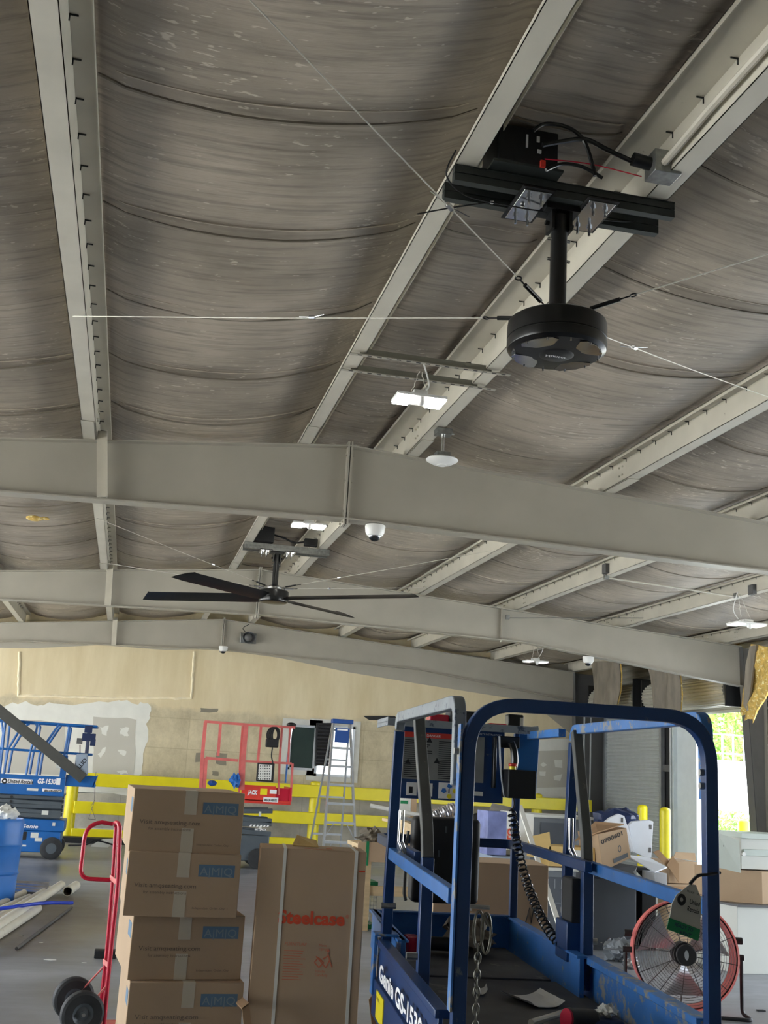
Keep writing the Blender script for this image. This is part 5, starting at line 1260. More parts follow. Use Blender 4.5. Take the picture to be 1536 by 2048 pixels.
# ------------------------------------------------------------------ left floor clutter
t = thing('plastic_drum', 'blue plastic drum cut by the left edge of the picture', 'drum', (-1.31, 13.4, 0))
R = 0.29
MB().lathe([(1e-5, 0), (R * 0.93, 0), (R * 0.97, 0.03), (R * 0.98, 0.30), (R * 1.03, 0.32), (R * 0.98, 0.34), (R, 0.60), (R * 1.03, 0.62), (R, 0.64), (R, 0.85), (R * 0.97, 0.89), (R * 0.95, 0.90), (R * 0.93, 0.86), (1e-5, 0.86)], (-1.31, 13.4, 0), n=40).build('drum_shell', M['barrel'], t)
crumple((-1.22, 13.35, 0.863), 0.12, M['paper'], 'plastic_bag', 'white crumpled plastic on top of the blue drum', 'bag', 0.7, 3, amp=0.5)
def pipe(label, a, b_, r, m='pvc', cat='pipe', nm='plastic_pipe'):
    a, b_ = Vector(a), Vector(b_); d = (b_ - a); L = d.length; q = MB().lathe([(r * 0.86, 0.02), (r * 0.86, 0), (r, 0), (r, L), (r * 0.86, L), (r * 0.86, L - 0.15), (1e-4, L - 0.15)], a, d, 18)
    return tag(q.build(nm, M[m]), label, cat, 'white pipes piled on the floor' if m == 'pvc' else None)
def fl(px, py, z): p = at(px, py, Z=z); return (p.x, p.y, z)
pipe('short white pipe at the right end of the pipe pile, mouth towards the camera', fl(135, 1783, 0.055), fl(152, 1771, 0.055), 0.055)
pipe('longest white pipe of the pile with its mouth beside the short piece', fl(-20, 1862, 0.10), fl(122, 1770, 0.10), 0.05)
pipe('white pipe in the pile under the longest one', fl(-40, 1858, 0.045), fl(97, 1779, 0.045), 0.045)
pipe('thin white pipe at the back of the pile near the blue drum', fl(-30, 1822, 0.04), fl(48, 1785, 0.04), 0.035)
pipe('white pipe second from the back of the pile', fl(-35, 1836, 0.045), fl(58, 1795, 0.045), 0.04)
pipe('white pipe nearest the camera in the pile', fl(-60, 1905, 0.05), fl(75, 1817, 0.05), 0.048)
tag(MB().tube(arc([fl(-30, 1822, 0.11), fl(40, 1812, 0.16), fl(90, 1806, 0.15), fl(145, 1806, 0.13)]), 0.018, 12).build('plastic_pipe', mat('blue pex pipe', srgb(40, 70, 200), 0.35)), 'thin blue plastic pipe lying across the white pipe pile', 'pipe')
tag(MB().tube([fl(143, 1815, 0.015), fl(33, 1897, 0.015)], 0.014, 12).build('conduit_pipe', M['coldark']), 'thin dark grey conduit alone on the floor left of the hand truck', 'pipe')
b = MB(); p = at(55, 1783, Z=0.05)
for i in range(7):
    b.tube([Vector((p.x - 0.5, p.y + 0.05 + i * 0.045, 0.05 + 0.03 * (i % 3))), Vector((p.x + 0.22, p.y + i * 0.045, 0.05 + 0.03 * (i % 3)))], 0.03, 8)
tag(b.build('pipe_bundle', M['foil']), 'plastic wrapped bundle behind the white pipes beside the drum', 'bundle')
p = at(208, 1908, Z=0.03); tag(MB().box(p.x - 0.08, p.x + 0.10, p.y - 0.05, p.y + 0.05, 0.001, 0.065).build('rubber_block', M['blackm'], bevel=0.008), 'small black block on the floor behind the hand truck', 'block')
for i, (px, py, s) in enumerate(((100, 1920, 0.05), (42, 1872, 0.02), (168, 1926, 0.02), (82, 1886, 0.02))):
    p = at(px, py, Z=0.0)
    b = MB(); b.prism([(-s, 0), (-s * .3, s * .5), (s * .8, s * .3), (s, -s * .2), (s * .1, -s * .5)], (p.x, p.y, 0.001), (1, 0, 0), (0, 1, 0), (0, 0, 0.004))
    tag(b.build('paper_scrap', M['paper'], smooth=0), ['largest white scrap on the floor left of the hand truck', 'tiny white scrap nearest the white pipes', 'tiny white scrap just left of the hand truck rails', 'tiny white scrap beside the thin dark conduit'][i], 'scrap')
# litter along the curb
p = at(205, 1690, Z=0.05)
t = thing('broom_head', 'white and dark litter heap on the floor below the yellow guard rail', 'litter', (p.x, p.y, 0))
MB().slab([(p.x - 0.2, p.y, 0.01), (p.x + 0.1, p.y, 0.01), (p.x + 0.25, p.y + 0.1, 0.14), (p.x + 0.0, p.y + 0.1, 0.12)], (0, 0.02, 0.03)).build('pale_tray', M['lgrey'], t, smooth=0)
MB().tube(arc([(p.x - 0.6, p.y, 0.02), (p.x - 0.3, p.y - 0.1, 0.05), (p.x - 0.1, p.y, 0.12), (p.x + 0.3, p.y, 0.03)]), 0.015, 6).build('cord', M['blackm'], t)

# ------------------------------------------------------------------ guard rail
t = thing('guard_rail', 'yellow steel guard rail with round posts along the back wall', 'guard rail', (4.4, 22.9, 0))
for x in (-0.93, 3.87, 8.67):
    p = MB().cyl((x, 22.95, 0.0), (x, 22.95, 1.33), 0.115, 24).build('post', M['yellow'], t)
    MB().ball((x, 22.95, 1.33), 0.115, 24, 0.35, 'up').build('post_cap', M['yellow'], p)
for (z0, z1, x0, x1, nm) in ((1.04, 1.29, -0.93, 9.86, 'top_rail'), (0.52, 0.75, -0.86, 9.86, 'mid_rail'), (0.08, 0.24, -0.86, 3.8, 'bottom_rail')):
    MB().box(x0, x1, 22.78, 22.88, z0, z1).build(nm, M['yellow'], t, bevel=0.012)
# ------------------------------------------------------------------ bollards
def bollard(x, y, h, r, label):
    t = thing('bollard', label, 'bollard', (x, y, 0), 'yellow steel bollards')
    MB().cyl((x, y, 0), (x, y, h), r, 28).build('post', M['yellow'], t)
    MB().lathe([(r, 0), (r * 0.98, 0.02), (r * 0.8, 0.045), (r * 0.4, 0.06), (1e-5, 0.065)], (x, y, h), n=28).build('cap', M['yellow'], t)
p = at(1330, 1622, Y=18.3); bollard(p.x, 18.3, p.z, 0.095, 'tall yellow bollard in front of the gap beside the shutter')
p = at(1285, 1616, Y=20.0); bollard(p.x, 20.0, p.z, 0.095, 'yellow bollard in front of the closed shutter, partly hidden by white panels')
p = at(1487, 1645, X=13.2); bollard(p.x, p.y, p.z, 0.12, 'yellow bollard outdoors seen through the open dock door')

# ------------------------------------------------------------------ step ladder
Yl = 17.5
t = thing('step_ladder', 'tall aluminium step ladder with blue top in front of the window', 'step ladder', (3.36, 17.7, 0))
TL = at(667, 1444, Y=Yl + 0.35); TR = at(700, 1444, Y=Yl + 0.35)
BL = Vector((3.05, Yl - 0.35, 0)); BR = Vector((3.70, Yl - 0.35, 0))
m1 = at(646, 1678, Y=Yl - 0.1); m2 = at(708, 1682, Y=Yl - 0.1)
BL.x = TL.x + (m1.x - TL.x) / (TL.z - m1.z) * TL.z; BR.x = TR.x + (m2.x - TR.x) / (TR.z - m2.z) * TR.z
for a, c in ((TL, BL), (TR, BR)): MB().bar(a, c, 0.03, 0.075, up=(0, 1, 0)).build('front_rail', M['alu'], t, smooth=0)
for a, c in ((TL, BL), (TR, BR)):
    MB().bar(a + Vector((0, 0.05, 0)), Vector((c.x, Yl + 1.15, 0)), 0.025, 0.045, up=(0, 1, 0)).build('rear_rail', M['alu'], t, smooth=0)
n = 8; H = TL.z
for i in range(n):
    k = (i + 0.92) / (n + 0.35); a = BL.lerp(TL, k); c = BR.lerp(TR, k)
    MB().box(a.x, c.x, a.y - 0.05, a.y + 0.04, a.z - 0.02, a.z + 0.015).build('step', M['alu'], t, smooth=0)
for i in (1, 2):
    k = (i + 0.92) / (n + 0.35); a = BL.lerp(TL, k); c = BR.lerp(TR, k)
    for q, s in ((a, 1), (c, -1)):
        MB().bar((q.x, q.y - 0.03, q.z - 0.22), (q.x + s * 0.13, q.y - 0.03, q.z - 0.01), 0.012, 0.02, up=(0, 1, 0)).build('step_brace', M['alu'], t, smooth=0)
for i in (2, 4, 6):
    k = i / 8; a = Vector((BL.x, Yl + 1.15, 0)).lerp(TL, k); c = Vector((BR.x, Yl + 1.15, 0)).lerp(TR, k)
    MB().box(a.x, c.x, a.y - 0.01, a.y + 0.01, a.z - 0.015, a.z + 0.015).build('rear_brace', M['alu'], t, smooth=0)
M['lblue'] = mat('ladder blue plastic', srgb(28, 72, 140), 0.4, var=0.06)
MB().box(TL.x - 0.03, TR.x + 0.04, TL.y - 0.1, TL.y + 0.08, TL.z - 0.02, TL.z + 0.05).build('top_cap', M['lblue'], t, bevel=0.01)
MB().box(TL.x + 0.02, TR.x - 0.02, TL.y - 0.11, TL.y - 0.10, TL.z - 0.32, TL.z - 0.09).build('blue_label', M['lblue'], t, smooth=0)
MB().box(TL.x + 0.05, TR.x - 0.05, TL.y - 0.116, TL.y - 0.11, TL.z - 0.13, TL.z - 0.105).build('label_print', M['text_white'], t, smooth=0)

# ------------------------------------------------------------------ left blue scissor lift
def pb(b, px0, py0, px1, py1, Y, d):
    a = at(px0, py0, Y=Y); c = at(px1, py1, Y=Y); b.box(min(a.x, c.x), max(a.x, c.x), Y, Y + d, min(a.z, c.z), max(a.z, c.z)); return b
YA = 18.8
t = thing('scissor_lift', 'blue scissor lift with lettering at the left edge of the picture', 'scissor lift', (-1.6, YA + 0.4, 0), 'scissor lifts in the hall')
G = M['blue2']
base = MB().box(-2.7, -0.86, YA, YA + 0.75, 0.1, 0.42).box(-2.7, -0.82, YA + 0.02, YA + 0.73, 0.42, 0.60).build('chassis', G, t, bevel=0.015)
for x in (-0.98, -2.5):
    for y in (YA - 0.05, YA + 0.68):
        w = MB().lathe([(1e-5, 0.0), (0.14, 0.0), (0.17, 0.015), (0.17, 0.1), (0.14, 0.115), (1e-5, 0.115)], (x, y, 0.17), (0, 1, 0), 28).build('wheel', M['rubber'], t)
        MB().cyl((x, y - 0.004, 0.17), (x, y + 0.002, 0.17), 0.08, 20).build('wheel_hub', M['scissor'], w)
for i in range(5):
    z = 0.62 + i * 0.068; x1 = -0.90 - 0.0 * i
    a = MB().bar((-2.65, YA + 0.06, z + 0.035 + 0.03 * (1 if i % 2 else -1) * 0.3), (x1, YA + 0.06, z + 0.035 - 0.03 * (1 if i % 2 else -1) * 0.3), 0.05, 0.06, up=(0, 0, 1)).build('scissor_arm', M['scissor'], t, bevel=0.006)
    MB().bar((-2.65, YA + 0.6, z + 0.035), (x1, YA + 0.6, z + 0.035), 0.05, 0.06).build('scissor_arm', M['scissor'], t, bevel=0.006)
    MB().cyl((-1.68, YA + 0.02, z + 0.03), (-1.68, YA + 0.7, z + 0.03), 0.02, 10).build('pivot_pin', M['blackm'], a)
MB().box(-2.75, -0.885, YA - 0.02, YA + 0.76, 0.965, 1.00).build('deck', G, t, smooth=0)
toe = MB().box(-2.75, -0.885, YA - 0.03, YA - 0.01, 0.97, 1.26).box(-2.75, -0.885, YA - 0.035, YA - 0.01, 1.24, 1.27).build('toe_board', G, t, bevel=0.004)
MB().box(-0.885, -0.42, YA + 0.02, YA + 0.7, 1.13, 1.16).box(-0.885, -0.42, YA + 0.0, YA + 0.02, 1.14, 1.31).prism([(-0.44, 1.14), (-0.40, 1.31), (-0.42, 1.31), (-0.46, 1.14)], (0, YA, 0), (1, 0, 0), (0, 0, 1), (0, 0.7, 0)).build('extension_deck', G, t, bevel=0.003)
def PA(px, py, y=YA): return at(px, py, Y=y)
for yo, nm in ((0.0, 'guard_rail_frame'), (0.70, 'guard_rail_frame')):
    Yr = YA + yo
    zt = 2.095; r = 0.019
    fr = MB().tube([(-2.1, Yr, zt)] + [(-0.49, Yr, zt - 0.005)], r, 8).build(nm, G, t)
    MB().tube([(-2.1, Yr, 1.655), (-0.53, Yr, 1.64)], r, 8).build('mid_rail', G, fr)
    for pts in ([(-1.95, 2.09), (-1.915, 2.05), (-1.90, 1.27)], [(-2.05, 2.09), (-2.0, 1.9), (-2.0, 1.27)], [(-1.60, 2.08), (-1.64, 2.06), (-1.82, 1.66), (-1.84, 1.27)], [(-1.46, 2.09), (-1.425, 2.04), (-1.43, 1.9), (-1.48, 1.64), (-1.50, 1.27)], [(-1.09, 2.09), (-1.30, 1.70), (-1.33, 1.6), (-1.34, 1.27)], [(-0.97, 2.08), (-0.925, 2.05), (-0.95, 1.64), (-0.96, 1.27)]):
        MB().tube([(x, Yr, z) for x, z in pts], r, 8).build('upright', G, fr)
MB().tube([(-0.50, YA + 0.0, 2.09), (-0.50, YA + 0.7, 2.09)], 0.018, 8).build('end_rail', G, t)
MB().tube([(-0.62, YA + 0.35, 2.09), (-0.62, YA + 0.35, 1.16)], 0.03, 8).build('extension_post', M['navy'], t)
b = MB(); pb(b, 170, 1451, 184, 1466, YA - 0.03, 0.1); pb(b, 165, 1466, 190, 1483, YA - 0.03, 0.12); pb(b, 181, 1478, 190, 1492, YA - 0.04, 0.1); b.build('control_box', M['navy'], t, bevel=0.005)
b = MB(); pb(b, 154, 1476, 164, 1488, YA - 0.03, 0.1); b.build('switch_box', M['coldark'], t, bevel=0.004)
b = MB(); pb(b, 113, 1524, 127, 1537, YA - 0.03, 0.05); b.build('manual_box', M['lgrey'], t, bevel=0.003)
b = MB(); b.box(-0.985, -0.89, YA - 0.05, YA + 0.02, 1.25, 1.60); b.build('corner_plate', G, t, bevel=0.003)
TX = (1, 0, 0)
def plate(px0, py0, px1, py1, m, par, y=YA - 0.032, nm='sticker'):
    b = MB(); pb(b, px0, py0, px1, py1, y - 0.003, 0.003); return b.build(nm, m, par, smooth=0)
plate(2, 1556, 64, 1569, M['text_white'], toe)
p = PA(15, 1565.5, YA - 0.037); text('United Rentals', p, TX, (0, 0, 1), 0.085, M['text_black'], toe, bold=0.02, width=0.38, shear=0.2)
b = MB(); c = PA(9, 1562, YA - 0.038); b.lathe([(0.018, 0), (0.042, 0)], c, (0, 1, 0), 20); b.build('logo_ring', M['text_black'], toe, smooth=0)
p = PA(74, 1566.5, YA - 0.037); text('GS-1530', p, TX, (0, 0, 1), 0.105, M['text_white'], toe, bold=0.035, width=0.28, shear=0.15)
plate(113, 1556, 120, 1570, M['text_white'], toe); plate(54, 1576, 76, 1582, M['lgrey'], toe)
plate(85, 1577, 123, 1584.5, M['text_white'], toe)
p = PA(88, 1583, YA - 0.037); text('800-UR-RENTS', p, TX, (0, 0, 1), 0.05, M['text_black'], toe, bold=0.03, width=0.26, shear=0.2)
text('Genie', PA(40, 1655, YA - 0.004), TX, (0, 0, 1), 0.075, M['text_white'], base, bold=0.02, width=0.26, shear=0.2)
p0 = YA - 0.001
for q in ((62, 1665, 76, 1676), (70, 1675, 84, 1683), (34, 1689, 52, 1693), (84, 1621, 96, 1630), (105, 1645, 110, 1652)): plate(*q, M['lgrey'], base, y=p0 if q[1] > 1640 else YA + 0.03)
plate(42, 1663, 52, 1680, M['blackm'], base, y=p0, nm='access_panel')
# grey sack hung on the lift
b = MB(); P = [PA(152, 1508, YA - 0.1), PA(175, 1506, YA - 0.1), PA(176, 1550, YA - 0.1), PA(147, 1548, YA - 0.1)]
t2 = thing('canvas_sack', 'grey bag hung on the end rail of the left lift', 'bag', (P[3].x, YA - 0.05, P[3].z))
MB().slab(P, (0, 0.09, 0)).build('sack', M['bgrey'], t2, bevel=0.03, seg=3)
text('ALLIO', PA(154, 1545, YA - 0.103), (0.55, 0, 0.8), (-0.8, 0, 0.55), 0.09, M['text_black'], t2, bold=0.02)
MB().tube([PA(160, 1508, YA - 0.06), PA(160, 1490, YA - 0.02)], 0.008, 6).build('strap', M['blackm'], t2)
# dark square tube lying across the rails
a, c = PA(-25, 1402, YA - 0.10), PA(165, 1556, YA - 0.10)
c2 = c + (c - a).normalized() * 0.02
M['tubedark'] = mat('dark olive steel', srgb(70, 70, 66), 0.5, var=0.1)
o = MB().bar(a, c2, 0.10, 0.165, up=(0, 0, 1)).build('steel_tube', M['tubedark'], smooth=0, bevel=0.004)
tag(o, 'dark square steel tube leaning across the left lift rails', 'steel tube')
# thin hanging rope loop with a triangle
p = PA(192, 1545, 22.6)
b = MB(); W = lambda px, py: at(px, py, Y=22.75)
for a, c in (((192, 1544), (188, 1606)), ((188, 1606), (177, 1638)), ((177, 1638), (191, 1639)), ((191, 1639), (182, 1612)), ((182, 1612), (190, 1600))): b.cyl(W(*a), W(*c), 0.005, 6)
tag(b.build('wire_hanger', M['coldark']), 'thin wire with triangular loop hanging on the yellow rail', 'wire')

# ------------------------------------------------------------------ red scissor lift
YB = 18.5
t = thing('scissor_lift', 'faded red scissor lift platform behind the cartons', 'scissor lift', (2.0, YB + 0.4, 0), 'scissor lifts in the hall')
PB = lambda px, py, y=YB: at(px, py, Y=y)
b = MB().box(1.05, 2.42, YB, YB + 0.75, 0.12, 0.52); base = b.build('chassis', M['scissor'], t, bevel=0.02)
for x in (1.25, 2.25):
    for y in (YB - 0.04, YB + 0.66):
        MB().cyl((x, y, 0.16), (x, y + 0.12, 0.16), 0.16, 24).build('wheel', M['rubber'], t, bevel=0.01)
for i in range(4):
    z = 0.53 + i * 0.10; s = 0.03 * (1 if i % 2 else -1)
    MB().bar((1.1, YB + 0.05, z + 0.05 - s), (2.44, YB + 0.05, z + 0.05 + s), 0.06, 0.075).build('scissor_arm', M['scissor'], t, bevel=0.008)
    MB().bar((1.1, YB + 0.62, z + 0.05 - s), (2.44, YB + 0.62, z + 0.05 + s), 0.06, 0.075).build('scissor_arm', M['scissor'], t, bevel=0.008)
b = MB()
for i in range(6): x = 2.08 + i * 0.055; b.prism([(0, 0), (0.03, 0), (0.045, 0.03), (0.015, 0.03)], (x, YB + 0.015, 0.655), (1, 0, 0), (0, 0, 1), (0, 0.004, 0))
b.build('hazard_stripe', M['text_white'], t, smooth=0)
plate(502, 1710, 520, 1721, M['text_white'], base, y=YB)
plate(518, 1623, 522, 1633, M['lgrey'], t, y=YB + 0.02); plate(518, 1652, 523, 1658, M['lgrey'], t, y=YB + 0.02)
text('SKYJACK', (2.17, YB + 0.018, 0.60), TX, (0, 0, 1), 0.04, M['text_white'], t, bold=0.03, width=0.2)
MB().box(1.15, 2.72, YB - 0.02, YB + 0.76, 1.02, 1.06).build('deck', M['red'], t, smooth=0)
toe = MB().box(1.9, 2.46, YB - 0.03, YB - 0.01, 1.06, 1.305).box(1.88, 2.72, YB - 0.03, YB - 0.01, 1.04, 1.08).build('toe_board', M['red'], t, bevel=0.003)
MB().box(2.46, 2.70, YB + 0.0, YB + 0.012, 1.07, 1.28).box(2.69, 2.72, YB - 0.02, YB + 0.7, 1.06, 1.30).build('end_board', M['truckred'], t, smooth=0)
text('JACK', PB(496, 1588, YB - 0.034), TX, (0, 0, 1), 0.09, M['text_white'], toe, bold=0.05, width=0.16, shear=0.2)
plate(521, 1577, 534, 1590, M['yellow'], toe, y=YB - 0.03); plate(540, 1579, 553, 1588, M['text_white'], toe, y=YB - 0.03)
plate(527, 1594, 556, 1605, M['text_white'], toe, y=YB - 0.034)
p = PB(529, 1602, YB - 0.04); text('800-UR-RENTS', p, TX, (0, 0, 1), 0.05, M['text_black'], toe, bold=0.02, width=0.2)
PK = M['pink']
def rails(Yr, m):
    q = lambda px, py: at(px, py, Y=Yr)
    f = MB().rtube([q(409, 1443), q(490, 1449), q(590, 1455)], 0.04, 0.04).build('top_rail', m, t)
    MB().rtube([q(411, 1516), q(476, 1521)], 0.045, 0.045).build('mid_rail', m, f)
    MB().rtube([q(487, 1522), q(583, 1527)], 0.035, 0.035).build('mid_rail', m, f)
    for pts, w in (([(411, 1443), (405, 1508), (400, 1600)], 0.055), ([(441, 1448), (436, 1512)], 0.045), ([(412, 1516), (407, 1600)], 0.055), ([(492, 1450), (486, 1520), (484, 1580)], 0.075), ([(485, 1452), (480, 1520), (478, 1600)], 0.03), ([(522, 1453), (516, 1520), (515, 1525)], 0.04), ([(564, 1455), (559, 1525), (557, 1590)], 0.035), ([(580, 1456), (576, 1527)], 0.03), ([(585, 1527), (581, 1603)], 0.035)):
        MB().rtube([q(*p) for p in pts], w, w, up=(0, 1, 0)).build('upright', m, f)
rails(YB, PK); rails(YB + 0.68, M['red'])
# things on the red lift
t2 = thing('cable_reel', 'black charger with coiled cables hung on the red lift rail', 'charger', PB(547, 1490, YB - 0.12))
MB().box(PB(530, 1490).x, PB(555, 1490).x, YB - 0.14, YB - 0.03, PB(545, 1495).z, PB(545, 1478).z).build('case', M['blackm'], t2, bevel=0.015)
for i in range(4):
    c = PB(545 + i * 2, 1470, YB - 0.1); MB().tube([c + Vector((0.09 * math.cos(k * PI / 8) * (1 - i * 0.12), -0.01 * i, 0.12 * math.sin(k * PI / 8))) for k in range(16)], 0.014, 6, closed=True).build('cable_loop', M['blackm'], t2)
MB().tube(arc([PB(545, 1495, YB - 0.08), PB(543, 1512, YB - 0.08), PB(546, 1530, YB - 0.08), PB(544, 1560, YB - 0.08)]), 0.012, 6).build('cable', M['blackm'], t2)
t2 = thing('work_light', 'square led work light with many lenses leaning on the red lift rail', 'work light', PB(530, 1562, YB - 0.15))
MB().box(PB(512, 1550).x, PB(546, 1550).x, YB - 0.12, YB - 0.04, PB(530, 1563).z, PB(530, 1526).z).build('light_body', M['blackm'], t2, bevel=0.01)
MB().box(PB(514.5, 1550).x, PB(541, 1550).x, YB - 0.128, YB - 0.12, PB(530, 1560).z, PB(530, 1529).z).build('lens_panel', M['pinkpanel'] if 'pinkpanel' in M else M['paper'], t2, smooth=0)
b = MB()
for i in range(6):
    for j in range(6):
        c = PB(516.5 + i * 4.5, 1532 + j * 5.2, YB - 0.13); b.cyl(c, c + Vector((0, 0.004, 0)), 0.010, 6)
b.build('lens', M['blackm'], t2)['kind'] = 'stuff'
tag(crumple(PB(470, 1572, YB - 0.1), 0.075, M['barrel'], 'blue_cloth', 'bright blue plastic sheet sticking up behind the topmost carton', 'plastic sheet', 1.2, 11, amp=0.8), 'bright blue plastic sheet sticking up behind the topmost carton')
crumple(PB(424, 1572, YB - 0.1), 0.075, M['lblue'], 'cloth_bundle', 'dark blue rounded bundle just above the topmost carton at left', 'bundle', 0.6, 13, amp=0.15)
t2 = thing('floor_brush', 'blue and white pole with black head standing on the red lift', 'pole', PB(572, 1566, YB + 0.2))
MB().cyl(PB(571, 1566, YB + 0.2), PB(576, 1508, YB + 0.2), 0.016, 8).build('lower_pole', M['barrel'], t2)
MB().cyl(PB(576, 1508, YB + 0.2), PB(584, 1455, YB + 0.2), 0.013, 8).build('upper_pole', M['foil'], t2)
MB().ball(PB(583, 1450, YB + 0.2), 0.085, 14, 0.5).build('brush_head', M['blackm'], t2)
# ------------------------------------------------------------------ furniture and carton pile behind the near lift
def pbox(name, label, cat, px0, py0, px1, py1, Y, d, m, bev=0.004, floor=False, yaw=0, group=None, part='body'):
    a, c = at(px0, py0, Y=Y), at(px1, py1, Y=Y); x0, x1 = sorted((a.x, c.x)); z0, z1 = sorted((a.z, c.z))
    if floor: z0 = 0.0
    t = thing(name, label, cat, ((x0 + x1) / 2, Y + d / 2, z0), group)
    X = Matrix.Translation(Vector((x0, Y, z0))) @ Matrix.Rotation(math.radians(yaw), 4, 'Z')
    MB(X).box(0, x1 - x0, 0, d, 0, z1 - z0).build(part, m, t, bevel=bev)
    return t, X, x1 - x0, z1 - z0
YP = 11.0
# grey pedestal cabinets standing on the floor
t, X, w, h = pbox('storage_cabinet', 'light blue grey cabinet right of the big carton behind the lift', 'cabinet', 985, 1712, 1022, 1860, YP, 0.5, M['bgrey'], floor=True)
for i in range(5): MB(X).box(w - 0.03, w + 0.01, -0.012, 0.0, h - 0.12 - i * 0.035, h - 0.105 - i * 0.035).build('hinge_clip', M['alu'], t, smooth=0)
MB(X).box(0.03, 0.12, -0.004, 0, h * 0.45, h * 0.45 + 0.12).build('vent_panel', M['scissor'], t, smooth=0)
t, X, w, h = pbox('drawer_cabinet', 'grey drawer cabinet with ribbed top edge behind the coiled cord', 'cabinet', 1024, 1738, 1150, 1870, YP - 0.1, 0.55, M['grey_cab'], floor=True)
MB(X).box(w * 0.38, w - 0.02, -0.012, 0, h - 0.30, h - 0.06).build('drawer_front', M['dgrey_cab'], t, smooth=0, bevel=0.003)
MB(X).box(w * 0.38, w - 0.02, -0.012, 0, 0.05, h - 0.32).build('drawer_front', M['dgrey_cab'], t, smooth=0, bevel=0.003)
b = MB(X)
for i in range(5): b.box(w * 0.45 + i * 0.07, w * 0.45 + i * 0.07 + 0.008, -0.016, -0.012, h - 0.17, h - 0.08)
b.build('vent_slots', M['alu'], t, smooth=0)['kind'] = 'stuff'
MB(X).box(0.0, w + 0.02, -0.02, 0.56, h, h + 0.03).build('cabinet_top', M['lgrey'], t, bevel=0.003)
t, X, w, h = pbox('filing_cabinet', 'tall plain grey cabinet right of the slanted lift post', 'cabinet', 1182, 1748, 1272, 1890, YP + 0.1, 0.6, M['dgrey_cab'], floor=True)
MB(X).box(w, w + 0.012, 0.02, 0.58, 0.02, h - 0.02).build('side_panel', M['blackm'], t, smooth=0)
MB(X).box(0.01, w - 0.01, -0.008, 0, 0.04, h - 0.04).build('door', M['dgrey_cab'], t, bevel=0.003)
t, X, w, h = pbox('filing_cabinet', 'black open sided cabinet between the grey cabinet and the drum fan', 'cabinet', 1284, 1770, 1312, 1890, YP + 0.15, 0.6, M['blackm'], floor=True)
MB(X).box(w, w + 0.02, 0, 0.6, 0, h).build('side_panel', M['lgrey'], t, smooth=0)
# row behind: pale desk with grey back
t, X, w, h = pbox('office_desk', 'grey topped desk with pale edge right of the glossy printed box', 'desk', 1062, 1634, 1182, 1700, YP + 1.2, 0.6, M['grey_cab'], floor=True)
MB(X).box(-0.02, w + 0.02, -0.03, 0.62, h, h + 0.03).build('desk_top', M['lgrey'], t, bevel=0.003)
MB(X).box(0.12, w * 0.66, -0.012, 0, h - 0.28, h - 0.05).build('modesty_panel', M['dgrey_cab'], t, smooth=0)
b = MB(X).box(w * 0.72, w - 0.02, -0.5, 0.0, 0, 0.98)
# glossy printed box
M['glossblue'] = mat('glossy violet blue print', srgb(128, 138, 188), 0.25, var=0.35, scale=5)
t, X, w, h = pbox('printed_box', 'glossy box with violet blue side and red print', 'box', 976, 1622, 1012, 1711, YP, 0.35, M['glossblue'])
a = at(1012, 1622, Y=YP); c = at(1070, 1702, Y=YP)
MB().slab([(a.x, YP, c.z), (c.x, YP + 0.06, c.z + 0.02), (c.x, YP + 0.06, a.z - 0.02), (a.x, YP, a.z)], (0.0, 0.3, 0)).build('white_side', M['paper'], t, smooth=0)
q = at(1024, 1683, Y=YP - 0.002); text('TO', q, (0, 0, 1), (-1, 0, 0), 0.07, M['inkred'], t, bold=0.04, width=0.13)
q = at(1036, 1693, Y=YP - 0.002); text('PHOTO', q, (0, 0, 1), (-1, 0, 0), 0.05, M['truckred'], t, bold=0.04, width=0.12) if False else None
P = [at(978, 1626, Y=YP + 0.1), at(1060, 1640, Y=YP + 0.1), at(1040, 1622, Y=YP + 0.35), at(984, 1610, Y=YP + 0.35)]
tag(MB().slab(P, (0, 0, 0.02)).build('plastic_film', M['foil'], smooth=0), 'clear plastic film lying on the glossy printed box', 'plastic film')
# supports under printed box: stack of low cartons on cabinet
t, X, w, h = pbox('storage_cabinet', 'dark low cabinet under the glossy printed box', 'cabinet', 976, 1702, 1070, 1740, YP + 0.02, 0.4, M['dgrey_cab'], floor=True) if False else (None,) * 4
t = thing('envelope', 'manila envelope standing on edge on the pile beside the lift post', 'envelope', at(1080, 1715, Y=YP))
b = MB(); P = [at(1054, 1712, Y=YP - 0.1), at(1104, 1722, Y=YP - 0.1), at(1099, 1664, Y=YP - 0.1), at(1058, 1674, Y=YP - 0.1)]
b.slab(P, (0, 0.015, 0)).build('envelope_body', M['envel'], t, smooth=0)
text('rec.', at(1064, 1708, Y=YP - 0.103), (1, 0, -0.1), (0, 0, 1), 0.03, M['coldark'], t)
t, X, w, h = pbox('cardboard_box', 'low tan box with paper label behind the right lift post', 'box', 1098, 1692, 1190, 1736, YP - 0.1, 0.35, M['envel'])
MB(X).box(w * 0.55, w * 0.75, -0.003, 0, 0.02, h - 0.03).build('paper_label', M['paper'], t, smooth=0)
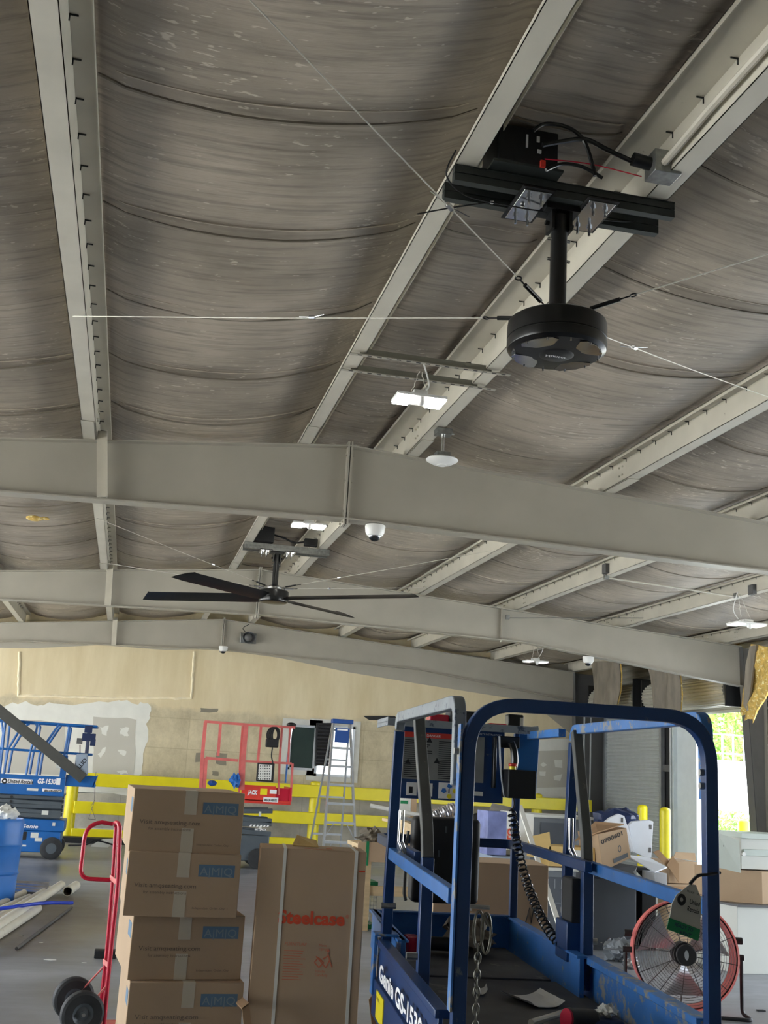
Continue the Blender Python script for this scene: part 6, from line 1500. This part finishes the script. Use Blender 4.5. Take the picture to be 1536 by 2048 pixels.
# carton 07006 01
t = thing('moving_carton', 'tan carton printed 0700601 lying tilted on the pile', 'box', at(1215, 1735, Y=YP - 0.2))
Pf = [at(1206, 1742, Y=YP - 0.2), at(1262, 1716, Y=YP - 0.15), at(1253, 1656, Y=YP - 0.15), at(1195, 1668, Y=YP - 0.2)]
MB().slab(Pf, (-0.05, 0.4, 0.0)).build('carton_body', M['card'], t, bevel=0.004)
Pl = [at(1182, 1740, Y=YP + 0.05), Pf[0] + Vector((0, 0, 0)), Pf[3] + Vector((0, 0, 0)), at(1176, 1680, Y=YP + 0.05)]
MB().slab(Pl, (0.02, 0.3, 0)).build('side_face', M['card'], t, smooth=0)
Pt = [at(1150, 1683, Y=YP + 0.1), Pf[3] + Vector((0, -.01, .01)), Pf[2] + Vector((-0.03, 0, .03)), at(1190, 1645, Y=YP + 0.3)]
MB().slab(Pt, (0, 0.0, 0.012)).build('top_flap', M['cardin'], t, smooth=0)
ex = (Pf[1] - Pf[0]).normalized(); uv = (Pf[3] - Pf[0]).normalized(); nz = ex.cross(uv).normalized(); nn = nz if nz.y < 0 else -nz
def on(u, v): return Pf[0].lerp(Pf[1], u).lerp(Pf[3].lerp(Pf[2], u), v) + nn * 0.003
text('0700601', on(0.08, 0.70), ex, uv, 0.055, M['text_black'], t, bold=0.02, width=0.27)
b = MB(); c = on(0.66, 0.42); b.lathe([(0.02, 0), (0.03, 0)], c, nn, 20, scale=(1.2, 0.6)); b.prism([(-0.08, -0.02), (0.10, -0.02), (0.10, 0.02), (-0.08, 0.02)], on(0.62, 0.14), ex, uv, nn * 0.001); b.build('printed_mark', M['scissor'], t, smooth=0)
# white panels
def panel(label, pts, Y, th, m, nm='steel_desk_end', cat='panel', holes=(), group=None):
    t = thing(nm, label, cat, at(pts[0][0], pts[0][1], Y=Y), group); P = [at(a, b_, Y=Y) for a, b_ in pts]; n = len(P); v = Vector(th)
    MB().add(P + [p + v for p in P], [tuple(range(n)), tuple(range(2 * n - 1, n - 1, -1))] + [(i, (i + 1) % n, n + (i + 1) % n, n + i) for i in range(n)]).build('panel', m, t, smooth=0, bevel=0.004)
    b = MB()
    for (hx, hy) in holes: p = at(hx, hy, Y=Y - 0.002); b.box(p.x - 0.012, p.x + 0.012, Y - 0.006, Y, p.z - 0.025, p.z + 0.025)
    if holes: b.build('bolt_plate', M['coldark'], t, smooth=0)
    return t
M['wpanel'] = mat('white powder coated steel', srgb(222, 228, 236), 0.35, var=0.03)
panel('white steel end panel leaning tilted behind the 0700601 carton', [(1238, 1628), (1249, 1632), (1269, 1700), (1262, 1704), (1250, 1660), (1206, 1648), (1220, 1636)], YP + 0.4, (0.0, 0.05, 0), M['wpanel'], holes=((1244, 1640),))
panel('upright white steel end panel in front of the yellow bollards', [(1258, 1651), (1266, 1643), (1298, 1640), (1307, 1643), (1303, 1716), (1290, 1714), (1266, 1704)], YP + 0.5, (0.0, 0.06, 0), M['wpanel'], holes=((1301, 1654), (1300, 1700)))
# glossy dark bag between
crumple(at(1235, 1665, Y=YP + 0.95), 0.26, M['navy'], 'dark_bag', 'dark blue plastic bag behind the white steel panels', 'bag', 0.5, 21, amp=0.3)
# tilted white drawer box
t = thing('drawer_box', 'white steel drawer box lying open on the grey cabinets', 'drawer', at(1290, 1770, Y=YP - 0.1))
P = [at(1252, 1712, Y=YP + 0.1), at(1296, 1716, Y=YP + 0.2), at(1334, 1736, Y=YP), at(1310, 1746, Y=YP - 0.1)]
MB().slab(P, (0, 0, 0.012)).build('drawer_lid', M['wpanel'], t, smooth=0)
a, c = at(1310, 1746, Y=YP - 0.1), at(1334, 1782, Y=YP - 0.1)
MB().box(a.x, c.x, YP - 0.1, YP + 0.2, c.z, a.z).build('drawer_end', M['wpanel'], t, bevel=0.003)
a, c = at(1255, 1734, Y=YP + 0.2), at(1310, 1790, Y=YP + 0.2)
MB().box(a.x, c.x, YP + 0.2, YP + 0.4, at(1290, 1766, Y=YP + 0.2).z, a.z).build('dark_inside', M['blackm'], t, smooth=0)
MB().bar(at(1268, 1742, Y=YP - 0.1), at(1292, 1770, Y=YP - 0.15), 0.02, 0.03).build('slide', M['alu'], t, smooth=0)
P = [at(1190, 1745, Y=YP - 0.1), at(1262, 1768, Y=YP - 0.2), at(1274, 1736, Y=YP), at(1225, 1728, Y=YP + 0.2)]
tag(MB().slab(P, (0, 0, 0.02)).build('tilted_shelf', M['dgrey_cab'], smooth=0), 'dark grey shelf lying slanted on top of the tall grey cabinet', 'shelf')
panel('pale triangular bracket on the dark shelf beside the white drawer box', [(1271, 1764), (1275, 1745), (1290, 1760)], YP - 0.25, (0, 0.02, 0), M['lgrey'], 'shelf_bracket', 'bracket')
# open carton and the one below
t = thing('open_carton', 'open brown carton with raised flaps below the tall bollard', 'box', at(1350, 1765, Y=YP + 0.3))
a, c = at(1337, 1722, Y=YP + 0.3), at(1394, 1768, Y=YP + 0.3)
MB().box(a.x, c.x, YP + 0.3, YP + 0.7, c.z, a.z).build('carton_body', M['card'], t, bevel=0.003)
MB().slab([at(1306, 1704, Y=YP + 0.28), at(1342, 1742, Y=YP + 0.28), at(1338, 1722, Y=YP + 0.28), at(1318, 1700, Y=YP + 0.28)], (0, 0.01, 0)).slab([at(1334, 1730, Y=YP + 0.26), at(1358, 1765, Y=YP + 0.26), at(1358, 1728, Y=YP + 0.26), at(1345, 1712, Y=YP + 0.26)], (0, 0.01, 0)).build('side_flap', M['cardin'], t, smooth=0)
MB().slab([at(1346, 1716, Y=YP + 0.7), at(1392, 1722, Y=YP + 0.7), at(1390, 1706, Y=YP + 0.75), at(1352, 1704, Y=YP + 0.75)], (0, 0.01, 0)).build('back_flap', M['card'], t, smooth=0)
t, X, w, h = pbox('cardboard_box', 'plain tan box on the floor under the open carton with raised flaps', 'box', 1335, 1768, 1402, 1830, YP + 0.25, 0.4, M['card'], floor=True)
MB(X).box(0.02, w - 0.02, -0.003, 0, h - 0.16, h - 0.02).build('print_band', M['cardin'], t, smooth=0)
# white strip leaning
a, c = at(1040, 1612, Y=8.6), at(1122, 1862, Y=8.0)
c2 = a + (c - a) * ((a.z - 0.0) / (a.z - c.z))
tag(MB().bar(a, c2, 0.035, 0.02, up=(0, 1, 0)).build('white_trim_strip', M['paper'], smooth=0), 'long white strip leaning behind the coiled black cord', 'strip')
# pale desk group on the right
YD = 9.9
t, X, w, h = pbox('reception_counter', 'pale grey counter base standing on the floor at the right edge', 'counter', 1474, 1813, 1640, 1950, YD, 0.7, M['lgrey'], floor=True)
a = at(1425, 1796, Y=YD + 0.3); x0 = at(1474, 1813, Y=YD).x
MB().prism([(x0, YD), (x0 + 0.005, YD + 0.5), (a.x, YD + 0.6), (a.x, YD + 0.3)], (0, 0, 0), (1, 0, 0), (0, 1, 0), (0, 0, h)).build('angled_side', M['lgrey'], t, smooth=0)
MB().prism([(a.x - 0.02, YD + 0.27), (x0 - 0.01, YD - 0.03), (x0 + 1.0, YD - 0.03), (x0 + 1.0, YD + 0.72), (a.x - 0.02, YD + 0.72)], (0, 0, h), (1, 0, 0), (0, 1, 0), (0, 0, 0.02)).build('dark_top', M['coldark'], t, smooth=0)
zt = h + 0.02
t = thing('cardboard_box', 'wide tan carton on the pale counter at the right edge', 'box', (x0, YD + 0.1, zt))
xa, xb, xc = at(1438, 1740, Y=YD + 0.12).x, at(1518, 1745, Y=YD + 0.1).x, at(1600, 1745, Y=YD).x
zz_ = at(1518, 1742, Y=YD + 0.1).z
MB().prism([(xa, YD + 0.25), (xb, YD + 0.05), (xc, YD + 0.12), (xc, YD + 0.6), (xa, YD + 0.6)], (0, 0, zt + 0.001), (1, 0, 0), (0, 1, 0), (0, 0, zz_ - zt)).build('carton_body', M['card'], t, bevel=0.003)
t = thing('desk_pedestal', 'pale green grey steel cabinet with open door lying on the tan carton', 'cabinet', (xb, YD, zz_))
P = [at(1432, 1734, Y=YD + 0.1), at(1482, 1746, Y=YD - 0.05), at(1478, 1681, Y=YD - 0.05), at(1434, 1665, Y=YD + 0.1)]
M['pgreen'] = mat('pale green grey steel', srgb(196, 206, 198), 0.4, var=0.04)
MB().slab(P, (0.0, 0.015, 0)).build('door', M['pgreen'], t, smooth=0)
q = at(1446, 1693, Y=YD + 0.055); text('steelcase', q, (1, 0, -0.12), (0, 0, 1), 0.035, M['text_black'], t, width=0.10)
a, c = at(1482, 1676, Y=YD + 0.1), at(1620, 1738, Y=YD + 0.1)
MB().box(a.x, c.x, YD + 0.1, YD + 0.5, zz_ + 0.012, a.z).build('cabinet_body', M['lgrey'], t, bevel=0.003)
MB().box(a.x - 0.02, c.x, YD + 0.06, YD + 0.52, a.z, a.z + 0.05).box(a.x + 0.02, c.x, YD + 0.085, YD + 0.1, a.z - 0.16, a.z - 0.10).build('top_edge', M['pgreen'], t, bevel=0.003)
p = at(1486, 1708, Y=YD + 0.09); MB().cyl(p, p + Vector((0, -0.02, 0)), 0.02, 16).build('lock', M['white'], t)
# ------------------------------------------------------------------ drum fan
c = at(1366, 1928, Y=8.25); R = 0.385; c.z = R + 0.03
t = thing('drum_fan', 'red drum fan with wire guard behind the right lift post', 'floor fan', (c.x, c.y, 0))
ax = Vector((-0.34, -1, 0.07)).normalized()
D0 = 0.13
shell = MB().lathe([(R, D0), (R + 0.012, D0 + 0.008), (R + 0.012, D0 - 0.012), (R, D0 - 0.02), (R - 0.002, 0.05), (R + 0.004, 0.03), (R - 0.002, 0.0), (R + 0.004, -0.03), (R, -D0), (R - 0.01, -D0), (R - 0.012, D0)], c, ax, 64).build('drum', M['fanred'] if 'fanred' in M else M['pink'], t, smooth=40)
e1 = ax.cross(Vector((0, 0, 1))).normalized(); e2 = e1.cross(ax)
g = MB()
for i in range(17):
    r = 0.075 + (R - 0.085) * i / 16; dz = D0 + 0.03 * math.sin(PI * (1 - i / 16) * 0.5)
    g.tube([c + ax * dz + e1 * r * math.cos(k * PI / 24) + e2 * r * math.sin(k * PI / 24) for k in range(48)], 0.0016, 4, closed=True)
go = g.build('guard_rings', M['guard'] if 'guard' in M else M['coldark'], t); go['kind'] = 'stuff'
for k in range(12):
    a = k * PI / 6 + 0.12; MB().tube([c + ax * (D0 + 0.03) + (e1 * math.cos(a) + e2 * math.sin(a)) * 0.06, c + ax * (D0 + 0.004) + (e1 * math.cos(a) + e2 * math.sin(a)) * R], 0.0028, 5).build('guard_spoke', M['blackm'], t)
hubd = MB().cyl(c + ax * (D0 + 0.015), c + ax * (D0 + 0.045), 0.075, 28).build('guard_badge', M['blackm'], t, bevel=0.006)
MB().lathe([(1e-5, D0 + 0.048), (0.035, D0 + 0.048), (0.035, D0 + 0.045)], c, ax, 20, scale=(1, 0.45)).build('badge_label', M['alu'], hubd)
MB().cyl(c - ax * 0.10, c + ax * 0.06, 0.085, 24).build('motor', M['blackm'], t)
for k in range(3):
    a0 = k * 2 * PI / 3 + 0.5; b = MB(); v = []; n = 8
    for i in range(n + 1):
        r = 0.08 + (R - 0.12) * i / n; tw = 0.10 * (1 - 0.3 * i / n)
        for s in (-1, 1):
            a = a0 + s * (0.28 + 0.25 * i / n) ; v.append(c + (e1 * math.cos(a) + e2 * math.sin(a)) * r + ax * (s * tw * 0.6))
    f = [(2 * i, 2 * i + 1, 2 * i + 3, 2 * i + 2) for i in range(n)]; m0 = len(v)
    b.add(v + [p - ax * 0.004 for p in v], f + [tuple(m0 + x for x in reversed(q)) for q in f]).build('fan_blade', M['blade'] if 'blade' in M else M['alu'], t, smooth=60)
# back guard and stand
g = MB()
for i in range(8):
    r = 0.09 + (R - 0.1) * i / 7; g.tube([c - ax * D0 + e1 * r * math.cos(k * PI / 20) + e2 * r * math.sin(k * PI / 20) for k in range(40)], 0.0016, 4, closed=True)
for k in range(8):
    a = k * PI / 4; g.tube([c - ax * D0 + (e1 * math.cos(a) + e2 * math.sin(a)) * 0.05, c - ax * D0 + (e1 * math.cos(a) + e2 * math.sin(a)) * R], 0.003, 4)
go = g.build('back_guard', M['coldark'], t); go['kind'] = 'stuff'
sg = -1 if e1.x > 0 else 1
for s in (-1, 1):
    side = e1 * s * (R + 0.045)
    MB().cyl(c + e1 * s * R, c + e1 * s * (R + 0.07), 0.022, 14).build('pivot_knob', M['blackm'], t, bevel=0.003)
    MB().cyl(c + e1 * s * R + Vector((0, 0, 0.12)), c + e1 * s * (R + 0.06) + Vector((0, 0, 0.12)), 0.026, 14).build('carry_grip', M['blackm'], t, bevel=0.003)
b = MB(); b.tube([c + e1 * (R + 0.05) + Vector((0, 0, 0.02))] + rnd(c + e1 * (R + 0.05), Vector((c.x, c.y, 0)) + e1 * (R + 0.05) + Vector((0, 0, 0.016)), Vector((c.x, c.y - 0.22, 0.016)) + e1 * (R + 0.02), 0.05) + rnd(Vector((c.x, c.y - 0.1, 0.016)) + e1 * (R + 0.03), Vector((c.x, c.y - 0.24, 0.016)) + e1 * (R + 0.0), Vector((c.x, c.y - 0.24, 0.016)), 0.05)
       + rnd(Vector((c.x, c.y - 0.24, 0.016)), Vector((c.x, c.y - 0.24, 0.016)) - e1 * (R + 0.0), Vector((c.x, c.y - 0.1, 0.016)) - e1 * (R + 0.03), 0.05) + rnd(Vector((c.x, c.y - 0.22, 0.016)) - e1 * (R + 0.02), Vector((c.x, c.y, 0.016)) - e1 * (R + 0.05), c - e1 * (R + 0.05), 0.05) + [c - e1 * (R + 0.05) + Vector((0, 0, 0.02))], 0.014, 10)
b.build('floor_stand', M['blackm'], t)
b = MB(); q = Vector((c.x, c.y - 0.24, 0.016)); b.cyl(q - e1 * 0.11 + Vector((0, 0, 0.0)), q - e1 * 0.05, 0.016, 12); b.build('stand_foot', M['blackm'], t)
# silver flex duct and foil heap behind the toe board
for (px, py, r, sd, lb) in ((1205, 1885, 0.12, 31, 'crumpled silver foil heap beside the right lift post'), (1240, 1905, 0.15, 33, 'rounded grey plastic bag on the floor left of the drum fan'), (1262, 1930, 0.07, 35, 'small shiny foil scrap at the left edge of the drum fan')):
    p = at(px, py, Z=r * 0.5); crumple((p.x, p.y, 0.0), r, M['foil'] if sd != 33 else M['grey_cab'], 'foil_scrap' if sd != 33 else 'plastic_bag', lb, 'foil' if sd != 33 else 'bag', 0.6, sd, amp=0.8)
# ------------------------------------------------------------------ work table with lumber and ducts (left of the near lift)
YT = 12.0
a, c = at(722, 1664, Y=YT), at(835, 1664, Y=YT)
t = thing('work_table', 'rough lumber work table loaded with scrap left of the near lift', 'table', ((a.x + c.x) / 2, YT, 0))
zt = a.z; x1 = a.x + 1.05
MB().box(a.x, x1, YT, YT + 0.7, zt - 0.17, zt - 0.13).build('table_top', M['wood'], t, smooth=0)
MB().box(a.x - 0.03, x1, YT - 0.03, YT, zt - 0.30, zt - 0.10).build('apron', M['card'], t, smooth=0)
for x in (a.x + 0.05, x1 - 0.1):
    for y in (YT + 0.03, YT + 0.6):
        MB().box(x, x + 0.09, y, y + 0.09, 0, zt - 0.17).build('leg', M['wood'], t, smooth=0)
MB().box(a.x + 0.05, x1, YT + 0.05, YT + 0.09, 0.35, 0.45).build('stretcher', M['wood'], t, smooth=0)
b = MB().box(a.x + 0.06, a.x + 0.09, YT - 0.036, YT - 0.03, zt - 0.34, zt - 0.09); b.build('green_tape', M['green'], t, smooth=0)
def lumber(label, p0, p1, w, h, m, nm='lumber_board', cat='board', Y0=YT + 0.2, Y1=YT + 0.2, grp=None):
    A_, B_ = at(*p0, Y=Y0), at(*p1, Y=Y1)
    return tag(MB().bar(A_, B_, w, h).build(nm, M[m], smooth=0), label, cat, grp)
lumber('thick pale lumber board with its cut end to the right on the work table', (800, 1648), (836, 1664), 0.12, 0.13, 'wood', Y1=YT - 0.1)
lumber('flat pale board lying across the work table behind the grey lift post', (770, 1640), (850, 1652), 0.3, 0.03, 'wood', Y0=YT + 0.4, Y1=YT + 0.4)
def rod(label, p0, p1, r, m, Y0, Y1, nm='white_rod'):
    return tag(MB().tube([at(*p0, Y=Y0), at(*p1, Y=Y1)], r, 8).build(nm, M[m]), label, 'rod')
rod('long white rod sticking out left over the work table', (740, 1611), (898, 1642), 0.022, 'paper', YT + 0.1, YT - 0.1)
rod('second white rod lying on the scrap just under the first', (790, 1634), (900, 1652), 0.02, 'alu', YT, YT - 0.1)
rod('short white rod right of the gate post before the glossy box', (950, 1656), (980, 1664), 0.014, 'paper', YT - 0.2, YT - 0.3)
t = thing('bubble_wrap_roll', 'silver bubble wrapped duct lying on the work table behind the gate post', 'roll', at(880, 1630, Y=YT + 0.2))
a, c = at(850, 1640, Y=YT + 0.2), at(910, 1618, Y=YT + 0.2); d = (c - a); P = []
MB().lathe([(1e-5, 0)] + [(0.075 + 0.008 * math.sin(i * 1.9), d.length * i / 40) for i in range(41)] + [(1e-5, d.length)], a, d, 24).build('roll', M['foilw'] if 'foilw' in M else M['foil'], t)
p = at(725, 1650, Y=YT + 0.2); crumple((p.x + 0.12, p.y, zt - 0.128), 0.14, M['rag'], 'cloth_rag', 'heap of dark rags and offcuts at the left end of the work table', 'rag', 0.5, 41, amp=0.9)
p = at(775, 1620, Y=YT + 0.4)
t, X, w, h = pbox('paper_bag', 'white and pale green printed bag standing on the work table', 'bag', 800, 1590, 822, 1634, YT + 0.3, 0.15, M['paper'])
MB(X).box(0.01, w * 0.7, -0.003, 0, h * 0.6, h * 0.75).build('print_stripe', M['green'], t, smooth=0)
t, X, w, h = pbox('cardboard_box', 'small tan box beside the white bag on the work table', 'box', 822, 1590, 832, 1640, YT + 0.3, 0.15, M['card'])
p = at(735, 1800, Y=YT); 
t = thing('mesh_crate', 'green framed wire crate below the work table', 'crate', (p.x, YT + 0.15, 0))
MB().box(p.x - 0.12, p.x - 0.09, YT + 0.16, YT + 0.44, 0.0, 0.46).box(p.x - 0.12, p.x + 0.14, YT + 0.15, YT + 0.45, 0.0, 0.04).box(p.x - 0.12, p.x + 0.14, YT + 0.15, YT + 0.45, 0.44, 0.48).build('frame', M['green'], t, smooth=0)
b = MB()
for i in range(9): x = p.x - 0.11 + i * 0.03; b.box(x, x + 0.004, YT + 0.16, YT + 0.164, 0.04, 0.44)
for i in range(11): z = 0.05 + i * 0.038; b.box(p.x - 0.12, p.x + 0.14, YT + 0.16, YT + 0.164, z, z + 0.004)
b.build('wire_mesh', M['alu'], t, smooth=0)['kind'] = 'stuff'
# office chair half hidden between trunk and printed box
t = thing('office_chair', 'dark curved office chair back between the gate post and the glossy box', 'chair', at(960, 1700, Y=YT + 0.2))
cc = at(963, 1668, Y=YT + 0.2)
MB().lathe([(0.22, -0.03), (0.235, 0.0), (0.22, 0.03), (0.17, 0.03), (0.16, 0.0), (0.17, -0.03), (0.22, -0.03)], (cc.x, cc.y, cc.z), (0, 1, 0), 28).build('back_frame', M['blackm'], t)
MB().cyl((cc.x, cc.y, 0.05), (cc.x, cc.y, cc.z - 0.2), 0.03, 12).build('stem', M['blackm'], t)
MB().box(cc.x - 0.22, cc.x + 0.22, cc.y - 0.4, cc.y, cc.z - 0.28, cc.z - 0.2).build('seat', M['blackm'], t, bevel=0.03)
for k in range(5):
    a = k * 2 * PI / 5; MB().bar((cc.x, cc.y, 0.06), (cc.x + 0.28 * math.cos(a), cc.y + 0.28 * math.sin(a), 0.03), 0.04, 0.03).build('leg', M['blackm'], t, bevel=0.005)

# small debris at right floor
p = at(1522, 2022, Z=0.0); tag(MB().box(p.x - 0.03, p.x + 0.03, p.y - 0.02, p.y + 0.02, 0.001, 0.008).build('dark_scrap', M['blackm'], smooth=0), 'tiny dark scrap on the floor at the lower right edge', 'scrap')
# dark door leaf lying on the wall at centre
P = [at(728, 1432, Y=WALLY - 0.08), at(790, 1432, Y=WALLY - 0.08), at(796, 1440, Y=WALLY - 0.08), at(740, 1440, Y=WALLY - 0.08)]
tag(MB().slab(P, (0, 0.07, 0)).build('wall_slot', M['blackm'], smooth=0), 'thin dark slot high on the tan wall left of the lift tray', 'slot')

# ------------------------------------------------------------------ outdoors: trees, fence, grass
M['leaf'] = mat('sunlit foliage', srgb(120, 160, 70), 0.6, var=0.45, scale=3)
M['bark'] = mat('tree bark', srgb(96, 80, 62), 0.9, var=0.2)
M['grass'] = mat('dry grass', srgb(150, 160, 90), 0.9, var=0.3, scale=2)
def tree(x, y, h, r, label, seed):
    random.seed(seed); t = thing('leafy_tree', label, 'tree', (x, y, 0), 'trees outside the open dock door')
    MB().tube([(x, y, -0.1), (x + 0.1, y, h * 0.4), (x, y + 0.1, h * 0.7)], 0.14, 8).build('trunk', M['bark'], t)
    b = MB(); 
    for i in range(2600):
        while True:
            p = Vector((random.uniform(-1, 1), random.uniform(-1, 1), random.uniform(-1, 1)))
            if p.length < 1 and p.length > 0.55 * random.random() and noise.noise(p * 2.2 + Vector((seed, 0, 0))) > -0.25: break
        c = Vector((x + p.x * r, y + p.y * r, h * 0.62 + p.z * h * 0.42)); u = Vector((random.gauss(0, 1), random.gauss(0, 1), random.gauss(0, 1))).normalized(); v = u.cross(Vector((random.gauss(0, 1), random.gauss(0, 1), 0.3))).normalized(); s = random.uniform(0.09, 0.2)
        b.add([c - u * s, c + v * s * 0.5, c + u * s, c - v * s * 0.5], [(0, 1, 2, 3)])
    b.build('crown', M['leaf'], t, smooth=0)
D = lambda px, dist: (at(px, 1500, Y=dist).x, dist)
for i, (px, Yd, h, r) in enumerate(((1410, 49, 8.0, 2.3), (1445, 57, 9.5, 2.9), (1480, 51, 8.4, 2.3), (1520, 58, 9.4, 2.9), (1375, 58, 9.4, 2.8))):
    x, y = D(px, Yd); tree(x, y, h, r, ['tree outdoors just right of the lift hoop', 'tree outdoors in the middle of the open dock door', 'tree outdoors behind the chain link fence, right of the middle one', 'tree outdoors by the grey column', 'tree outdoors mostly behind the lift hoop'][i], 60 + i)
struct(MB().box(10.8, 60, 39, 75, -0.04, 0.05).build('ground', M['grass'], smooth=0))
t = thing('chain_link_fence', 'pale chain link fence below the trees outside', 'fence', (30, 46, 0))
xa, xb = at(1380, 1500, Y=44).x, at(1530, 1500, Y=44).x
for i in range(8): x = xa + (xb - xa) * i / 7; MB().cyl((x, 44, 0), (x, 44, 4.0), 0.04, 8).build('post', M['alu'], t)
for z in (4.0, 3.2): MB().cyl((xa, 44, z), (xb, 44, z), 0.035, 8).build('top_rail', M['alu'], t)

for i, px in enumerate((1425, 1448, 1470, 1500, 1522)):
    x, y = D(px, 34.5 + (i % 2)); random.seed(90 + i)
    b = MB()
    for j in range(420):
        p = Vector((random.uniform(-1, 1), random.uniform(-1, 1), random.random()))
        if Vector((p.x, p.y, 0)).length > 1: continue
        c = Vector((x + p.x * 0.45, y + p.y * 0.4, 0.05 + p.z * (0.95 - 0.25 * (i % 2)))); u = Vector((random.gauss(0, 1), random.gauss(0, 1), random.gauss(0, 1))).normalized(); v = u.cross(Vector((0.3, random.gauss(0, 1), 1))).normalized(); s_ = random.uniform(0.05, 0.1)
        b.add([c - u * s_, c + v * s_ * 0.5, c + u * s_, c - v * s_ * 0.5], [(0, 1, 2, 3)])
    tag(b.build('wild_shrub', M['leaf'], smooth=0), ['low shrub outdoors just right of the lift hoop post', 'low shrub outdoors second from the lift hoop', 'low shrub outdoors left of the outdoor bollard', 'low shrub outdoors right of the outdoor bollard', 'low shrub outdoors against the grey column'][i], 'shrub', 'shrubs outside the dock door')
